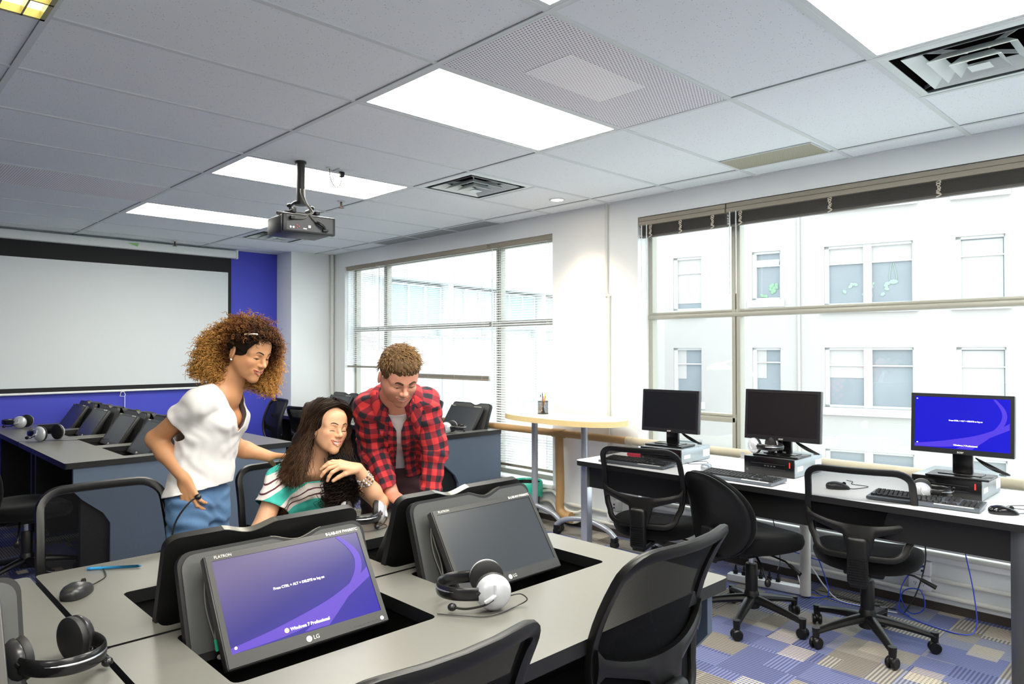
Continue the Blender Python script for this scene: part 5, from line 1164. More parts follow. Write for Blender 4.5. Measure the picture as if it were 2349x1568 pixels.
# shadow-dark purple lid at the left edge is part of the desk row built above
# ================================================================ PEOPLE
A3 = lambda v: np.array(v, dtype=np.float32)
def nrm(v): v = np.asarray(v, float); return v/np.linalg.norm(v)
class Fld:
    # list of implicit primitives, blended with a smooth minimum
    def __init__(s): s.p = []
    def cone(s, a, b, r1, r2=None, k=0.02, sq=None, op='+'):
        s.p.append(('c', np.array(a, float), np.array(b, float), r1, r1 if r2 is None else r2, k, sq, op)); return s
    def chain(s, pts, rs, k=0.02, sq=None, op='+'):
        for i in range(len(pts)-1): s.cone(pts[i], pts[i+1], rs[i], rs[i+1], k, sq, op)
        return s
    def ell(s, c, r, M=None, k=0.02, op='+', clip=None):
        s.p.append(('e', np.array(c, float), np.array(r, float), np.eye(3) if M is None else np.array(M, float), k, op, clip)); return s
    def bbox(s, q):
        if q[0] == 'c':
            m = max(q[3], q[4]); lo = np.minimum(q[1], q[2])-m; hi = np.maximum(q[1], q[2])+m; k = q[5]
        else:
            m = max(q[2]); lo = q[1]-m; hi = q[1]+m; k = q[4]
        return lo, hi, k
    def ev(s, X, Y, Z, q):
        if q[0] == 'c':
            _, a, b, r1, r2, k, sq, op = q; ba = b-a; px, py, pz = X-a[0], Y-a[1], Z-a[2]; f = 1.0
            if sq is not None:
                n, f = sq; c = (px*n[0]+py*n[1]+pz*n[2])*(1/f-1); px = px+n[0]*c; py = py+n[1]*c; pz = pz+n[2]*c
                cb = float(ba@np.asarray(n))*(1/f-1); ba = ba+np.asarray(n)*cb
            L2 = max(float(ba@ba), 1e-9); t = np.clip((px*ba[0]+py*ba[1]+pz*ba[2])/L2, 0, 1)
            d = np.sqrt((px-ba[0]*t)**2+(py-ba[1]*t)**2+(pz-ba[2]*t)**2)-(r1+(r2-r1)*t)
            return d*(0.5+0.5*f if f < 1 else 1)
        _, c, r, M, k, op, clip = q; px, py, pz = X-c[0], Y-c[1], Z-c[2]
        u = (px*M[0, 0]+py*M[1, 0]+pz*M[2, 0]); v = (px*M[0, 1]+py*M[1, 1]+pz*M[2, 1]); w = (px*M[0, 2]+py*M[1, 2]+pz*M[2, 2])
        k0 = np.sqrt((u/r[0])**2+(v/r[1])**2+(w/r[2])**2); k1 = np.sqrt((u/r[0]**2)**2+(v/r[1]**2)**2+(w/r[2]**2)**2)
        d = k0*(k0-1)/np.maximum(k1, 1e-6)
        if clip is not None:
            n, o = clip; d = np.maximum(d, u*n[0]+v*n[1]+w*n[2]-o)
        return d
    def grid(s, lo, hi, h):
        lo = np.array(lo, float); n = np.ceil((np.array(hi)-lo)/h).astype(int)+1
        ax = [(lo[i]+h*np.arange(n[i])).astype(np.float32) for i in range(3)]
        d = np.full(n, 0.08, np.float32)
        for q in s.p:
            a, b, k = s.bbox(q); m = k+2.5*h
            i0 = np.maximum(0, np.floor((a-m-lo)/h).astype(int)); i1 = np.minimum(n, np.ceil((b+m-lo)/h).astype(int)+1)
            if (i1 <= i0).any(): continue
            sl = tuple(slice(i0[i], i1[i]) for i in range(3))
            X, Y, Z = ax[0][sl[0]][:, None, None], ax[1][sl[1]][None, :, None], ax[2][sl[2]][None, None, :]
            e = s.ev(X, Y, Z, q).astype(np.float32); c = d[sl]; op = q[7] if q[0] == 'c' else q[5]; k = max(k, 1e-4)
            if op == '+':
                hh = np.maximum(k-np.abs(c-e), 0)/k; d[sl] = np.minimum(c, e)-hh*hh*k*0.25
            else:
                e = -e; hh = np.maximum(k-np.abs(c-e), 0)/k; d[sl] = np.maximum(c, e)+hh*hh*k*0.25
        return d, lo, ax
    def val(s, P):
        P = np.atleast_2d(P); d = np.full(len(P), 0.08)
        for q in s.p:
            e = s.ev(P[:, 0], P[:, 1], P[:, 2], q); op = q[7] if q[0] == 'c' else q[5]; k = max(q[5] if q[0] == 'c' else q[4], 1e-4)
            if op == '+': hh = np.maximum(k-np.abs(d-e), 0)/k; d = np.minimum(d, e)-hh*hh*k*0.25
            else: e = -e; hh = np.maximum(k-np.abs(d-e), 0)/k; d = np.maximum(d, e)+hh*hh*k*0.25
        return d
    def hit(s, P, dirs, off=0.0):
        # march each point along -dir until it lies on the surface
        P = np.array(P, float); dirs = np.array(dirs, float)
        if dirs.ndim == 1: dirs = np.tile(dirs, (len(P), 1))
        dirs = dirs/np.linalg.norm(dirs, axis=1)[:, None]; Q = P+dirs*0.06
        for _ in range(40): Q = Q-dirs*(s.val(Q)*0.8)[:, None]
        return Q+dirs*off
def nets(d, lo, h):
    sg = d < 0; nx, ny, nz = d.shape
    cm = np.zeros((nx-1, ny-1, nz-1), np.uint8)
    for a in (0, 1):
        for b in (0, 1):
            for c in (0, 1): cm += sg[a:nx-1+a, b:ny-1+b, c:nz-1+c]
    act = (cm > 0) & (cm < 8); I = np.argwhere(act); idx = np.full(act.shape, -1, np.int64); idx[tuple(I.T)] = np.arange(len(I))
    cor = [(a, b, c) for a in (0, 1) for b in (0, 1) for c in (0, 1)]
    V = np.stack([d[I[:, 0]+a, I[:, 1]+b, I[:, 2]+c] for a, b, c in cor], 1).astype(np.float64)
    S_ = np.zeros((len(I), 3)); n = np.zeros(len(I)); C = np.array(cor, float)
    for i in range(8):
        for j in range(i+1, 8):
            if np.abs(C[i]-C[j]).sum() != 1: continue
            va, vb = V[:, i], V[:, j]; m = (va < 0) != (vb < 0); t = np.where(m, va/np.where(va-vb == 0, 1, va-vb), 0)
            S_ += np.where(m[:, None], C[i]+(C[j]-C[i])*t[:, None], 0); n += m
    P = lo+h*(I+S_/n[:, None]); F = []
    for ax in range(3):
        o = [(1, 0, 0), (0, 1, 0), (0, 0, 1)][ax]; A = sg[:nx-o[0], :ny-o[1], :nz-o[2]]; B = sg[o[0]:, o[1]:, o[2]:]
        E = np.argwhere(A != B); u, v = [(1, 2), (2, 0), (0, 1)][ax]
        E = E[(E[:, u] > 0) & (E[:, v] > 0) & (E[:, u] < d.shape[u]-1) & (E[:, v] < d.shape[v]-1)]
        ins = A[tuple(E.T)]
        def g(du, dv):
            Q = E.copy(); Q[:, u] += du; Q[:, v] += dv; return idx[tuple(Q.T)]
        q = np.stack([g(-1, -1), g(0, -1), g(0, 0), g(-1, 0)], 1); q[~ins] = q[~ins][:, ::-1]; F.append(q)
    F = np.concatenate(F); return P, F[(F >= 0).all(1)]
def mesh_np(name, P, F, mats, parent=None, mi=None, colors=None, attrs=None, smooth=True):
    me = bpy.data.meshes.new(name); me.vertices.add(len(P)); me.vertices.foreach_set('co', np.asarray(P, np.float32).ravel())
    k = F.shape[1]; me.loops.add(len(F)*k); me.loops.foreach_set('vertex_index', F.ravel().astype(np.int32)); me.polygons.add(len(F))
    me.polygons.foreach_set('loop_start', (np.arange(len(F))*k).astype(np.int32)); me.polygons.foreach_set('loop_total', np.full(len(F), k, np.int32))
    for m in (mats if isinstance(mats, (list, tuple)) else [mats]): me.materials.append(m)
    if mi is not None: me.polygons.foreach_set('material_index', mi.astype(np.int32))
    me.polygons.foreach_set('use_smooth', np.full(len(F), smooth)); me.update(calc_edges=True)
    if colors is not None:
        a = me.color_attributes.new('tint', 'FLOAT_COLOR', 'POINT'); a.data.foreach_set('color', np.asarray(colors, np.float32).ravel())
    for n_, v in (attrs or {}).items():
        a = me.attributes.new(n_, 'FLOAT', 'POINT'); a.data.foreach_set('value', np.asarray(v, np.float32))
    me.validate()
    o = bpy.data.objects.new(name, me); COL.objects.link(o)
    if parent is not None: o.parent = parent
    return o
def compact(P, F):
    u, inv = np.unique(F.ravel(), return_inverse=True); return P[u], inv.reshape(F.shape), u
def body_mesh(f, coarse, boxes, hfine=0.0024, hhead=0.0017):
    d, lo, _ = f.grid(coarse[0], coarse[1], 0.006); P, F = nets(d, lo, 0.006); c = P[F].mean(1); keep = np.ones(len(F), bool)
    for b0, b1 in boxes: keep &= ~((c > np.array(b0)+0.004) & (c < np.array(b1)-0.004)).all(1)
    Ps, Fs, n = [P], [F[keep]], len(P)
    for bi, (b0, b1) in enumerate(boxes):
        hf = hhead if bi == 0 else hfine
        d, lo, _ = f.grid(np.array(b0)-0.004, np.array(b1)+0.004, hf); p, q = nets(d, lo, hf); Ps.append(p); Fs.append(q+n); n += len(p)
    P, F = np.concatenate(Ps), np.concatenate(Fs); P, F, _ = compact(P, F); return P, F
def headframe(yaw, pitch, roll=0.0):
    y = math.radians(yaw); p = math.radians(pitch); F = np.array([math.cos(y)*math.cos(p), math.sin(y)*math.cos(p), -math.sin(p)]); Lf = np.array([-math.sin(y), math.cos(y), 0]); U = np.cross(F, Lf)
    r = math.radians(roll); L2 = Lf*math.cos(r)+U*math.sin(r); U2 = np.cross(F, L2); return np.stack([L2, F, U2], 1)
def head_prims(f, C, M, s=1.0, male=False, smile=1.0, lid=0.8):
    W = lambda x, y, z: C+M@(np.array([x, y, z])*s)
    E = lambda c, r, k=0.02, op='+', clip=None, MM=None: f.ell(W(*c), np.array(r)*s, M if MM is None else M@MM, k*s, op, clip)
    Cn = lambda a, b, r1, r2, k=0.015, op='+': f.cone(W(*a), W(*b), r1*s, r2*s, k*s, None, op)
    jw = 1.08 if male else 1.0
    E((0, -0.014, 0.036), (0.073, 0.092, 0.083)); E((0, 0.026, -0.028), (0.055*jw, 0.06, 0.068), 0.03)
    E((0, 0.05, 0.04), (0.056, 0.038, 0.045), 0.03)
    for t in (-1, 1):
        Cn((t*0.047*jw, 0.0, -0.035), (t*0.027*jw, 0.045, -0.076), 0.014, 0.012, 0.03); Cn((t*0.027*jw, 0.045, -0.076), (0, 0.068, -0.092), 0.012, 0.013, 0.025)
        E((t*0.037, 0.058+0.003*smile, -0.021), (0.023, 0.022, 0.018+0.002*smile), 0.025)
        E((t*0.036, 0.036, -0.046), (0.022, 0.026, 0.026), 0.03)
        Cn((t*0.046, 0.062, 0.018), (t*0.012, 0.080, 0.020), 0.010, 0.010, 0.018)
        E((t*(0.081 if male else 0.0765), -0.012, -0.008), (0.0085 if male else 0.0075, 0.018, 0.031), 0.008, MM=np.array([[0.94, 0.34*t, 0], [-0.34*t, 0.94, 0], [0, 0, 1]]))
        E((t*0.080, -0.014, -0.004), (0.004, 0.009, 0.017), 0.006, '-')
        E((t*0.0315, 0.0945, 0.0035), (0.0145, 0.0115, 0.0095), 0.014, '-')
        E((t*0.0315, 0.0705, 0.003), (0.0148, 0.0142, 0.0138), 0.004, clip=((0, 0, -1), 0.0125*(2*lid-1)*s))
        E((t*0.0315, 0.0705, 0.003), (0.0148, 0.0140, 0.0135), 0.004, clip=((0, 0, 1), -0.0078*s))
    E((0, 0.072, -0.093), (0.017, 0.014, 0.014), 0.02)
    Cn((0, 0.083, 0.014), (0, 0.101, -0.020), 0.0068, 0.0085, 0.012); E((0, 0.104, -0.025), (0.0105, 0.0105, 0.0095), 0.008)
    for t in (-1, 1): E((t*0.0115, 0.094, -0.029), (0.0075, 0.0095, 0.007), 0.007); E((t*0.0055, 0.1, -0.0355), (0.0035, 0.005, 0.003), 0.003, '-')
    E((0, 0.072, -0.058), (0.030, 0.019, 0.022), 0.02)
    cz = 0.0058*smile; hw = 0.0225+0.0065*smile; gap = 0.0085+0.0085*smile; z0 = -0.0540; fw_ = M[:, 1]
    def onface(pts, off=0.0):
        q = f.hit([W(x, 0.085, z) for x, z in pts], [nrm(fw_+M[:, 0]*(x*14)) for x, z in pts], off*s); return [v for v in q]
    us = (-1, -0.62, -0.18, 0.18, 0.62, 1); ls = (-1, -0.6, 0, 0.6, 1)
    up = onface([(u*hw, z0+cz*abs(u)**1.6-0.0015*(1-abs(u))*(abs(u) > 0.3)) for u in us]); lo = onface([(u*hw, z0-gap*(1-abs(u)**1.8)+cz*abs(u)**1.6) for u in ls])
    mid = onface([(u*hw*0.94, z0-gap*0.47*(1-abs(u)**2)+cz*abs(u)**1.6) for u in (-1, -0.6, -0.25, 0.25, 0.6, 1)])
    f.chain(up, [0.0012*s, 0.0024*s, 0.0029*s, 0.0029*s, 0.0024*s, 0.0012*s], 0.005*s); f.chain(lo, [0.0012*s, 0.0028*s, 0.0036*s, 0.0028*s, 0.0012*s], 0.005*s)
    ro = 0.0012+0.0044*smile
    f.chain([m_+fw_*0.0015 for m_ in mid], [0.0008*s, ro*0.72*s, ro*s, ro*s, ro*0.72*s, 0.0008*s], 0.0012*s, None, '-'); f.mouth = (mid, ro)
    return W, up, lo
def seg_dist(P, pts):
    d = np.full(len(P), 9.0)
    for a, b in zip(pts[:-1], pts[1:]):
        a = np.array(a); b = np.array(b); ba = b-a; t = np.clip(((P-a)@ba)/max(ba@ba, 1e-9), 0, 1); d = np.minimum(d, np.linalg.norm(P-a-t[:, None]*ba, axis=1))
    return d
def face_parts(f, root, C, M, W, s, up, lo, hair, lidc, smile=1.0, lid=0.8, brow_w=0.0032, iris='3a2414', lash=1.0):
    M_eye = mat('eye_white', 'eae6e2', 0.15, var=0.0); M_iris = mat('iris_'+iris, iris, 0.15); M_teeth = mat('teeth', 'f4efe6', 0.2, var=0.01)
    fwd = M[:, 1]
    for t in (-1, 1):
        q = MB(); q.ell(W(t*0.0315, 0.0703, 0.003), (0.0132*s,)*3, seg=20, ring=14); e = q.build('eyeball', M_eye, root)
        q = MB(); c = W(t*0.0315, 0.0703, 0.003); d = nrm(M@np.array([0.02, 1, -0.36])); q.cyl(c+d*0.0121*s, c+d*0.0136*s, 0.0058*s, 0.0040*s, seg=16); q.build('iris', M_iris, e)
        # lash line along the lid edge, brows above
        zl = 0.003-0.0125*(2*lid-1); pts = [W(t*(0.0315+x), 0.0705+math.sqrt(max(0.0152**2-x*x-(zl-0.003)**2, 1e-9)), zl-0.0012*(abs(x)/0.012)**2*(-1 if lid > 0.9 else 1)+0.0004) for x in np.linspace(-0.0142, 0.0142, 9)]
        pts = [tuple(p) for p in f.hit(pts, fwd, 0.0005)]
        q = MB(); q.tube(pts, 0.0009*s, seg=6, rs=[k_*0.0016*s*lash for k_ in (0.5, 0.8, 1, 1, 1, 1, 1, 0.8, 0.5)]); q.build('eyelashes', lidc, root)
        bp = [W(t*x, 0.09, z) for x, z in ((0.012, 0.022), (0.022, 0.0265), (0.033, 0.0285), (0.043, 0.0265), (0.051, 0.0215))]
        bp = f.hit(bp, [fwd+M[:, 0]*t*k for k in (0, 0.1, 0.25, 0.45, 0.7)], 0.0004)
        q = MB(); q.tube(spline([tuple(p) for p in bp], 4), brow_w*s, seg=6, rs=[brow_w*s*(0.55+0.5*math.sin(PI*min(1, 0.12+i/16*0.9))) for i in range(17)], flat=0.3, up=tuple(fwd)); q.build('eyebrow', hair, root)
    if smile > 0.3:
        mid, ro = f.mouth; q = MB(); q.tube([tuple(np.array(m_)-fwd*(ro*1.15+0.0012)) for m_ in spline([tuple(v) for v in mid], 3)], ro*1.15*s, seg=12, rs=[ro*1.15*s*(0.45+0.55*math.sin(PI*(i+1)/17)) for i in range(16)]); q.build('teeth', M_teeth, root)
def lips_mi(P, F, up, lo, s, thr=0.0040):
    c = P[F].mean(1); sel = np.where((np.abs(c-np.array(up[2])).max(1) < 0.05))[0]; mi = np.zeros(len(F), int)
    d = np.minimum(seg_dist(c[sel], up), seg_dist(c[sel], lo)); mi[sel[d < thr*s]] = 1; return mi
def hand(f, wr, d, n, side, curl=(0.3, 0.4, 0.3), spread=0.10, s=1.0, thumb=(0.6, 0.5), rad=1.0, curls=None):
    # wr wrist, d direction of the palm, n palm normal (out of the palm), side +1 when the thumb lies towards d x n
    d = nrm(d); n = nrm(np.array(n)-d*np.dot(n, d)); t = np.cross(d, n)*side
    kn = []
    for i, (o, L) in enumerate(((0.030, 0.088), (0.010, 0.092), (-0.010, 0.088), (-0.028, 0.080))):
        k = wr+(d*L+t*o)*s; kn.append(k); f.cone(wr+(d*0.018+t*o*0.55)*s, k, 0.0135*s*rad, 0.0105*s*rad, 0.014*s)
    Ls = ((0.040, 0.024, 0.020), (0.044, 0.028, 0.021), (0.041, 0.026, 0.020), (0.032, 0.019, 0.018)); tips = []
    for i in range(4):
        cu = (curls[i] if curls else curl); a = 0.0; p = kn[i]; side_d = t*(1.5-i)*spread
        for j in range(3):
            a += cu[j]; dd = nrm(d*math.cos(a)+n*math.sin(a)+side_d*math.cos(a)); q = p+dd*Ls[i][j]*s
            r = (0.0098, 0.0086, 0.0076, 0.0066); f.cone(p, q, r[j]*s*rad*(0.88 if i == 3 else 1), r[j+1]*s*rad*(0.88 if i == 3 else 1), 0.004*s); p = q
        tips.append(p)
    b = wr+(d*0.022+t*0.020+n*0.006)*s; a1 = nrm(d*0.75+t*thumb[0]+n*0.35); m = b+a1*0.042*s; a2 = nrm(d*0.95+t*thumb[0]*0.45+n*thumb[1]); e = m+a2*0.032*s; g = e+nrm(a2+n*0.2)*0.026*s
    f.cone(b, m, 0.015*s*rad, 0.0115*s*rad, 0.012*s); f.cone(m, e, 0.0112*s*rad, 0.0098*s*rad, 0.005*s); f.cone(e, g, 0.0098*s*rad, 0.0078*s*rad, 0.004*s); return kn, tips
def skin(name, col, lipcol, blush='c9705c'):
    m = mat(name, col, 0.5, var=0.05, scale=25, sss=0.1, bump=0.05, bscale=500); l = mat(name+'_lips', lipcol, 0.35, var=0.04)
    N, L, b = nodes(m); at = N.new('ShaderNodeAttribute'); at.attribute_name = 'blush'; mx = N.new('ShaderNodeMix'); mx.data_type = 'RGBA'; src = b.inputs['Base Color'].links[0].from_socket
    L.new(at.outputs['Fac'], mx.inputs[0]); L.new(src, mx.inputs[6]); mx.inputs[7].default_value = srgb(blush); L.new(mx.outputs[2], b.inputs['Base Color']); return m, l
def blush_w(P, C, M, s, k=0.4):
    q = (P-C)@M/s; d = np.minimum(((q-[0.042, 0.062, -0.024])**2).sum(1), ((q-[-0.042, 0.062, -0.024])**2).sum(1)); n = ((q-[0, 0.108, -0.026])**2).sum(1); return k*np.exp(-d/0.02**2)+0.5*k*np.exp(-n/0.012**2)
def stubble_m(P, C, M, s):
    q = (P-C)@M/s; a = np.clip((-0.030-q[:, 2])/0.02, 0, 1)*np.clip((q[:, 1]-0.0)/0.03, 0, 1)*np.clip((q[:, 2]+0.125)/0.02, 0, 1); return a*0.75
def tint_mat(name, rough=0.5, spec=0.4):
    m = mat(name, '808080', rough, spec=spec); N, L, b = nodes(m); a = N.new('ShaderNodeVertexColor'); a.layer_name = 'tint'
    nz = N.new('ShaderNodeTexNoise'); nz.inputs['Scale'].default_value = 60; mx = N.new('ShaderNodeMix'); mx.data_type = 'RGBA'; mx.blend_type = 'MULTIPLY'; mx.inputs[0].default_value = 0.25
    L.new(a.outputs[0], mx.inputs[6]); L.new(nz.outputs[1], mx.inputs[7]); L.new(mx.outputs[2], b.inputs['Base Color']); return m
def tubes_np(paths, radii, cols, seg=4):
    # paths (N,K,3), radii (N,K), cols (N,K,3)
    N_, K = paths.shape[:2]; T = np.gradient(paths, axis=1); T /= np.linalg.norm(T, axis=2)[..., None]+1e-9
    up = np.array([0.3, 0.2, 0.93]); X = np.cross(T, up); X /= np.linalg.norm(X, axis=2)[..., None]+1e-9; Y = np.cross(T, X)
    an = 2*PI*np.arange(seg)/seg; V = paths[:, :, None]+(X[:, :, None]*np.cos(an)[None, None, :, None]+Y[:, :, None]*np.sin(an)[None, None, :, None])*radii[:, :, None, None]
    b = (np.arange(N_)[:, None, None]*K+np.arange(K-1)[None, :, None])*seg; k = np.arange(seg)[None, None, :]; k2 = (k+1) % seg
    F = np.stack([b+k, b+k2, b+seg+k2, b+seg+k], -1).reshape(-1, 4)
    C4 = np.ones((N_, K, seg, 4), np.float32); C4[..., :3] = cols[:, :, None]; return V.reshape(-1, 3), F, C4.reshape(-1, 4)
def lin(h): return np.array(srgb(h)[:3])
def fabric_noise(d, ax, amp, seed, dirs):
    X, Y, Z = ax[0][:, None, None], ax[1][None, :, None], ax[2][None, None, :]; rs = np.random.RandomState(seed); out = np.zeros_like(d)
    for (dx, dy, dz), w, a in dirs:
        ph = rs.uniform(0, 6.28); k = 2*PI/w; s1 = 0.35*np.sin((X*dy-Y*dx+Z*0.7)*k*0.4+ph*2)
        out += a*np.sin((X*dx+Y*dy+Z*dz)*k+ph+2.2*np.sin((X*dz+Y*dx-Z*dy)*k*0.33+ph)+s1).astype(np.float32)
    return d+amp*out
def cloth(name, f, lo, hi, h, keep, mats, parent, noise=None, mi=None, attrs=None, thick=0.003, smooth_it=2):
    d, l0, ax = f.grid(lo, hi, h)
    if noise: d = fabric_noise(d, ax, *noise)
    P, F = nets(d, l0, h); c = P[F].mean(1); k = keep(c); F = F[k]; P, F, _ = compact(P, F)
    E_ = np.sort(np.concatenate([F[:, [0, 1]], F[:, [1, 2]], F[:, [2, 3]], F[:, [3, 0]]]), 1); ue, ct = np.unique(E_, axis=0, return_counts=True); be = ue[ct == 1]
    for _ in range(14):
        ac = np.zeros_like(P); cn = np.zeros(len(P)); np.add.at(ac, be[:, 0], P[be[:, 1]]); np.add.at(ac, be[:, 1], P[be[:, 0]]); np.add.at(cn, be[:, 0], 1); np.add.at(cn, be[:, 1], 1); m_ = cn > 0; P[m_] = P[m_]*0.5+0.5*ac[m_]/cn[m_][:, None]
    at = {n_: fn(P) for n_, fn in (attrs or {}).items()}
    o = mesh_np(name, P, F, mats, parent, mi=(mi(P[F].mean(1)) if mi else None), attrs=at)
    sm = o.modifiers.new('smooth', 'SMOOTH'); sm.factor = 0.5; sm.iterations = smooth_it
    so = o.modifiers.new('solid', 'SOLIDIFY'); so.thickness = thick; so.offset = -1; return o
def arm(f, sh, el, wr, r=(0.045, 0.036, 0.034, 0.024), k=0.02): 
    f.chain([sh, el], [r[0], r[1]], k); m = el+(wr-el)*0.35; f.chain([el, m, wr], [r[2]*1.02, r[2], r[3]], k)
def torso(f, J, wd, dp, F3, k=0.05):
    # J: pelvis, belly, chest, neck base; wd half widths; squash along facing F3
    pel, bel, che, nk = [np.array(q) for q in J]; sq = (F3, dp)
    for a, b, ra, rb in ((pel, bel, wd[0], wd[1]), (bel, che, wd[1], wd[2]), (che, nk, wd[2], wd[3])): f.cone(a, b, ra, rb, k, sq)

def woman_standing():
    root = thing('person', 'standing woman with curly hair, white T-shirt and jeans, one hand in her pocket', 'person', (-1.22, -0.69, 0))
    inv = np.array([-1.22, -0.69, 0.0])
    C = np.array([-1.08, -0.572, 1.432]); M = headframe(24, 20, -4); F3 = nrm([0.83, 0.55, 0]); Lf = np.array([-F3[1], F3[0], 0])
    pel, bel, che, nk = (-1.235, -0.70, 0.90), (-1.225, -0.68, 1.03), (-1.195, -0.66, 1.17), (-1.16, -0.625, 1.275)
    rsh, rel, rwr = np.array([-1.10, -0.748, 1.245]), np.array([-1.292, -0.842, 1.098]), np.array([-1.14, -0.79, 0.965])
    lsh, lel, lwr = np.array([-1.275, -0.585, 1.225]), np.array([-1.345, -0.52, 1.035]), np.array([-1.265, -0.40, 0.99])
    f = Fld(); torso(f, (pel, bel, che, nk), (0.090, 0.090, 0.105, 0.058), 0.58, F3)
    for t in (-1, 1): f.ell(np.array(che)+F3*0.045+Lf*t*0.045+np.array([0, 0, 0.0]), (0.045, 0.045, 0.045), None, 0.03)
    f.cone(rsh, nk, 0.042, 0.045, 0.04); f.cone(lsh, nk, 0.042, 0.045, 0.04)
    f.cone(np.array(nk)-np.array([0, 0, 0.02]), C+M@np.array([0, -0.03, -0.06]), 0.052, 0.047, 0.02)
    f.chain([np.array(nk)-F3*0.01, C+M@np.array([0, -0.028, -0.05])], [0.05, 0.047], 0.02)
    for t, sh in ((-1, rsh), (1, lsh)): f.cone(np.array(nk)+F3*0.03+Lf*t*0.02+np.array([0, 0, -0.015]), sh+F3*0.02, 0.013, 0.012, 0.02)
    arm(f, rsh, rel, rwr, (0.041, 0.034, 0.034, 0.0235)); arm(f, lsh, lel, lwr, (0.043, 0.036, 0.034, 0.023))
    for t, hp in ((-1, np.array([-1.195, -0.755, 0.85])), (1, np.array([-1.260, -0.648, 0.85]))):
        kn = hp+np.array([0.01, 0.0, -0.40]); an = kn+np.array([-0.02, 0, -0.38]); f.chain([hp, kn, an], [0.056, 0.045, 0.034], 0.012); f.chain([an-np.array([0, 0, 0.02]), an+F3*0.14+np.array([0, 0, -0.045])], [0.032, 0.022], 0.02)
    W, up, lo = head_prims(f, C, M, 0.905, smile=0.7, lid=0.60)
    hand(f, rwr, np.array([0.20, 0.20, -0.93]), np.array([-0.65, 0.75, 0]), -1, curl=(0.35, 0.5, 0.3), s=0.92)
    hand(f, lwr, np.array([-0.30, 0.93, -0.12]), np.array([0.1, 0.0, -1.0]), 1, curl=(0.15, 0.25, 0.2), s=0.9)
    hb = (C-0.135, C+0.135); h1 = (rwr-np.array([0.09, 0.06, 0.19]), rwr+np.array([0.12, 0.13, 0.03])); h2 = (lwr-np.array([0.13, 0.04, 0.08]), lwr+np.array([0.07, 0.19, 0.05]))
    P, F = body_mesh(f, ((-1.5, -1.05, -0.01), (-0.9, -0.2, 1.56)), [hb, h1, h2])
    ms, ml = skin('tan_skin', 'c58f66', 'a8584a'); M_root = mat('dark_brown_hair', '1d120c', 0.5, var=0.2)
    mesh_np('skin', P-inv, F, [ms, ml], root, mi=lips_mi(P, F, up, lo, 0.905), attrs={'blush': blush_w(P, C, M, 0.905)})
    hold = bpy.data.objects.new('tmp', None)
    face = thing_child(root, inv); face_parts(f, face, C, M, W, 0.905, up, lo, M_root, M_root, smile=0.7, lid=0.60, brow_w=0.0026); reroot(face, root, inv)
    # T-shirt
    g = Fld(); torso(g, (np.array(pel)+[0, 0, -0.04], bel, che, np.array(nk)-[0, 0, 0.01]), (0.156, 0.122, 0.124, 0.064), 0.74, F3, 0.06)
    for t in (-1, 1): g.ell(np.array(che)+F3*0.062+Lf*t*0.050, (0.055, 0.055, 0.052), None, 0.05)
    g.cone(rsh, nk, 0.054, 0.052, 0.04); g.cone(lsh, nk, 0.052, 0.052, 0.04); ser = rsh+(rel-rsh)*0.44; g.cone(rsh, ser+(rel-rsh)*0.1, 0.047, 0.056, 0.03); sel = lsh+(lel-lsh)*0.45; g.cone(lsh, sel+(lel-lsh)*0.1, 0.050, 0.052, 0.025)
    dR = nrm(rel-rsh); dL = nrm(lel-lsh); nkb = np.array(nk)
    def keep(c):
        k = ((c-ser)@dR < 0.0) | (np.linalg.norm(c-ser, axis=1) > 0.085) | (((c-rsh)@dR) < 0.02)
        k &= ((c-sel)@dL < 0.0) | (np.linalg.norm(c-sel, axis=1) > 0.08) | (((c-lsh)@dL) < 0.02)
        q = c-nkb; fw = q@F3; la = q@Lf
        v = (fw > 0.0) & (q[:, 2] > -0.16+np.abs(la+0.0)*2.1) & (np.abs(la) < 0.085) & (q[:, 2] > -0.155)
        top = (q[:, 2] > 0.028-0.3*fw) & (np.abs(la) < 0.085) & (fw > -0.09)
        hem = 0.895+0.022*((c-np.array(pel))@F3)/0.1
        return k & ~v & ~top & (c[:, 2] > hem)
    M_tee = mat('white_jersey', 'dedbdc', 0.85, var=0.015, scale=5, bump=0.1, bscale=300)
    cl = cloth('t_shirt', g, (-1.5, -1.05, 0.82), (-0.95, -0.35, 1.36), 0.0038, keep, M_tee, root, noise=(0.0013, 3, [((0.3, 0.5, 1.0), 0.09, 1.0), ((0.9, -0.4, 0.5), 0.06, 0.7), ((0.2, 0.9, 0.35), 0.04, 0.5), ((-0.6, 0.5, 0.8), 0.05, 0.7)]), smooth_it=4); cl.data.transform(Matrix.Translation(Vector(-inv)))
    # jeans
    j = Fld(); j.cone(np.array(pel)+[0, 0, 0.03], np.array(pel)-[0, 0, 0.06], 0.112, 0.116, 0.04, (F3, 0.74))
    for hp in (np.array([-1.195, -0.755, 0.85]), np.array([-1.260, -0.648, 0.85])):
        kn = hp+np.array([0.01, 0.0, -0.40]); an = kn+np.array([-0.02, 0, -0.38]); j.chain([hp, kn, an], [0.079, 0.058, 0.044], 0.02)
    M_jean = mat('washed_denim', '4f6f95', 0.85, var=0.3, scale=14, bump=0.3, bscale=250)
    def kj(c): return (c[:, 2] < 0.935+0.02*((c-np.array(pel))@F3)*0) & (c[:, 2] > 0.07)
    cl = cloth('jeans', j, (-1.45, -0.92, 0.04), (-1.02, -0.48, 1.02), 0.006, kj, M_jean, root, noise=(0.003, 7, [((0.1, 0.3, 1.0), 0.05, 0.8), ((0.6, 0.3, 0.9), 0.07, 1.0), ((-0.4, 0.6, 0.9), 0.06, 0.7)])); cl.data.transform(Matrix.Translation(Vector(-inv)))
    q = MB()
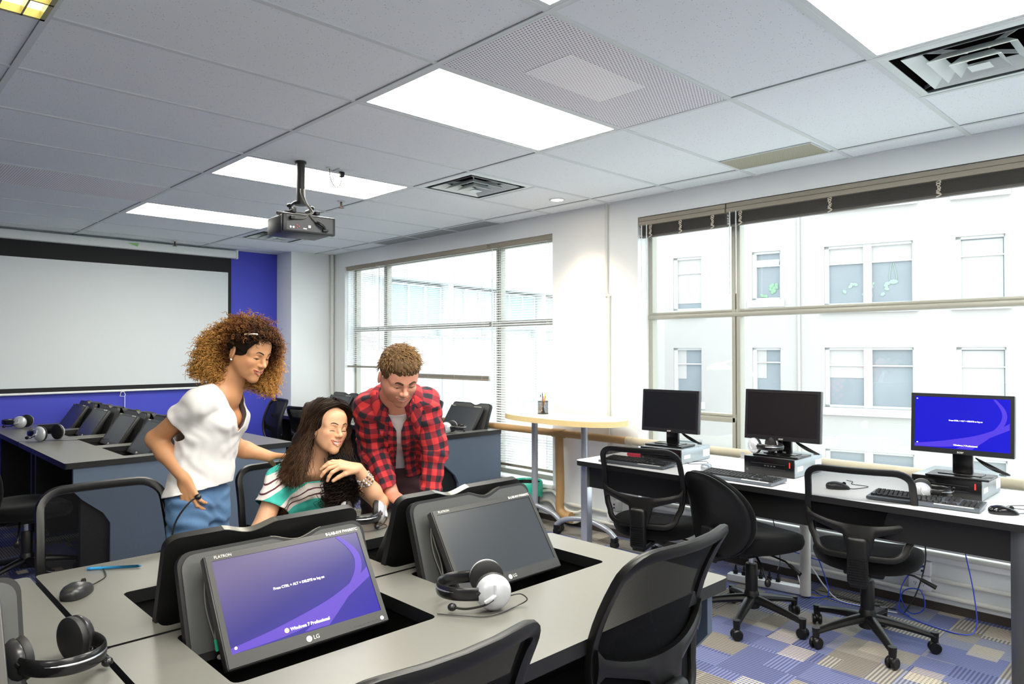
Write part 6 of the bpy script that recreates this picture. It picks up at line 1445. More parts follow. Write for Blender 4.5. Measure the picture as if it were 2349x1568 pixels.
    for t in (-1, 1):
        a = np.array([-1.235, -0.70, 0.06])+Lf*t*0.066-F3*0.01; q.tube([a-F3*0.07, a-F3*0.02+np.array([0, 0, 0.0]), a+F3*0.07-np.array([0, 0, 0.012]), a+F3*0.15-np.array([0, 0, 0.02])], 0.04, seg=12, rs=[0.036, 0.042, 0.04, 0.028])
    q.build('shoes', mat('white_canvas_shoe', 'd9d6d0', 0.7), root).data.transform(Matrix.Translation(Vector(-inv)+Vector((0, 0, -0.018))))
    # hair: volume plus corkscrew curls
    hv = Fld(); Wl = lambda x, y, z: C+M@np.array([x, y, z])
    hv.ell(Wl(0, -0.03, 0.052), (0.100, 0.105, 0.088), M, 0.03); hv.ell(Wl(0, 0.035, 0.090), (0.066, 0.05, 0.035), M, 0.03)
    for x, y, z, r_ in ((-0.065, -0.070, 0.0, 0.072), (-0.080, -0.085, -0.065, 0.056), (-0.03, -0.085, -0.03, 0.080), (0.03, -0.08, -0.09, 0.07), (0.088, 0.0, 0.02, 0.060), (0.100, 0.02, -0.055, 0.056), (0.092, 0.045, -0.112, 0.042), (0.07, -0.06, -0.09, 0.06), (-0.085, -0.10, -0.105, 0.040)):
        hv.ell(Wl(x, y, z), (r_,)*3, None, 0.035)
    hv.ell(Wl(0, 0.075, -0.040), (0.060, 0.088, 0.104), M, 0.012, '-'); hv.ell(Wl(-0.095, 0.022, -0.035), (0.048, 0.048, 0.062), M, 0.012, '-')
    def grow(field, seed, n, K, inset, Ln, outw, gw, hr, wl_, rad, colf):
        d, l0, ax = field.grid(C-0.27, C+0.24, 0.006); P, F = nets(d, l0, 0.006); rs = np.random.RandomState(seed)
        c = P[F].mean(1); nn = np.cross(P[F[:, 2]]-P[F[:, 0]], P[F[:, 3]]-P[F[:, 1]]); nn /= np.linalg.norm(nn, axis=1)[:, None]+1e-9
        i = rs.randint(0, len(c), n); N3 = nn[i]; S = c[i]-N3*rs.uniform(inset[0], inset[1], n)[:, None]; t = np.linspace(0, 1, K)[None, :, None]
        dr = N3*outw+np.array([0, 0, -gw])+rs.normal(0, 0.35, (n, 3)); dr /= np.linalg.norm(dr, axis=1)[:, None]; L_2 = rs.uniform(Ln[0], Ln[1], n)[:, None, None]
        bend = rs.normal(0, 0.3, (n, 1, 3))+np.array([0, 0, -0.35]); base = S[:, None]+dr[:, None]*t*L_2+bend*t*t*L_2*0.5
        T = np.gradient(base, axis=1); T /= np.linalg.norm(T, axis=2)[..., None]; X = np.cross(T, rs.normal(0, 1, (n, 1, 3))); X /= np.linalg.norm(X, axis=2)[..., None]; Y = np.cross(T, X)
        an = 2*PI*L_2[:, :, 0]/rs.uniform(wl_[0], wl_[1], n)[:, None]*t[:, :, 0]+rs.uniform(0, 6.28, n)[:, None]; R_ = rs.uniform(hr[0], hr[1], n)[:, None]*np.clip(t[:, :, 0]*5, 0.3, 1)*(1-0.3*t[:, :, 0])
        path = base+X*(np.cos(an)*R_)[..., None]+Y*(np.sin(an)*R_)[..., None]; lc = (path-C)@M
        bad = ((lc[..., 1] > 0.03) & (np.abs(lc[..., 0]) < 0.052) & (lc[..., 2] < 0.066)).any(1) | ((lc[..., 0] < -0.02) & (lc[..., 1] > -0.012) & (lc[..., 2] < 0.045)).any(1) | (lc[..., 2] < -0.165).any(1)
        path = path[~bad]; lc = lc[~bad]; m = len(path); col = colf(lc, np.broadcast_to(t[..., 0], (m, K)), rs); rr = np.broadcast_to(rad*(1-0.5*t[0, :, 0]**2)[None], (m, K)); return tubes_np(path, rr, col, 3)
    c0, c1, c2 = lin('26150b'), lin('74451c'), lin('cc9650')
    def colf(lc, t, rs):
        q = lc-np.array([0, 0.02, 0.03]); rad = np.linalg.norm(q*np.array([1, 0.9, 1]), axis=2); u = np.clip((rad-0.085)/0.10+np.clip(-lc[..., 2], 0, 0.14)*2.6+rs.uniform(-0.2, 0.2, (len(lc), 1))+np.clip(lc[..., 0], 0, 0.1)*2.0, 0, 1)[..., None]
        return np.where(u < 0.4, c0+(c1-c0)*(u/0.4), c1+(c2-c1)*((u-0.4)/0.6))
    d, l0, ax = hv.grid(C-0.27, C+0.24, 0.005); d = d+0.014; d = fabric_noise(d, ax, 0.004, 9, [((1, 0.3, 0.2), 0.022, 1), ((0.2, 1, 0.3), 0.026, 1), ((0.1, 0.3, 1), 0.02, 1)]); P, F = nets(d, l0, 0.005)
    lcP = ((P-C)@M)[:, None]; cb = np.ones((len(P), 4)); cb[:, :3] = colf(lcP, None, np.random.RandomState(1))[:, 0]*0.55
    sk = Fld(); sk.ell(Wl(0, -0.012, 0.034), (0.0735, 0.090, 0.083), M, 0.01); sk.ell(Wl(0, 0.080, -0.030), (0.058, 0.075, 0.085), M, 0.01, '-'); dd, l1, _ = sk.grid(C-0.13, C+0.14, 0.003); Pk, Fk = nets(dd, l1, 0.003); ck = np.ones((len(Pk), 4)); ck[:, :3] = lin('1d110a')
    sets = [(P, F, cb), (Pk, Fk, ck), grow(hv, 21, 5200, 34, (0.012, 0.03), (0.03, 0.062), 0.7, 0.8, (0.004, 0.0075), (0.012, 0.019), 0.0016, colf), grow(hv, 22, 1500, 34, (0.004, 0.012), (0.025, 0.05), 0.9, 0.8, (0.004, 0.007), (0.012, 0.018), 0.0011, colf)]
    Ps_, Fs_, Cs_, n_ = [], [], [], 0
    gt = [[Wl(-0.040, 0.066, 0.066), Wl(-0.062, 0.045, 0.082), Wl(-0.076, 0.0, 0.078), Wl(-0.080, -0.04, 0.05)], [Wl(-0.055, 0.056, 0.048), Wl(-0.068, 0.035, 0.058), Wl(-0.077, 0.0, 0.055), Wl(-0.082, -0.04, 0.03)], [Wl(-0.060, 0.047, 0.030), Wl(-0.070, 0.025, 0.038), Wl(-0.077, -0.005, 0.036), Wl(-0.082, -0.04, 0.01)], [Wl(-0.065, 0.036, 0.012), Wl(-0.071, 0.018, 0.018), Wl(-0.077, -0.008, 0.022), Wl(-0.082, -0.04, 0.0)]]
    sets.append(strands(gt, 900, 14, 5, 0.001, 0.03, 0.0012, 0.002, 0.0010, ('1a0f08', '33200f'), 3))
    for a_, b_, c_ in sets: Ps_.append(a_); Fs_.append(b_+n_); Cs_.append(c_); n_ += len(a_)
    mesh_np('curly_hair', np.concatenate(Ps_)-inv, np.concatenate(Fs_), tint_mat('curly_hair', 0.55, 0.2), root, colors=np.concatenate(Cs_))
    # hair slide, earring
    pt = [C+M@np.array(v) for v in ((-0.084, 0.030, 0.078), (-0.076, 0.052, 0.088), (-0.062, 0.070, 0.094))]
    q = MB(); q.tube(spline([tuple(p-inv) for p in pt], 5), 0.0038, seg=8); q.build('hair_slide', mat('rhinestone_silver', 'e6dccb', 0.2, metal=0.7, var=0.3, scale=400), root)
    e = C+M@np.array([-0.072, -0.004, -0.034]); MB().ell(e-inv, (0.0042,)*3, seg=12, ring=8).build('earring', mat('pearl', 'efe9df', 0.2), root)
    return root
def thing_child(root, inv):
    o = bpy.data.objects.new('face_tmp', None); COL.objects.link(o); return o
def reroot(tmp, root, inv):
    T = Matrix.Translation(Vector(-inv)); seen = set()
    def go(o, par):
        for c in [x for x in bpy.data.objects if x.parent == o]:
            if c.data and c.data.name not in seen: c.data.transform(T); seen.add(c.data.name)
            go(c, c)
    go(tmp, root)
    for c in [x for x in bpy.data.objects if x.parent == tmp]: c.parent = root
    bpy.data.objects.remove(tmp)
def strands(guides, n, K, seed, amp, wl, spread0, spread1, rad, cols, seg=4, curl=1.0, len_jit=0.15):
    # guides: list of (K0,3) polylines; strands interpolate two neighbouring guides, then wave
    rs = np.random.RandomState(seed); G = np.array([[tuple(p) for p in spline([tuple(q) for q in g], 40//(len(g)-1))] for g in guides if True], dtype=object)
    GG = []
    for g in guides:
        s_ = np.array([tuple(p) for p in spline([tuple(q) for q in g], 12)]); L = np.r_[0, np.cumsum(np.linalg.norm(np.diff(s_, axis=0), axis=1))]; L /= L[-1]
        GG.append(np.stack([np.interp(np.linspace(0, 1, K), L, s_[:, i]) for i in range(3)], 1))
    GG = np.array(GG); m = len(GG); u = rs.uniform(0, m-1.001, n); i = u.astype(int); w = (u-i)[:, None, None]; path = GG[i]*(1-w)+GG[i+1]*w
    t = np.linspace(0, 1, K)[None, :, None]; off = rs.normal(0, 1, (n, 1, 3)); path = path+off*(spread0+(spread1-spread0)*t**0.8)
    T = np.gradient(path, axis=1); T /= np.linalg.norm(T, axis=2)[..., None]+1e-9; X = np.cross(T, np.array([0.3, 0.5, 0.81])); X /= np.linalg.norm(X, axis=2)[..., None]+1e-9; Y = np.cross(T, X)
    cl = rs.randint(0, 26, n); ph = rs.uniform(0, 6.28, 26)[cl]+rs.normal(0, 0.35, n); fr = 2*PI/wl*np.linalg.norm(np.diff(path, axis=1), axis=2).sum(1)
    an = fr[:, None]*t[:, :, 0]+ph[:, None]; e = amp*np.clip(t[:, :, 0]*1.6, 0, 1); path = path+X*(np.cos(an)*e)[..., None]+Y*(np.sin(an)*e*curl)[..., None]
    c0, c1 = lin(cols[0]), lin(cols[1]); jj = rs.uniform(-0.25, 0.25, (n, 1, 1)); uu = np.clip(t+jj, 0, 1); col = c0+(c1-c0)*uu
    rr = np.broadcast_to(rad*(1-0.55*np.linspace(0, 1, K)**3)[None], (n, K)); return tubes_np(path, rr, np.broadcast_to(col, (n, K, 3)), seg)

def woman_seated():
    inv = np.array([-1.27, -0.21, 0.0]); root = thing('person', 'smiling seated woman with long dark hair in a turquoise and white striped top', 'person', tuple(inv))
    C = np.array([-1.125, -0.20, 1.108]); M = headframe(6, 3, -7); F3 = nrm([0.93, -0.12, 0]); Lf = np.array([-F3[1], F3[0], 0])
    pel, bel, che, nk = (-1.34, -0.20, 0.555), (-1.32, -0.205, 0.68), (-1.27, -0.21, 0.81), (-1.205, -0.208, 0.935)
    rsh, rel, rwr = np.array([-1.225, -0.36, 0.895]), np.array([-1.19, -0.47, 0.70]), np.array([-1.02, -0.46, 0.72])
    lsh, lel, lwr = np.array([-1.205, -0.055, 0.885]), np.array([-0.965, -0.035, 0.782]), np.array([-0.935, -0.165, 0.950])
    f = Fld(); torso(f, (pel, bel, che, nk), (0.105, 0.095, 0.108, 0.055), 0.62, F3)
    f.cone(rsh, nk, 0.042, 0.042, 0.04); f.cone(lsh, nk, 0.042, 0.042, 0.04); f.cone(np.array(nk)-np.array([0, 0, 0.02]), C+M@np.array([0, -0.028, -0.055]), 0.05, 0.046, 0.02)
    for t, sh in ((-1, rsh), (1, lsh)): f.cone(np.array(nk)+F3*0.035+Lf*t*0.018+np.array([0, 0, -0.02]), sh+F3*0.03, 0.012, 0.011, 0.02)
    arm(f, rsh, rel, rwr, (0.043, 0.037, 0.035, 0.024)); arm(f, lsh, lel, lwr, (0.042, 0.034, 0.033, 0.0225))
    for t in (-1, 1):
        hp = np.array(pel)+Lf*t*0.08+np.array([0.0, 0, -0.01]); kn = hp+F3*0.40+np.array([0, 0, -0.02]); an = kn+np.array([-0.03, 0, -0.42]); f.chain([hp, kn], [0.078, 0.056], 0.03); f.chain([kn, an], [0.05, 0.034], 0.03); f.chain([an, an+F3*0.14+np.array([0, 0, -0.05])], [0.032, 0.022], 0.02)
    W, up, lo = head_prims(f, C, M, 0.94, smile=1.0, lid=0.90)
    # hand folded down from the wrist beneath the chin
    kn, tips = hand(f, lwr, np.array([-0.03, -0.115, 0.035]), np.array([-0.25, -0.10, -0.55]), 1, curls=[(0.75, 0.55, 0.3), (0.55, 0.5, 0.3), (0.4, 0.4, 0.3), (0.3, 0.4, 0.3)], s=0.93, spread=0.16, thumb=(0.25, 0.9))
    hand(f, rwr, np.array([0.12, 0.02, 0.0]), np.array([0, 0, -1.0]), 1, curl=(0.2, 0.3, 0.2), s=0.92)
    hb = (C-0.135, C+0.135); h1 = (lwr-np.array([0.13, 0.20, 0.12]), lwr+np.array([0.06, 0.03, 0.07])); h2 = (rwr-np.array([0.03, 0.09, 0.07]), rwr+np.array([0.19, 0.11, 0.05]))
    # keep the two fine boxes from overlapping
    hb = (np.array([hb[0][0], hb[0][1], h1[1][2]]), hb[1]) if False else hb
    h1 = (np.array([max(h1[0][0], -1.045), h1[0][1], h1[0][2]]), h1[1]); hb = (hb[0], np.array([-1.045+0.065, hb[1][1], hb[1][2]]))
    hb = (hb[0], np.array([min(hb[1][0], -0.99), hb[1][1], hb[1][2]])); h1 = (np.array([-0.99-0.055, h1[0][1], h1[0][2]]), h1[1])
    h1 = (np.array([-0.99, h1[0][1], h1[0][2]]), h1[1])
    P, F = body_mesh(f, ((-1.55, -0.62, -0.01), (-0.78, 0.12, 1.24)), [hb, h1, h2], 0.0024)
    ms, ml = skin('fair_skin', 'e0ac88', 'cc7668'); M_dh = mat('brown_black_hair', '201410', 0.5, var=0.2)
    mesh_np('skin', P-inv, F, [ms, ml], root, mi=lips_mi(P, F, up, lo, 0.94), attrs={'blush': blush_w(P, C, M, 0.94, 0.3)})
    face = thing_child(root, inv); face_parts(f, face, C, M, W, 0.94, up, lo, M_dh, M_dh, smile=1.0, lid=0.90, brow_w=0.0022); reroot(face, root, inv)
    # striped top
    g = Fld(); torso(g, (np.array(pel)-[0, 0, 0.02], bel, che, np.array(nk)-[0, 0, 0.015]), (0.15, 0.135, 0.138, 0.072), 0.72, F3, 0.06)
    for t in (-1, 1): g.ell(np.array(che)+F3*0.07+Lf*t*0.055+np.array([0, 0, 0.01]), (0.056, 0.055, 0.055), None, 0.04)
    g.cone(rsh, nk, 0.052, 0.048, 0.04); g.cone(lsh, nk, 0.05, 0.048, 0.04); ser = rsh+(rel-rsh)*0.48; g.cone(rsh, ser, 0.057, 0.062, 0.03); g.cone(ser, np.array(bel)+Lf*-0.08, 0.05, 0.09, 0.04); sel = lsh+(lel-lsh)*0.3; g.cone(lsh, sel, 0.052, 0.056, 0.03)
    dR = nrm(rel-rsh); dL = nrm(lel-lsh); nkb = np.array(nk)
    def keep(c):
        k = ((c-ser)@dR < 0.012) | (np.linalg.norm(c-ser, axis=1) > 0.09); k &= ((c-sel)@dL < 0.0) | (np.linalg.norm(c-sel, axis=1) > 0.09)
        q = c-nkb; fw = q@F3; la = q@Lf; hole = ((fw-0.03)**2/0.085**2+la**2/0.095**2 < 1) & (q[:, 2] > -0.06)
        return k & ~hole & (c[:, 2] > 0.52)
    def band(P):  # stripe coordinate: height on the body, running over the shoulder down the sleeve
        z = P[:, 2]+0.10*np.clip(((P-np.array(che))@F3), 0, 1); la = (P-nkb)@Lf; s_ = np.clip(-la-0.06, 0, 1)+np.clip(la-0.06, 0, 1); return np.where(s_ > 0, z+s_*0.55, z)
    M_st = mat('turquoise_striped_jersey', '3fc4b4', 0.85, bump=0.1, bscale=300); N, L, b = nodes(M_st); at = N.new('ShaderNodeAttribute'); at.attribute_name = 'band'; 
    cr = N.new('ShaderNodeValToRGB'); cr.color_ramp.interpolation = 'CONSTANT'; u = mathn(N, L, 'FRACT', mathn(N, L, 'MULTIPLY_ADD', at.outputs['Fac'], 1/0.127, 0.057)); L.new(u, cr.inputs[0])
    st = [(0, '43c2b4'), (0.48, 'e9e0da'), (0.60, '5a2230'), (0.645, 'e9e0da'), (0.79, '5a2230'), (0.835, 'e9e0da')]
    while len(cr.color_ramp.elements) < len(st): cr.color_ramp.elements.new(0.99)
    for e, (p, c) in zip(cr.color_ramp.elements, st): e.position = p; e.color = srgb(c)
    nz = N.new('ShaderNodeTexNoise'); nz.inputs['Scale'].default_value = 18; mx = N.new('ShaderNodeMix'); mx.data_type = 'RGBA'; mx.blend_type = 'MULTIPLY'; mx.inputs[0].default_value = 0.2; L.new(cr.outputs[0], mx.inputs[6]); L.new(nz.outputs[0], mx.inputs[7]); L.new(mx.outputs[2], b.inputs['Base Color'])
    cl = cloth('striped_top', g, (-1.56, -0.60, 0.48), (-1.02, 0.16, 1.02), 0.005, keep, M_st, root, noise=(0.003, 5, [((0.2, 0.6, 1.0), 0.12, 1.0), ((0.5, -0.7, 0.5), 0.07, 0.7), ((0.1, 0.9, 0.3), 0.05, 0.4)]), attrs={'band': band}); cl.data.transform(Matrix.Translation(Vector(-inv)))
    j = Fld(); j.cone(np.array(pel)+[0, 0, 0.02], np.array(pel)-[0, 0, 0.03], 0.13, 0.13, 0.04, (F3, 0.8))
    for t in (-1, 1):
        hp = np.array(pel)+Lf*t*0.08+np.array([0.0, 0, -0.01]); kn_ = hp+F3*0.40+np.array([0, 0, -0.02]); an = kn_+np.array([-0.03, 0, -0.42]); j.chain([hp, kn_], [0.085, 0.063], 0.03); j.chain([kn_, an], [0.062, 0.045], 0.03)
    cl = cloth('trousers', j, (-1.52, -0.42, 0.04), (-0.82, 0.02, 0.62), 0.008, lambda c: (c[:, 2] > 0.08), mat('dark_trousers', '23242c', 0.85), root, noise=(0.002, 2, [((0.3, 0.2, 1), 0.06, 1)])); cl.data.transform(Matrix.Translation(Vector(-inv)))
    # hair
    Wl = lambda x, y, z: C+M@np.array([x, y, z]); hv = Fld(); hv.ell(Wl(0, -0.022, 0.038), (0.083, 0.092, 0.088), M, 0.02); 
    hv.chain([Wl(-0.062, -0.035, 0.02), Wl(-0.082, -0.05, -0.07), Wl(-0.085, -0.045, -0.15)], [0.035, 0.036, 0.022], 0.03); hv.chain([Wl(0.062, -0.025, 0.02), Wl(0.080, -0.03, -0.07), Wl(0.082, 0.0, -0.13)], [0.033, 0.032, 0.022], 0.03); hv.chain([Wl(0, -0.06, 0), Wl(0, -0.075, -0.12)], [0.06, 0.05], 0.03); hv.chain([Wl(0.03, 0.075, -0.185), Wl(0.035, 0.095, -0.30)], [0.032, 0.045], 0.03)
    hv.ell(Wl(0.004, 0.082, -0.034), (0.056, 0.075, 0.082), M, 0.012, '-')
    d, l0, ax = hv.grid(C-0.24, C+0.2, 0.005); P, F = nets(d, l0, 0.005); cb = np.ones((len(P), 4)); cb[:, :3] = lin('1a100b')
    sets = []
    gr = []   # her right side (image left)
    for x0, y0, z0, ex, ey, ez in ((-0.01, 0.062, 0.108, -0.125, 0.05, -0.215), (-0.03, 0.03, 0.118, -0.13, 0.0, -0.24), (-0.04, -0.02, 0.118, -0.15, -0.05, -0.235), (-0.03, -0.07, 0.10, -0.135, -0.1, -0.22), (0.0, -0.10, 0.07, -0.08, -0.13, -0.21)):
        sx = -0.088 if y0 > 0 else -0.082
        gr.append([Wl(x0, y0, z0), Wl(sx*0.78, y0*0.72, 0.085), Wl(sx, y0*0.35-0.012, 0.02), Wl(sx*1.08, y0*0.35-0.02, -0.06), Wl(sx*1.15+(ex-sx)*0.35, ey*0.6, -0.14), Wl(ex, ey, ez)])
    sets.append(strands(gr, 2300, 36, 1, 0.006, 0.09, 0.004, 0.012, 0.0013, ('1e130d', '5c402c')))  # lighter tips on this side hold the highlight in their colour
    gl = []   # her left side, falling forward over the shoulder to the desk
    for x0, y0, z0, ex, ey, ez in ((-0.005, 0.065, 0.106, 0.075, 0.10, -0.26), (0.01, 0.03, 0.12, 0.085, 0.09, -0.27), (0.02, -0.02, 0.12, 0.07, 0.06, -0.28), (0.01, -0.07, 0.10, 0.06, 0.03, -0.26), (0.0, -0.10, 0.06, 0.03, 0.0, -0.24)):
        gl.append([Wl(x0, y0, z0), Wl(0.062, y0*0.75, 0.085), Wl(0.084, y0*0.4-0.01, 0.02), Wl(0.088, y0*0.3, -0.06), Wl(0.085, 0.03+ey*0.3, -0.14), Wl(ex, ey, ez)])
    sets.append(strands(gl, 2000, 36, 2, 0.007, 0.08, 0.004, 0.013, 0.0013, ('1e130d', '4a3122')))
    # dark curly mass in front of her chest
    gm = [[Wl(0.05+a, 0.05+b_, -0.12), Wl(0.055+a, 0.085+b_, -0.18), Wl(0.045+a*1.3, 0.095+b_, -0.25), Wl(0.04+a*1.5, 0.095+b_, -0.315)] for a, b_ in ((-0.045, -0.01), (-0.02, 0.02), (0.01, 0.0), (0.035, 0.025))]
    sets.append(strands(gm, 700, 60, 3, 0.009, 0.035, 0.010, 0.016, 0.0017, ('120b08', '241610')))
    Vs, Fs, Cs, n = [P], [F], [cb], len(P)
    for v, f_, c in sets: Vs.append(v); Fs.append(f_+n); Cs.append(c); n += len(v)
    mesh_np('long_hair', np.concatenate(Vs)-inv, np.concatenate(Fs), tint_mat('wavy_hair', 0.5, 0.25), root, colors=np.concatenate(Cs))
    e = C+M@np.array([-0.078, -0.002, -0.037]); MB().ell(e-inv, (0.0032, 0.0032, 0.004), seg=12, ring=8).ell(e-inv+np.array([0, 0, -0.009]), (0.002, 0.002, 0.005), seg=10, ring=8).build('earring', mat('gold_earring', 'd9b86c', 0.2, metal=0.9), root)
    # bead bracelets on the raised wrist
    ax_ = nrm(lel-lwr); x_ = nrm(np.cross(ax_, [0.2, 0.9, 0.1])); y_ = np.cross(ax_, x_); cols = [mat('bead_silver', 'c9c4bc', 0.2, metal=0.7), mat('bead_cream', 'e9e0d2', 0.3), mat('bead_brown', '6a5048', 0.3)]
    for r_i, dd in enumerate((0.048, 0.062, 0.077)):
        q = MB()
        for i in range(18):
            a = 2*PI*i/18+r_i*0.2; rr = 0.0285+0.001*r_i; p = lwr+ax_*(dd+0.004*math.sin(a*2+r_i))+(x_*math.cos(a)+y_*math.sin(a))*rr; q.mi = (i+r_i) % 3; q.ell(p-inv, (0.0052,)*3, seg=8, ring=6)
        q.mi = 0; q.tube([lwr+ax_*(dd+0.004*math.sin(2*PI*i/18*2+r_i))+(x_*math.cos(2*PI*i/18)+y_*math.sin(2*PI*i/18))*(0.0285+0.001*r_i)-inv for i in range(18)], 0.0018, seg=6, closed=True); q.build('bead_bracelet', cols, root)
    return root

def man():
    inv = np.array([-1.28, 0.25, 0.0]); root = thing('person', 'man in a red and black checked shirt leaning over the desk', 'person', tuple(inv))
    C = np.array([-0.80, -0.055, 1.333]); M = headframe(-15, 34, 2); F3 = nrm([0.80, -0.60, 0]); Lf = np.array([-F3[1], F3[0], 0])
    pel, bel, che, nk = (-1.26, 0.25, 0.90), (-1.19, 0.20, 1.01), (-1.05, 0.105, 1.135), (-0.93, 0.03, 1.225)
    axis = nrm(np.array(nk)-np.array(pel)); dep = nrm(np.cross(Lf, axis)); dep = dep if dep@F3 > 0 or dep[2] < 0 else -dep
    rsh, rel, rwr = np.array([-1.035, -0.045, 1.190]), np.array([-1.12, 0.03, 0.985]), np.array([-0.985, 0.055, 0.80])
    lsh, lel, lwr = np.array([-0.905, 0.155, 1.205]), np.array([-0.885, 0.20, 1.00]), np.array([-0.885, 0.17, 0.80])
    rwr = np.array([-0.95, 0.02, 0.805])
    f = Fld(); torso(f, (pel, bel, che, nk), (0.118, 0.122, 0.138, 0.072), 0.64, dep, 0.06)
    f.cone(rsh, nk, 0.055, 0.05, 0.05); f.cone(lsh, nk, 0.055, 0.05, 0.05); f.cone(nk, C+M@np.array([0, -0.035, -0.06]), 0.062, 0.058, 0.025)
    arm(f, rsh, rel, rwr, (0.052, 0.042, 0.041, 0.029)); arm(f, lsh, lel, lwr, (0.052, 0.042, 0.041, 0.029))
    for t in (-1, 1):
        hp = np.array(pel)+Lf*t*0.085+np.array([0, 0, -0.05]); kn = hp+np.array([0.02, 0, -0.42]); an = kn+np.array([-0.05, 0.02, -0.36]); f.chain([hp, kn, an], [0.072, 0.052, 0.038], 0.02); f.chain([an, an+F3*0.16+np.array([0, 0, -0.04])], [0.038, 0.028], 0.02)
    W, up, lo = head_prims(f, C, M, 0.955, male=True, smile=0.75, lid=0.56)
    hand(f, rwr, np.array([0.09, -0.01, -0.012]), np.array([0, 0, -1.0]), -1 if False else 1, curl=(0.05, 0.15, 0.1), s=1.05, spread=0.2); hand(f, lwr, np.array([0.09, -0.03, -0.012]), np.array([0, 0, -1.0]), -1, curl=(0.05, 0.15, 0.1), s=1.05, spread=0.2)
    hb = (C-0.145, C+0.145); h1 = (rwr-np.array([0.03, 0.10, 0.06]), rwr+np.array([0.20, 0.075, 0.04])); h2 = (lwr-np.array([0.03, 0.073, 0.06]), lwr+np.array([0.20, 0.09, 0.04]))
    P, F = body_mesh(f, ((-1.5, -0.25, -0.01), (-0.62, 0.5, 1.52)), [hb, h1, h2], 0.0025)
    ms, ml = skin('ruddy_skin', 'd0927a', 'b8705f', blush='a06c52'); M_bh = mat('short_brown_hair', '4a3220', 0.55, var=0.2); st = mat('stubble_skin', 'c08d70', 0.6, var=0.12, scale=400)
    mi = lips_mi(P, F, up, lo, 0.955, 0.0030); mesh_np('skin', P-inv, F, [ms, ml], root, mi=mi, attrs={'blush': stubble_m(P, C, M, 0.955)})
    face = thing_child(root, inv); face_parts(f, face, C, M, W, 0.955, up, lo, M_bh, M_bh, smile=0.75, lid=0.56, lash=0.6, brow_w=0.0052, iris='4a3a28'); reroot(face, root, inv)
    # white undershirt
    u = Fld(); torso(u, (pel, bel, che, nk), (0.146, 0.142, 0.156, 0.082), 0.70, dep, 0.06); u.cone(rsh, nk, 0.05, 0.055, 0.04); u.cone(lsh, nk, 0.05, 0.055, 0.04); nkb = np.array(nk)
    hd = nrm(C+M@np.array([0, -0.035, -0.06])-nkb)
    def ku(c):
        q = c-nkb; return ~((np.linalg.norm(q-hd*0.03-np.outer((q-hd*0.03)@hd, hd), axis=1) < 0.078) & (q@hd > -0.015)) & (c[:, 2] > 0.87)
    cl = cloth('undershirt', u, (-1.46, -0.2, 0.88), (-0.78, 0.42, 1.34), 0.005, ku, mat('white_jersey', 'dedbdc', 0.85), root, noise=(0.001, 2, [((0.3, 0.2, 1), 0.06, 1)])); cl.data.transform(Matrix.Translation(Vector(-inv)))
    # checked shirt, open at the front
    g = Fld(); torso(g, (np.array(pel)+[0, 0, -0.03], bel, che, nk), (0.165, 0.160, 0.165, 0.090), 0.72, dep, 0.07); g.cone(rsh, nk, 0.062, 0.060, 0.05); g.cone(lsh, nk, 0.062, 0.060, 0.05)
    rc = rel+(rwr-rel)*0.90; lc = lel+(lwr-lel)*0.90
    g.chain([rsh, rel], [0.066, 0.058], 0.03); g.chain([rel, rc, rc+(rwr-rel)*0.15], [0.057, 0.046, 0.048], 0.02); g.chain([lsh, lel], [0.066, 0.058], 0.03); g.chain([lel, lc, lc+(lwr-lel)*0.15], [0.057, 0.046, 0.048], 0.02)
    dR, dL = nrm(rwr-rel), nrm(lwr-lel)
    def keep(c):
        k = ((c-rc)@dR < 0.0) | (np.linalg.norm(c-rc, axis=1) > 0.075); k &= ((c-lc)@dL < 0.0) | (np.linalg.norm(c-lc, axis=1) > 0.075)
        q = c-nkb; ff = q@dep; la = q@Lf; al = q@axis
        ring = (np.linalg.norm(q-np.outer(q@hd, hd), axis=1) < 0.080) & (q@hd > 0.0)
        op = (ff > 0.02) & (np.abs(la-0.004) < 0.010+0.034*np.clip((al+0.10)/0.10, 0, 1)+0.012*np.clip(-(al+0.2)/0.2, 0, 1)) & (al < 0.05)
        inarm = (seg_dist(c, [rel, rwr]) < 0.075) | (seg_dist(c, [lel, lwr]) < 0.075)
        return k & ~ring & ~op & ((c[:, 2] > 0.84) | inarm)
    def arm_uv(P, a, b):
        ba = b-a; Ln = np.linalg.norm(ba); ax_ = ba/Ln; x_ = nrm(np.cross(ax_, [0.3, 0.8, 0.2])); y_ = np.cross(ax_, x_); q = P-a; t = q@ax_; r_ = q-np.outer(t, ax_); return t, np.arctan2(r_@y_, r_@x_)*0.062, np.linalg.norm(r_, axis=1)+np.maximum(0, -t)*1.2+np.maximum(0, t-Ln)*1.2
    def uv(P):
        q = P-nkb; u0 = q@Lf; v0 = q@axis; x1 = q@dep; ang = np.arctan2(u0, x1)*0.16; U, Vv = ang, v0; best = np.full(len(P), 0.082)
        for a, b in ((rsh, rel), (rel, rwr), (lsh, lel), (lel, lwr)):
            t, w, d_ = arm_uv(P, a, b); off = 0 if a is rsh or a is lsh else np.linalg.norm(rel-rsh); m = (d_ < best) & ((t > 0.02) | (off > 0)); U = np.where(m, w, U); Vv = np.where(m, t+off, Vv); best = np.where(m, d_, best)
        return U, Vv
    M_pl2 = mat('red_black_flannel', 'c03038', 0.9, bump=0.15, bscale=350); N, L, b = nodes(M_pl2)
    aU = N.new('ShaderNodeAttribute'); aU.attribute_name = 'cu'; aV = N.new('ShaderNodeAttribute'); aV.attribute_name = 'cv'; pch = 0.056
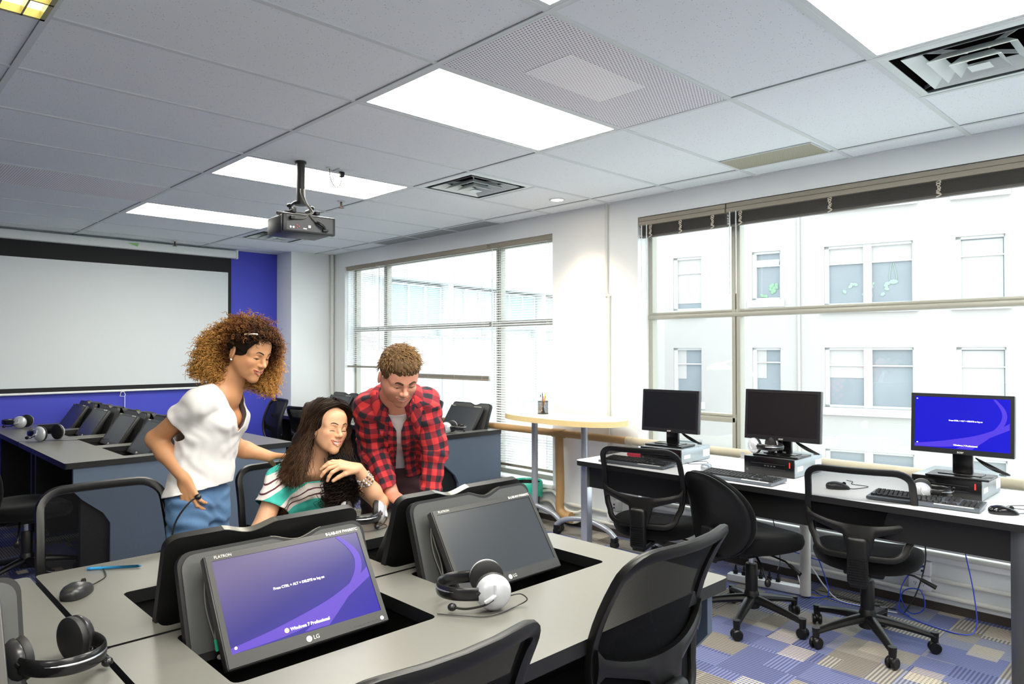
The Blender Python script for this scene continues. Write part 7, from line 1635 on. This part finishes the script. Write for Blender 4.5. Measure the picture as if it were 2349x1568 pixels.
    bu = mathn(N, L, 'GREATER_THAN', mathn(N, L, 'FRACT', mathn(N, L, 'MULTIPLY_ADD', aU.outputs['Fac'], 1/pch, 50.1)), 0.5); bv = mathn(N, L, 'GREATER_THAN', mathn(N, L, 'FRACT', mathn(N, L, 'MULTIPLY_ADD', aV.outputs['Fac'], 1/pch, 50.3)), 0.5)
    sm_ = mathn(N, L, 'MULTIPLY_ADD', mathn(N, L, 'ADD', bu, bv), 0.5, 0.0); cr = N.new('ShaderNodeValToRGB'); cr.color_ramp.interpolation = 'CONSTANT'; L.new(sm_, cr.inputs[0])
    el_ = cr.color_ramp.elements; el_[0].position = 0; el_[0].color = srgb('d8393c'); el_[1].position = 0.8; el_[1].color = srgb('23232e'); e = el_.new(0.3); e.color = srgb('8a2230')
    nz = N.new('ShaderNodeTexNoise'); nz.inputs['Scale'].default_value = 30; mx = N.new('ShaderNodeMix'); mx.data_type = 'RGBA'; mx.blend_type = 'MULTIPLY'; mx.inputs[0].default_value = 0.25; L.new(cr.outputs[0], mx.inputs[6]); L.new(nz.outputs[0], mx.inputs[7]); L.new(mx.outputs[2], b.inputs['Base Color'])
    cl = cloth('checked_shirt', g, (-1.48, -0.24, 0.76), (-0.72, 0.44, 1.38), 0.005, keep, M_pl2, root, noise=(0.0032, 8, [((0.2, 0.3, 1.0), 0.085, 1.0), ((0.8, -0.5, 0.6), 0.07, 0.7), ((0.1, 0.9, 0.5), 0.05, 0.6)]), attrs={'cu': lambda P: uv(P)[0], 'cv': lambda P: uv(P)[1]}, thick=0.0035); cl.data.transform(Matrix.Translation(Vector(-inv)))
    # collar and buttons
    fr_ = nrm(dep-hd*(dep@hd)); sd_ = np.cross(hd, fr_); top_, low_, u_ = [], [], []
    for i in range(41):
        a_ = math.radians(28+304*i/40); rd = fr_*math.cos(a_)+sd_*math.sin(a_); pt_ = max(0, math.cos(a_))**3
        top_.append(nkb+hd*(0.052-0.03*pt_)+rd*0.072); low_.append(nkb+hd*0.09+rd*(0.112+0.045*pt_)); u_.append(a_*0.1)
    low_ = g.hit(np.array(low_)-hd*0.06, hd, 0.009)
    G_ = [[tuple(t_+(l_-t_)*k_+hd*0.012*math.sin(PI*k_)) for t_, l_ in zip(top_, low_)] for k_ in (0, 0.25, 0.5, 0.75, 1)]
    q = MB(); q.sheet(G_, 0.003, tuple(-hd)); o = q.build('collar', M_pl2, root, ang=80); me = o.data; P_ = np.array([v.co[:] for v in me.vertices])
    for n_, vals in (('cu', np.arctan2((P_-nkb)@sd_, (P_-nkb)@fr_)*0.1), ('cv', np.linalg.norm(P_-nkb, axis=1))):
        at = me.attributes.new(n_, 'FLOAT', 'POINT'); at.data.foreach_set('value', vals.astype(np.float32))
    me.transform(Matrix.Translation(Vector(-inv)))
    bb = g.hit([nkb+axis*z+dep*0.1-Lf*0.034 for z in (-0.12, -0.2, -0.28)], dep, 0.004)
    for p in bb: MB().cyl(p-inv, p+dep*0.003-inv, 0.006, seg=12).build('button', mat('dark_button', '1e1a1c', 0.3), root)
    j = Fld(); j.cone(np.array(pel)+[0, 0, 0.03], np.array(pel)-[0, 0, 0.06], 0.15, 0.15, 0.04, (F3, 0.75))
    for t in (-1, 1):
        hp = np.array(pel)+Lf*t*0.085+np.array([0, 0, -0.05]); kn = hp+np.array([0.02, 0, -0.42]); an = kn+np.array([-0.05, 0.02, -0.36]); j.chain([hp, kn, an], [0.098, 0.074, 0.058], 0.03)
    cl = cloth('trousers', j, (-1.46, 0.0, 0.02), (-1.0, 0.5, 1.0), 0.008, lambda c: (c[:, 2] < 0.95) & (c[:, 2] > 0.06), mat('maroon_brown_trousers', '3c2226', 0.85, var=0.1), root, noise=(0.003, 2, [((0.3, 0.2, 1), 0.06, 1)])); cl.data.transform(Matrix.Translation(Vector(-inv)))
    q = MB()
    for t in (-1, 1):
        a = np.array([-1.29, 0.27, 0.05])+Lf*t*0.085; q.tube([a-F3*0.06-inv, a-inv, a+F3*0.10-inv-np.array([0, 0, 0.008]), a+F3*0.19-inv-np.array([0, 0, 0.014])], 0.05, seg=12, rs=[0.044, 0.05, 0.046, 0.034])
    q.build('shoes', mat('dark_shoe', '2a211c', 0.5), root)
    # hair
    Wl = lambda x, y, z: C+M@(np.array([x, y, z])*0.975); hv = Fld(); hv.ell(Wl(0, -0.018, 0.043), (0.0795, 0.096, 0.087), M, 0.02); hv.ell(Wl(0.0, 0.035, 0.084), (0.058, 0.050, 0.032), M, 0.03)
    hv.ell(Wl(0, 0.088, -0.045), (0.066, 0.082, 0.098), M, 0.01, '-'); hv.ell(Wl(0, 0.02, -0.10), (0.2, 0.2, 0.085), M, 0.01, '-')
    for t in (-1, 1): hv.ell(Wl(t*0.085, 0.006, -0.02), (0.026, 0.034, 0.036), M, 0.008, '-')
    d, l0, ax = hv.grid(C-0.2, C+0.2, 0.004); d = fabric_noise(d, ax, 0.0018, 3, [((1, 0.3, 0.2), 0.018, 1), ((0.2, 1, 0.3), 0.02, 1)]); P, F = nets(d, l0, 0.004); cb = np.ones((len(P), 4)); cb[:, :3] = lin('5c442c')
    rs = np.random.RandomState(4); n = 5200; th = rs.uniform(0, 2*PI, n); ph = np.arccos(rs.uniform(-0.25, 1, n)); D0 = np.stack([np.sin(ph)*np.cos(th), np.sin(ph)*np.sin(th), np.cos(ph)], 1)
    D0 = D0[~((D0[:, 1] > 0.25) & (D0[:, 2] < 0.42))]; D0 = D0[~((np.abs(D0[:, 0]) > 0.7) & (D0[:, 2] < 0.1) & (D0[:, 1] > -0.3))]; n = len(D0); K = 9; t = np.linspace(0, 1, K)[None, :, None]
    S0 = C+(D0*np.array([0.079, 0.094, 0.086])*0.975+np.array([0, -0.014, 0.04]))@M.T; flow = np.array([0.35, 0.95, 0.1])@M.T; dn = -M[:, 2]
    w = D0@M.T; topness = np.clip(D0[:, 2:3], 0, 1); dr = flow*topness*0.9+dn*(1-topness)*0.9+w*0.55; dr += rs.normal(0, 0.28, dr.shape); Ln = rs.uniform(0.018, 0.034, n)*(0.7+0.5*topness[:, 0])
    path = S0[:, None]+(dr[:, None]*t-w[:, None]*0.35*t*t)*Ln[:, None, None]; c0, c1 = lin('463020'), lin('a5835a'); uu = np.clip(t*0.8+topness[:, None]*0.25+rs.uniform(-.2, .25, (n, 1, 1)), 0, 1); col = np.broadcast_to(c0+(c1-c0)*uu, (n, K, 3))
    rr = np.broadcast_to(0.0014*(1-0.6*np.linspace(0, 1, K)**2)[None], (n, K)); V, F2, C4 = tubes_np(path, rr, col)
    mesh_np('short_hair', np.concatenate([P, V])-inv, np.concatenate([F, F2+len(P)]), tint_mat('tousled_hair', 0.6, 0.2), root, colors=np.concatenate([cb, C4]))
    return root
woman_standing(); woman_seated(); man()
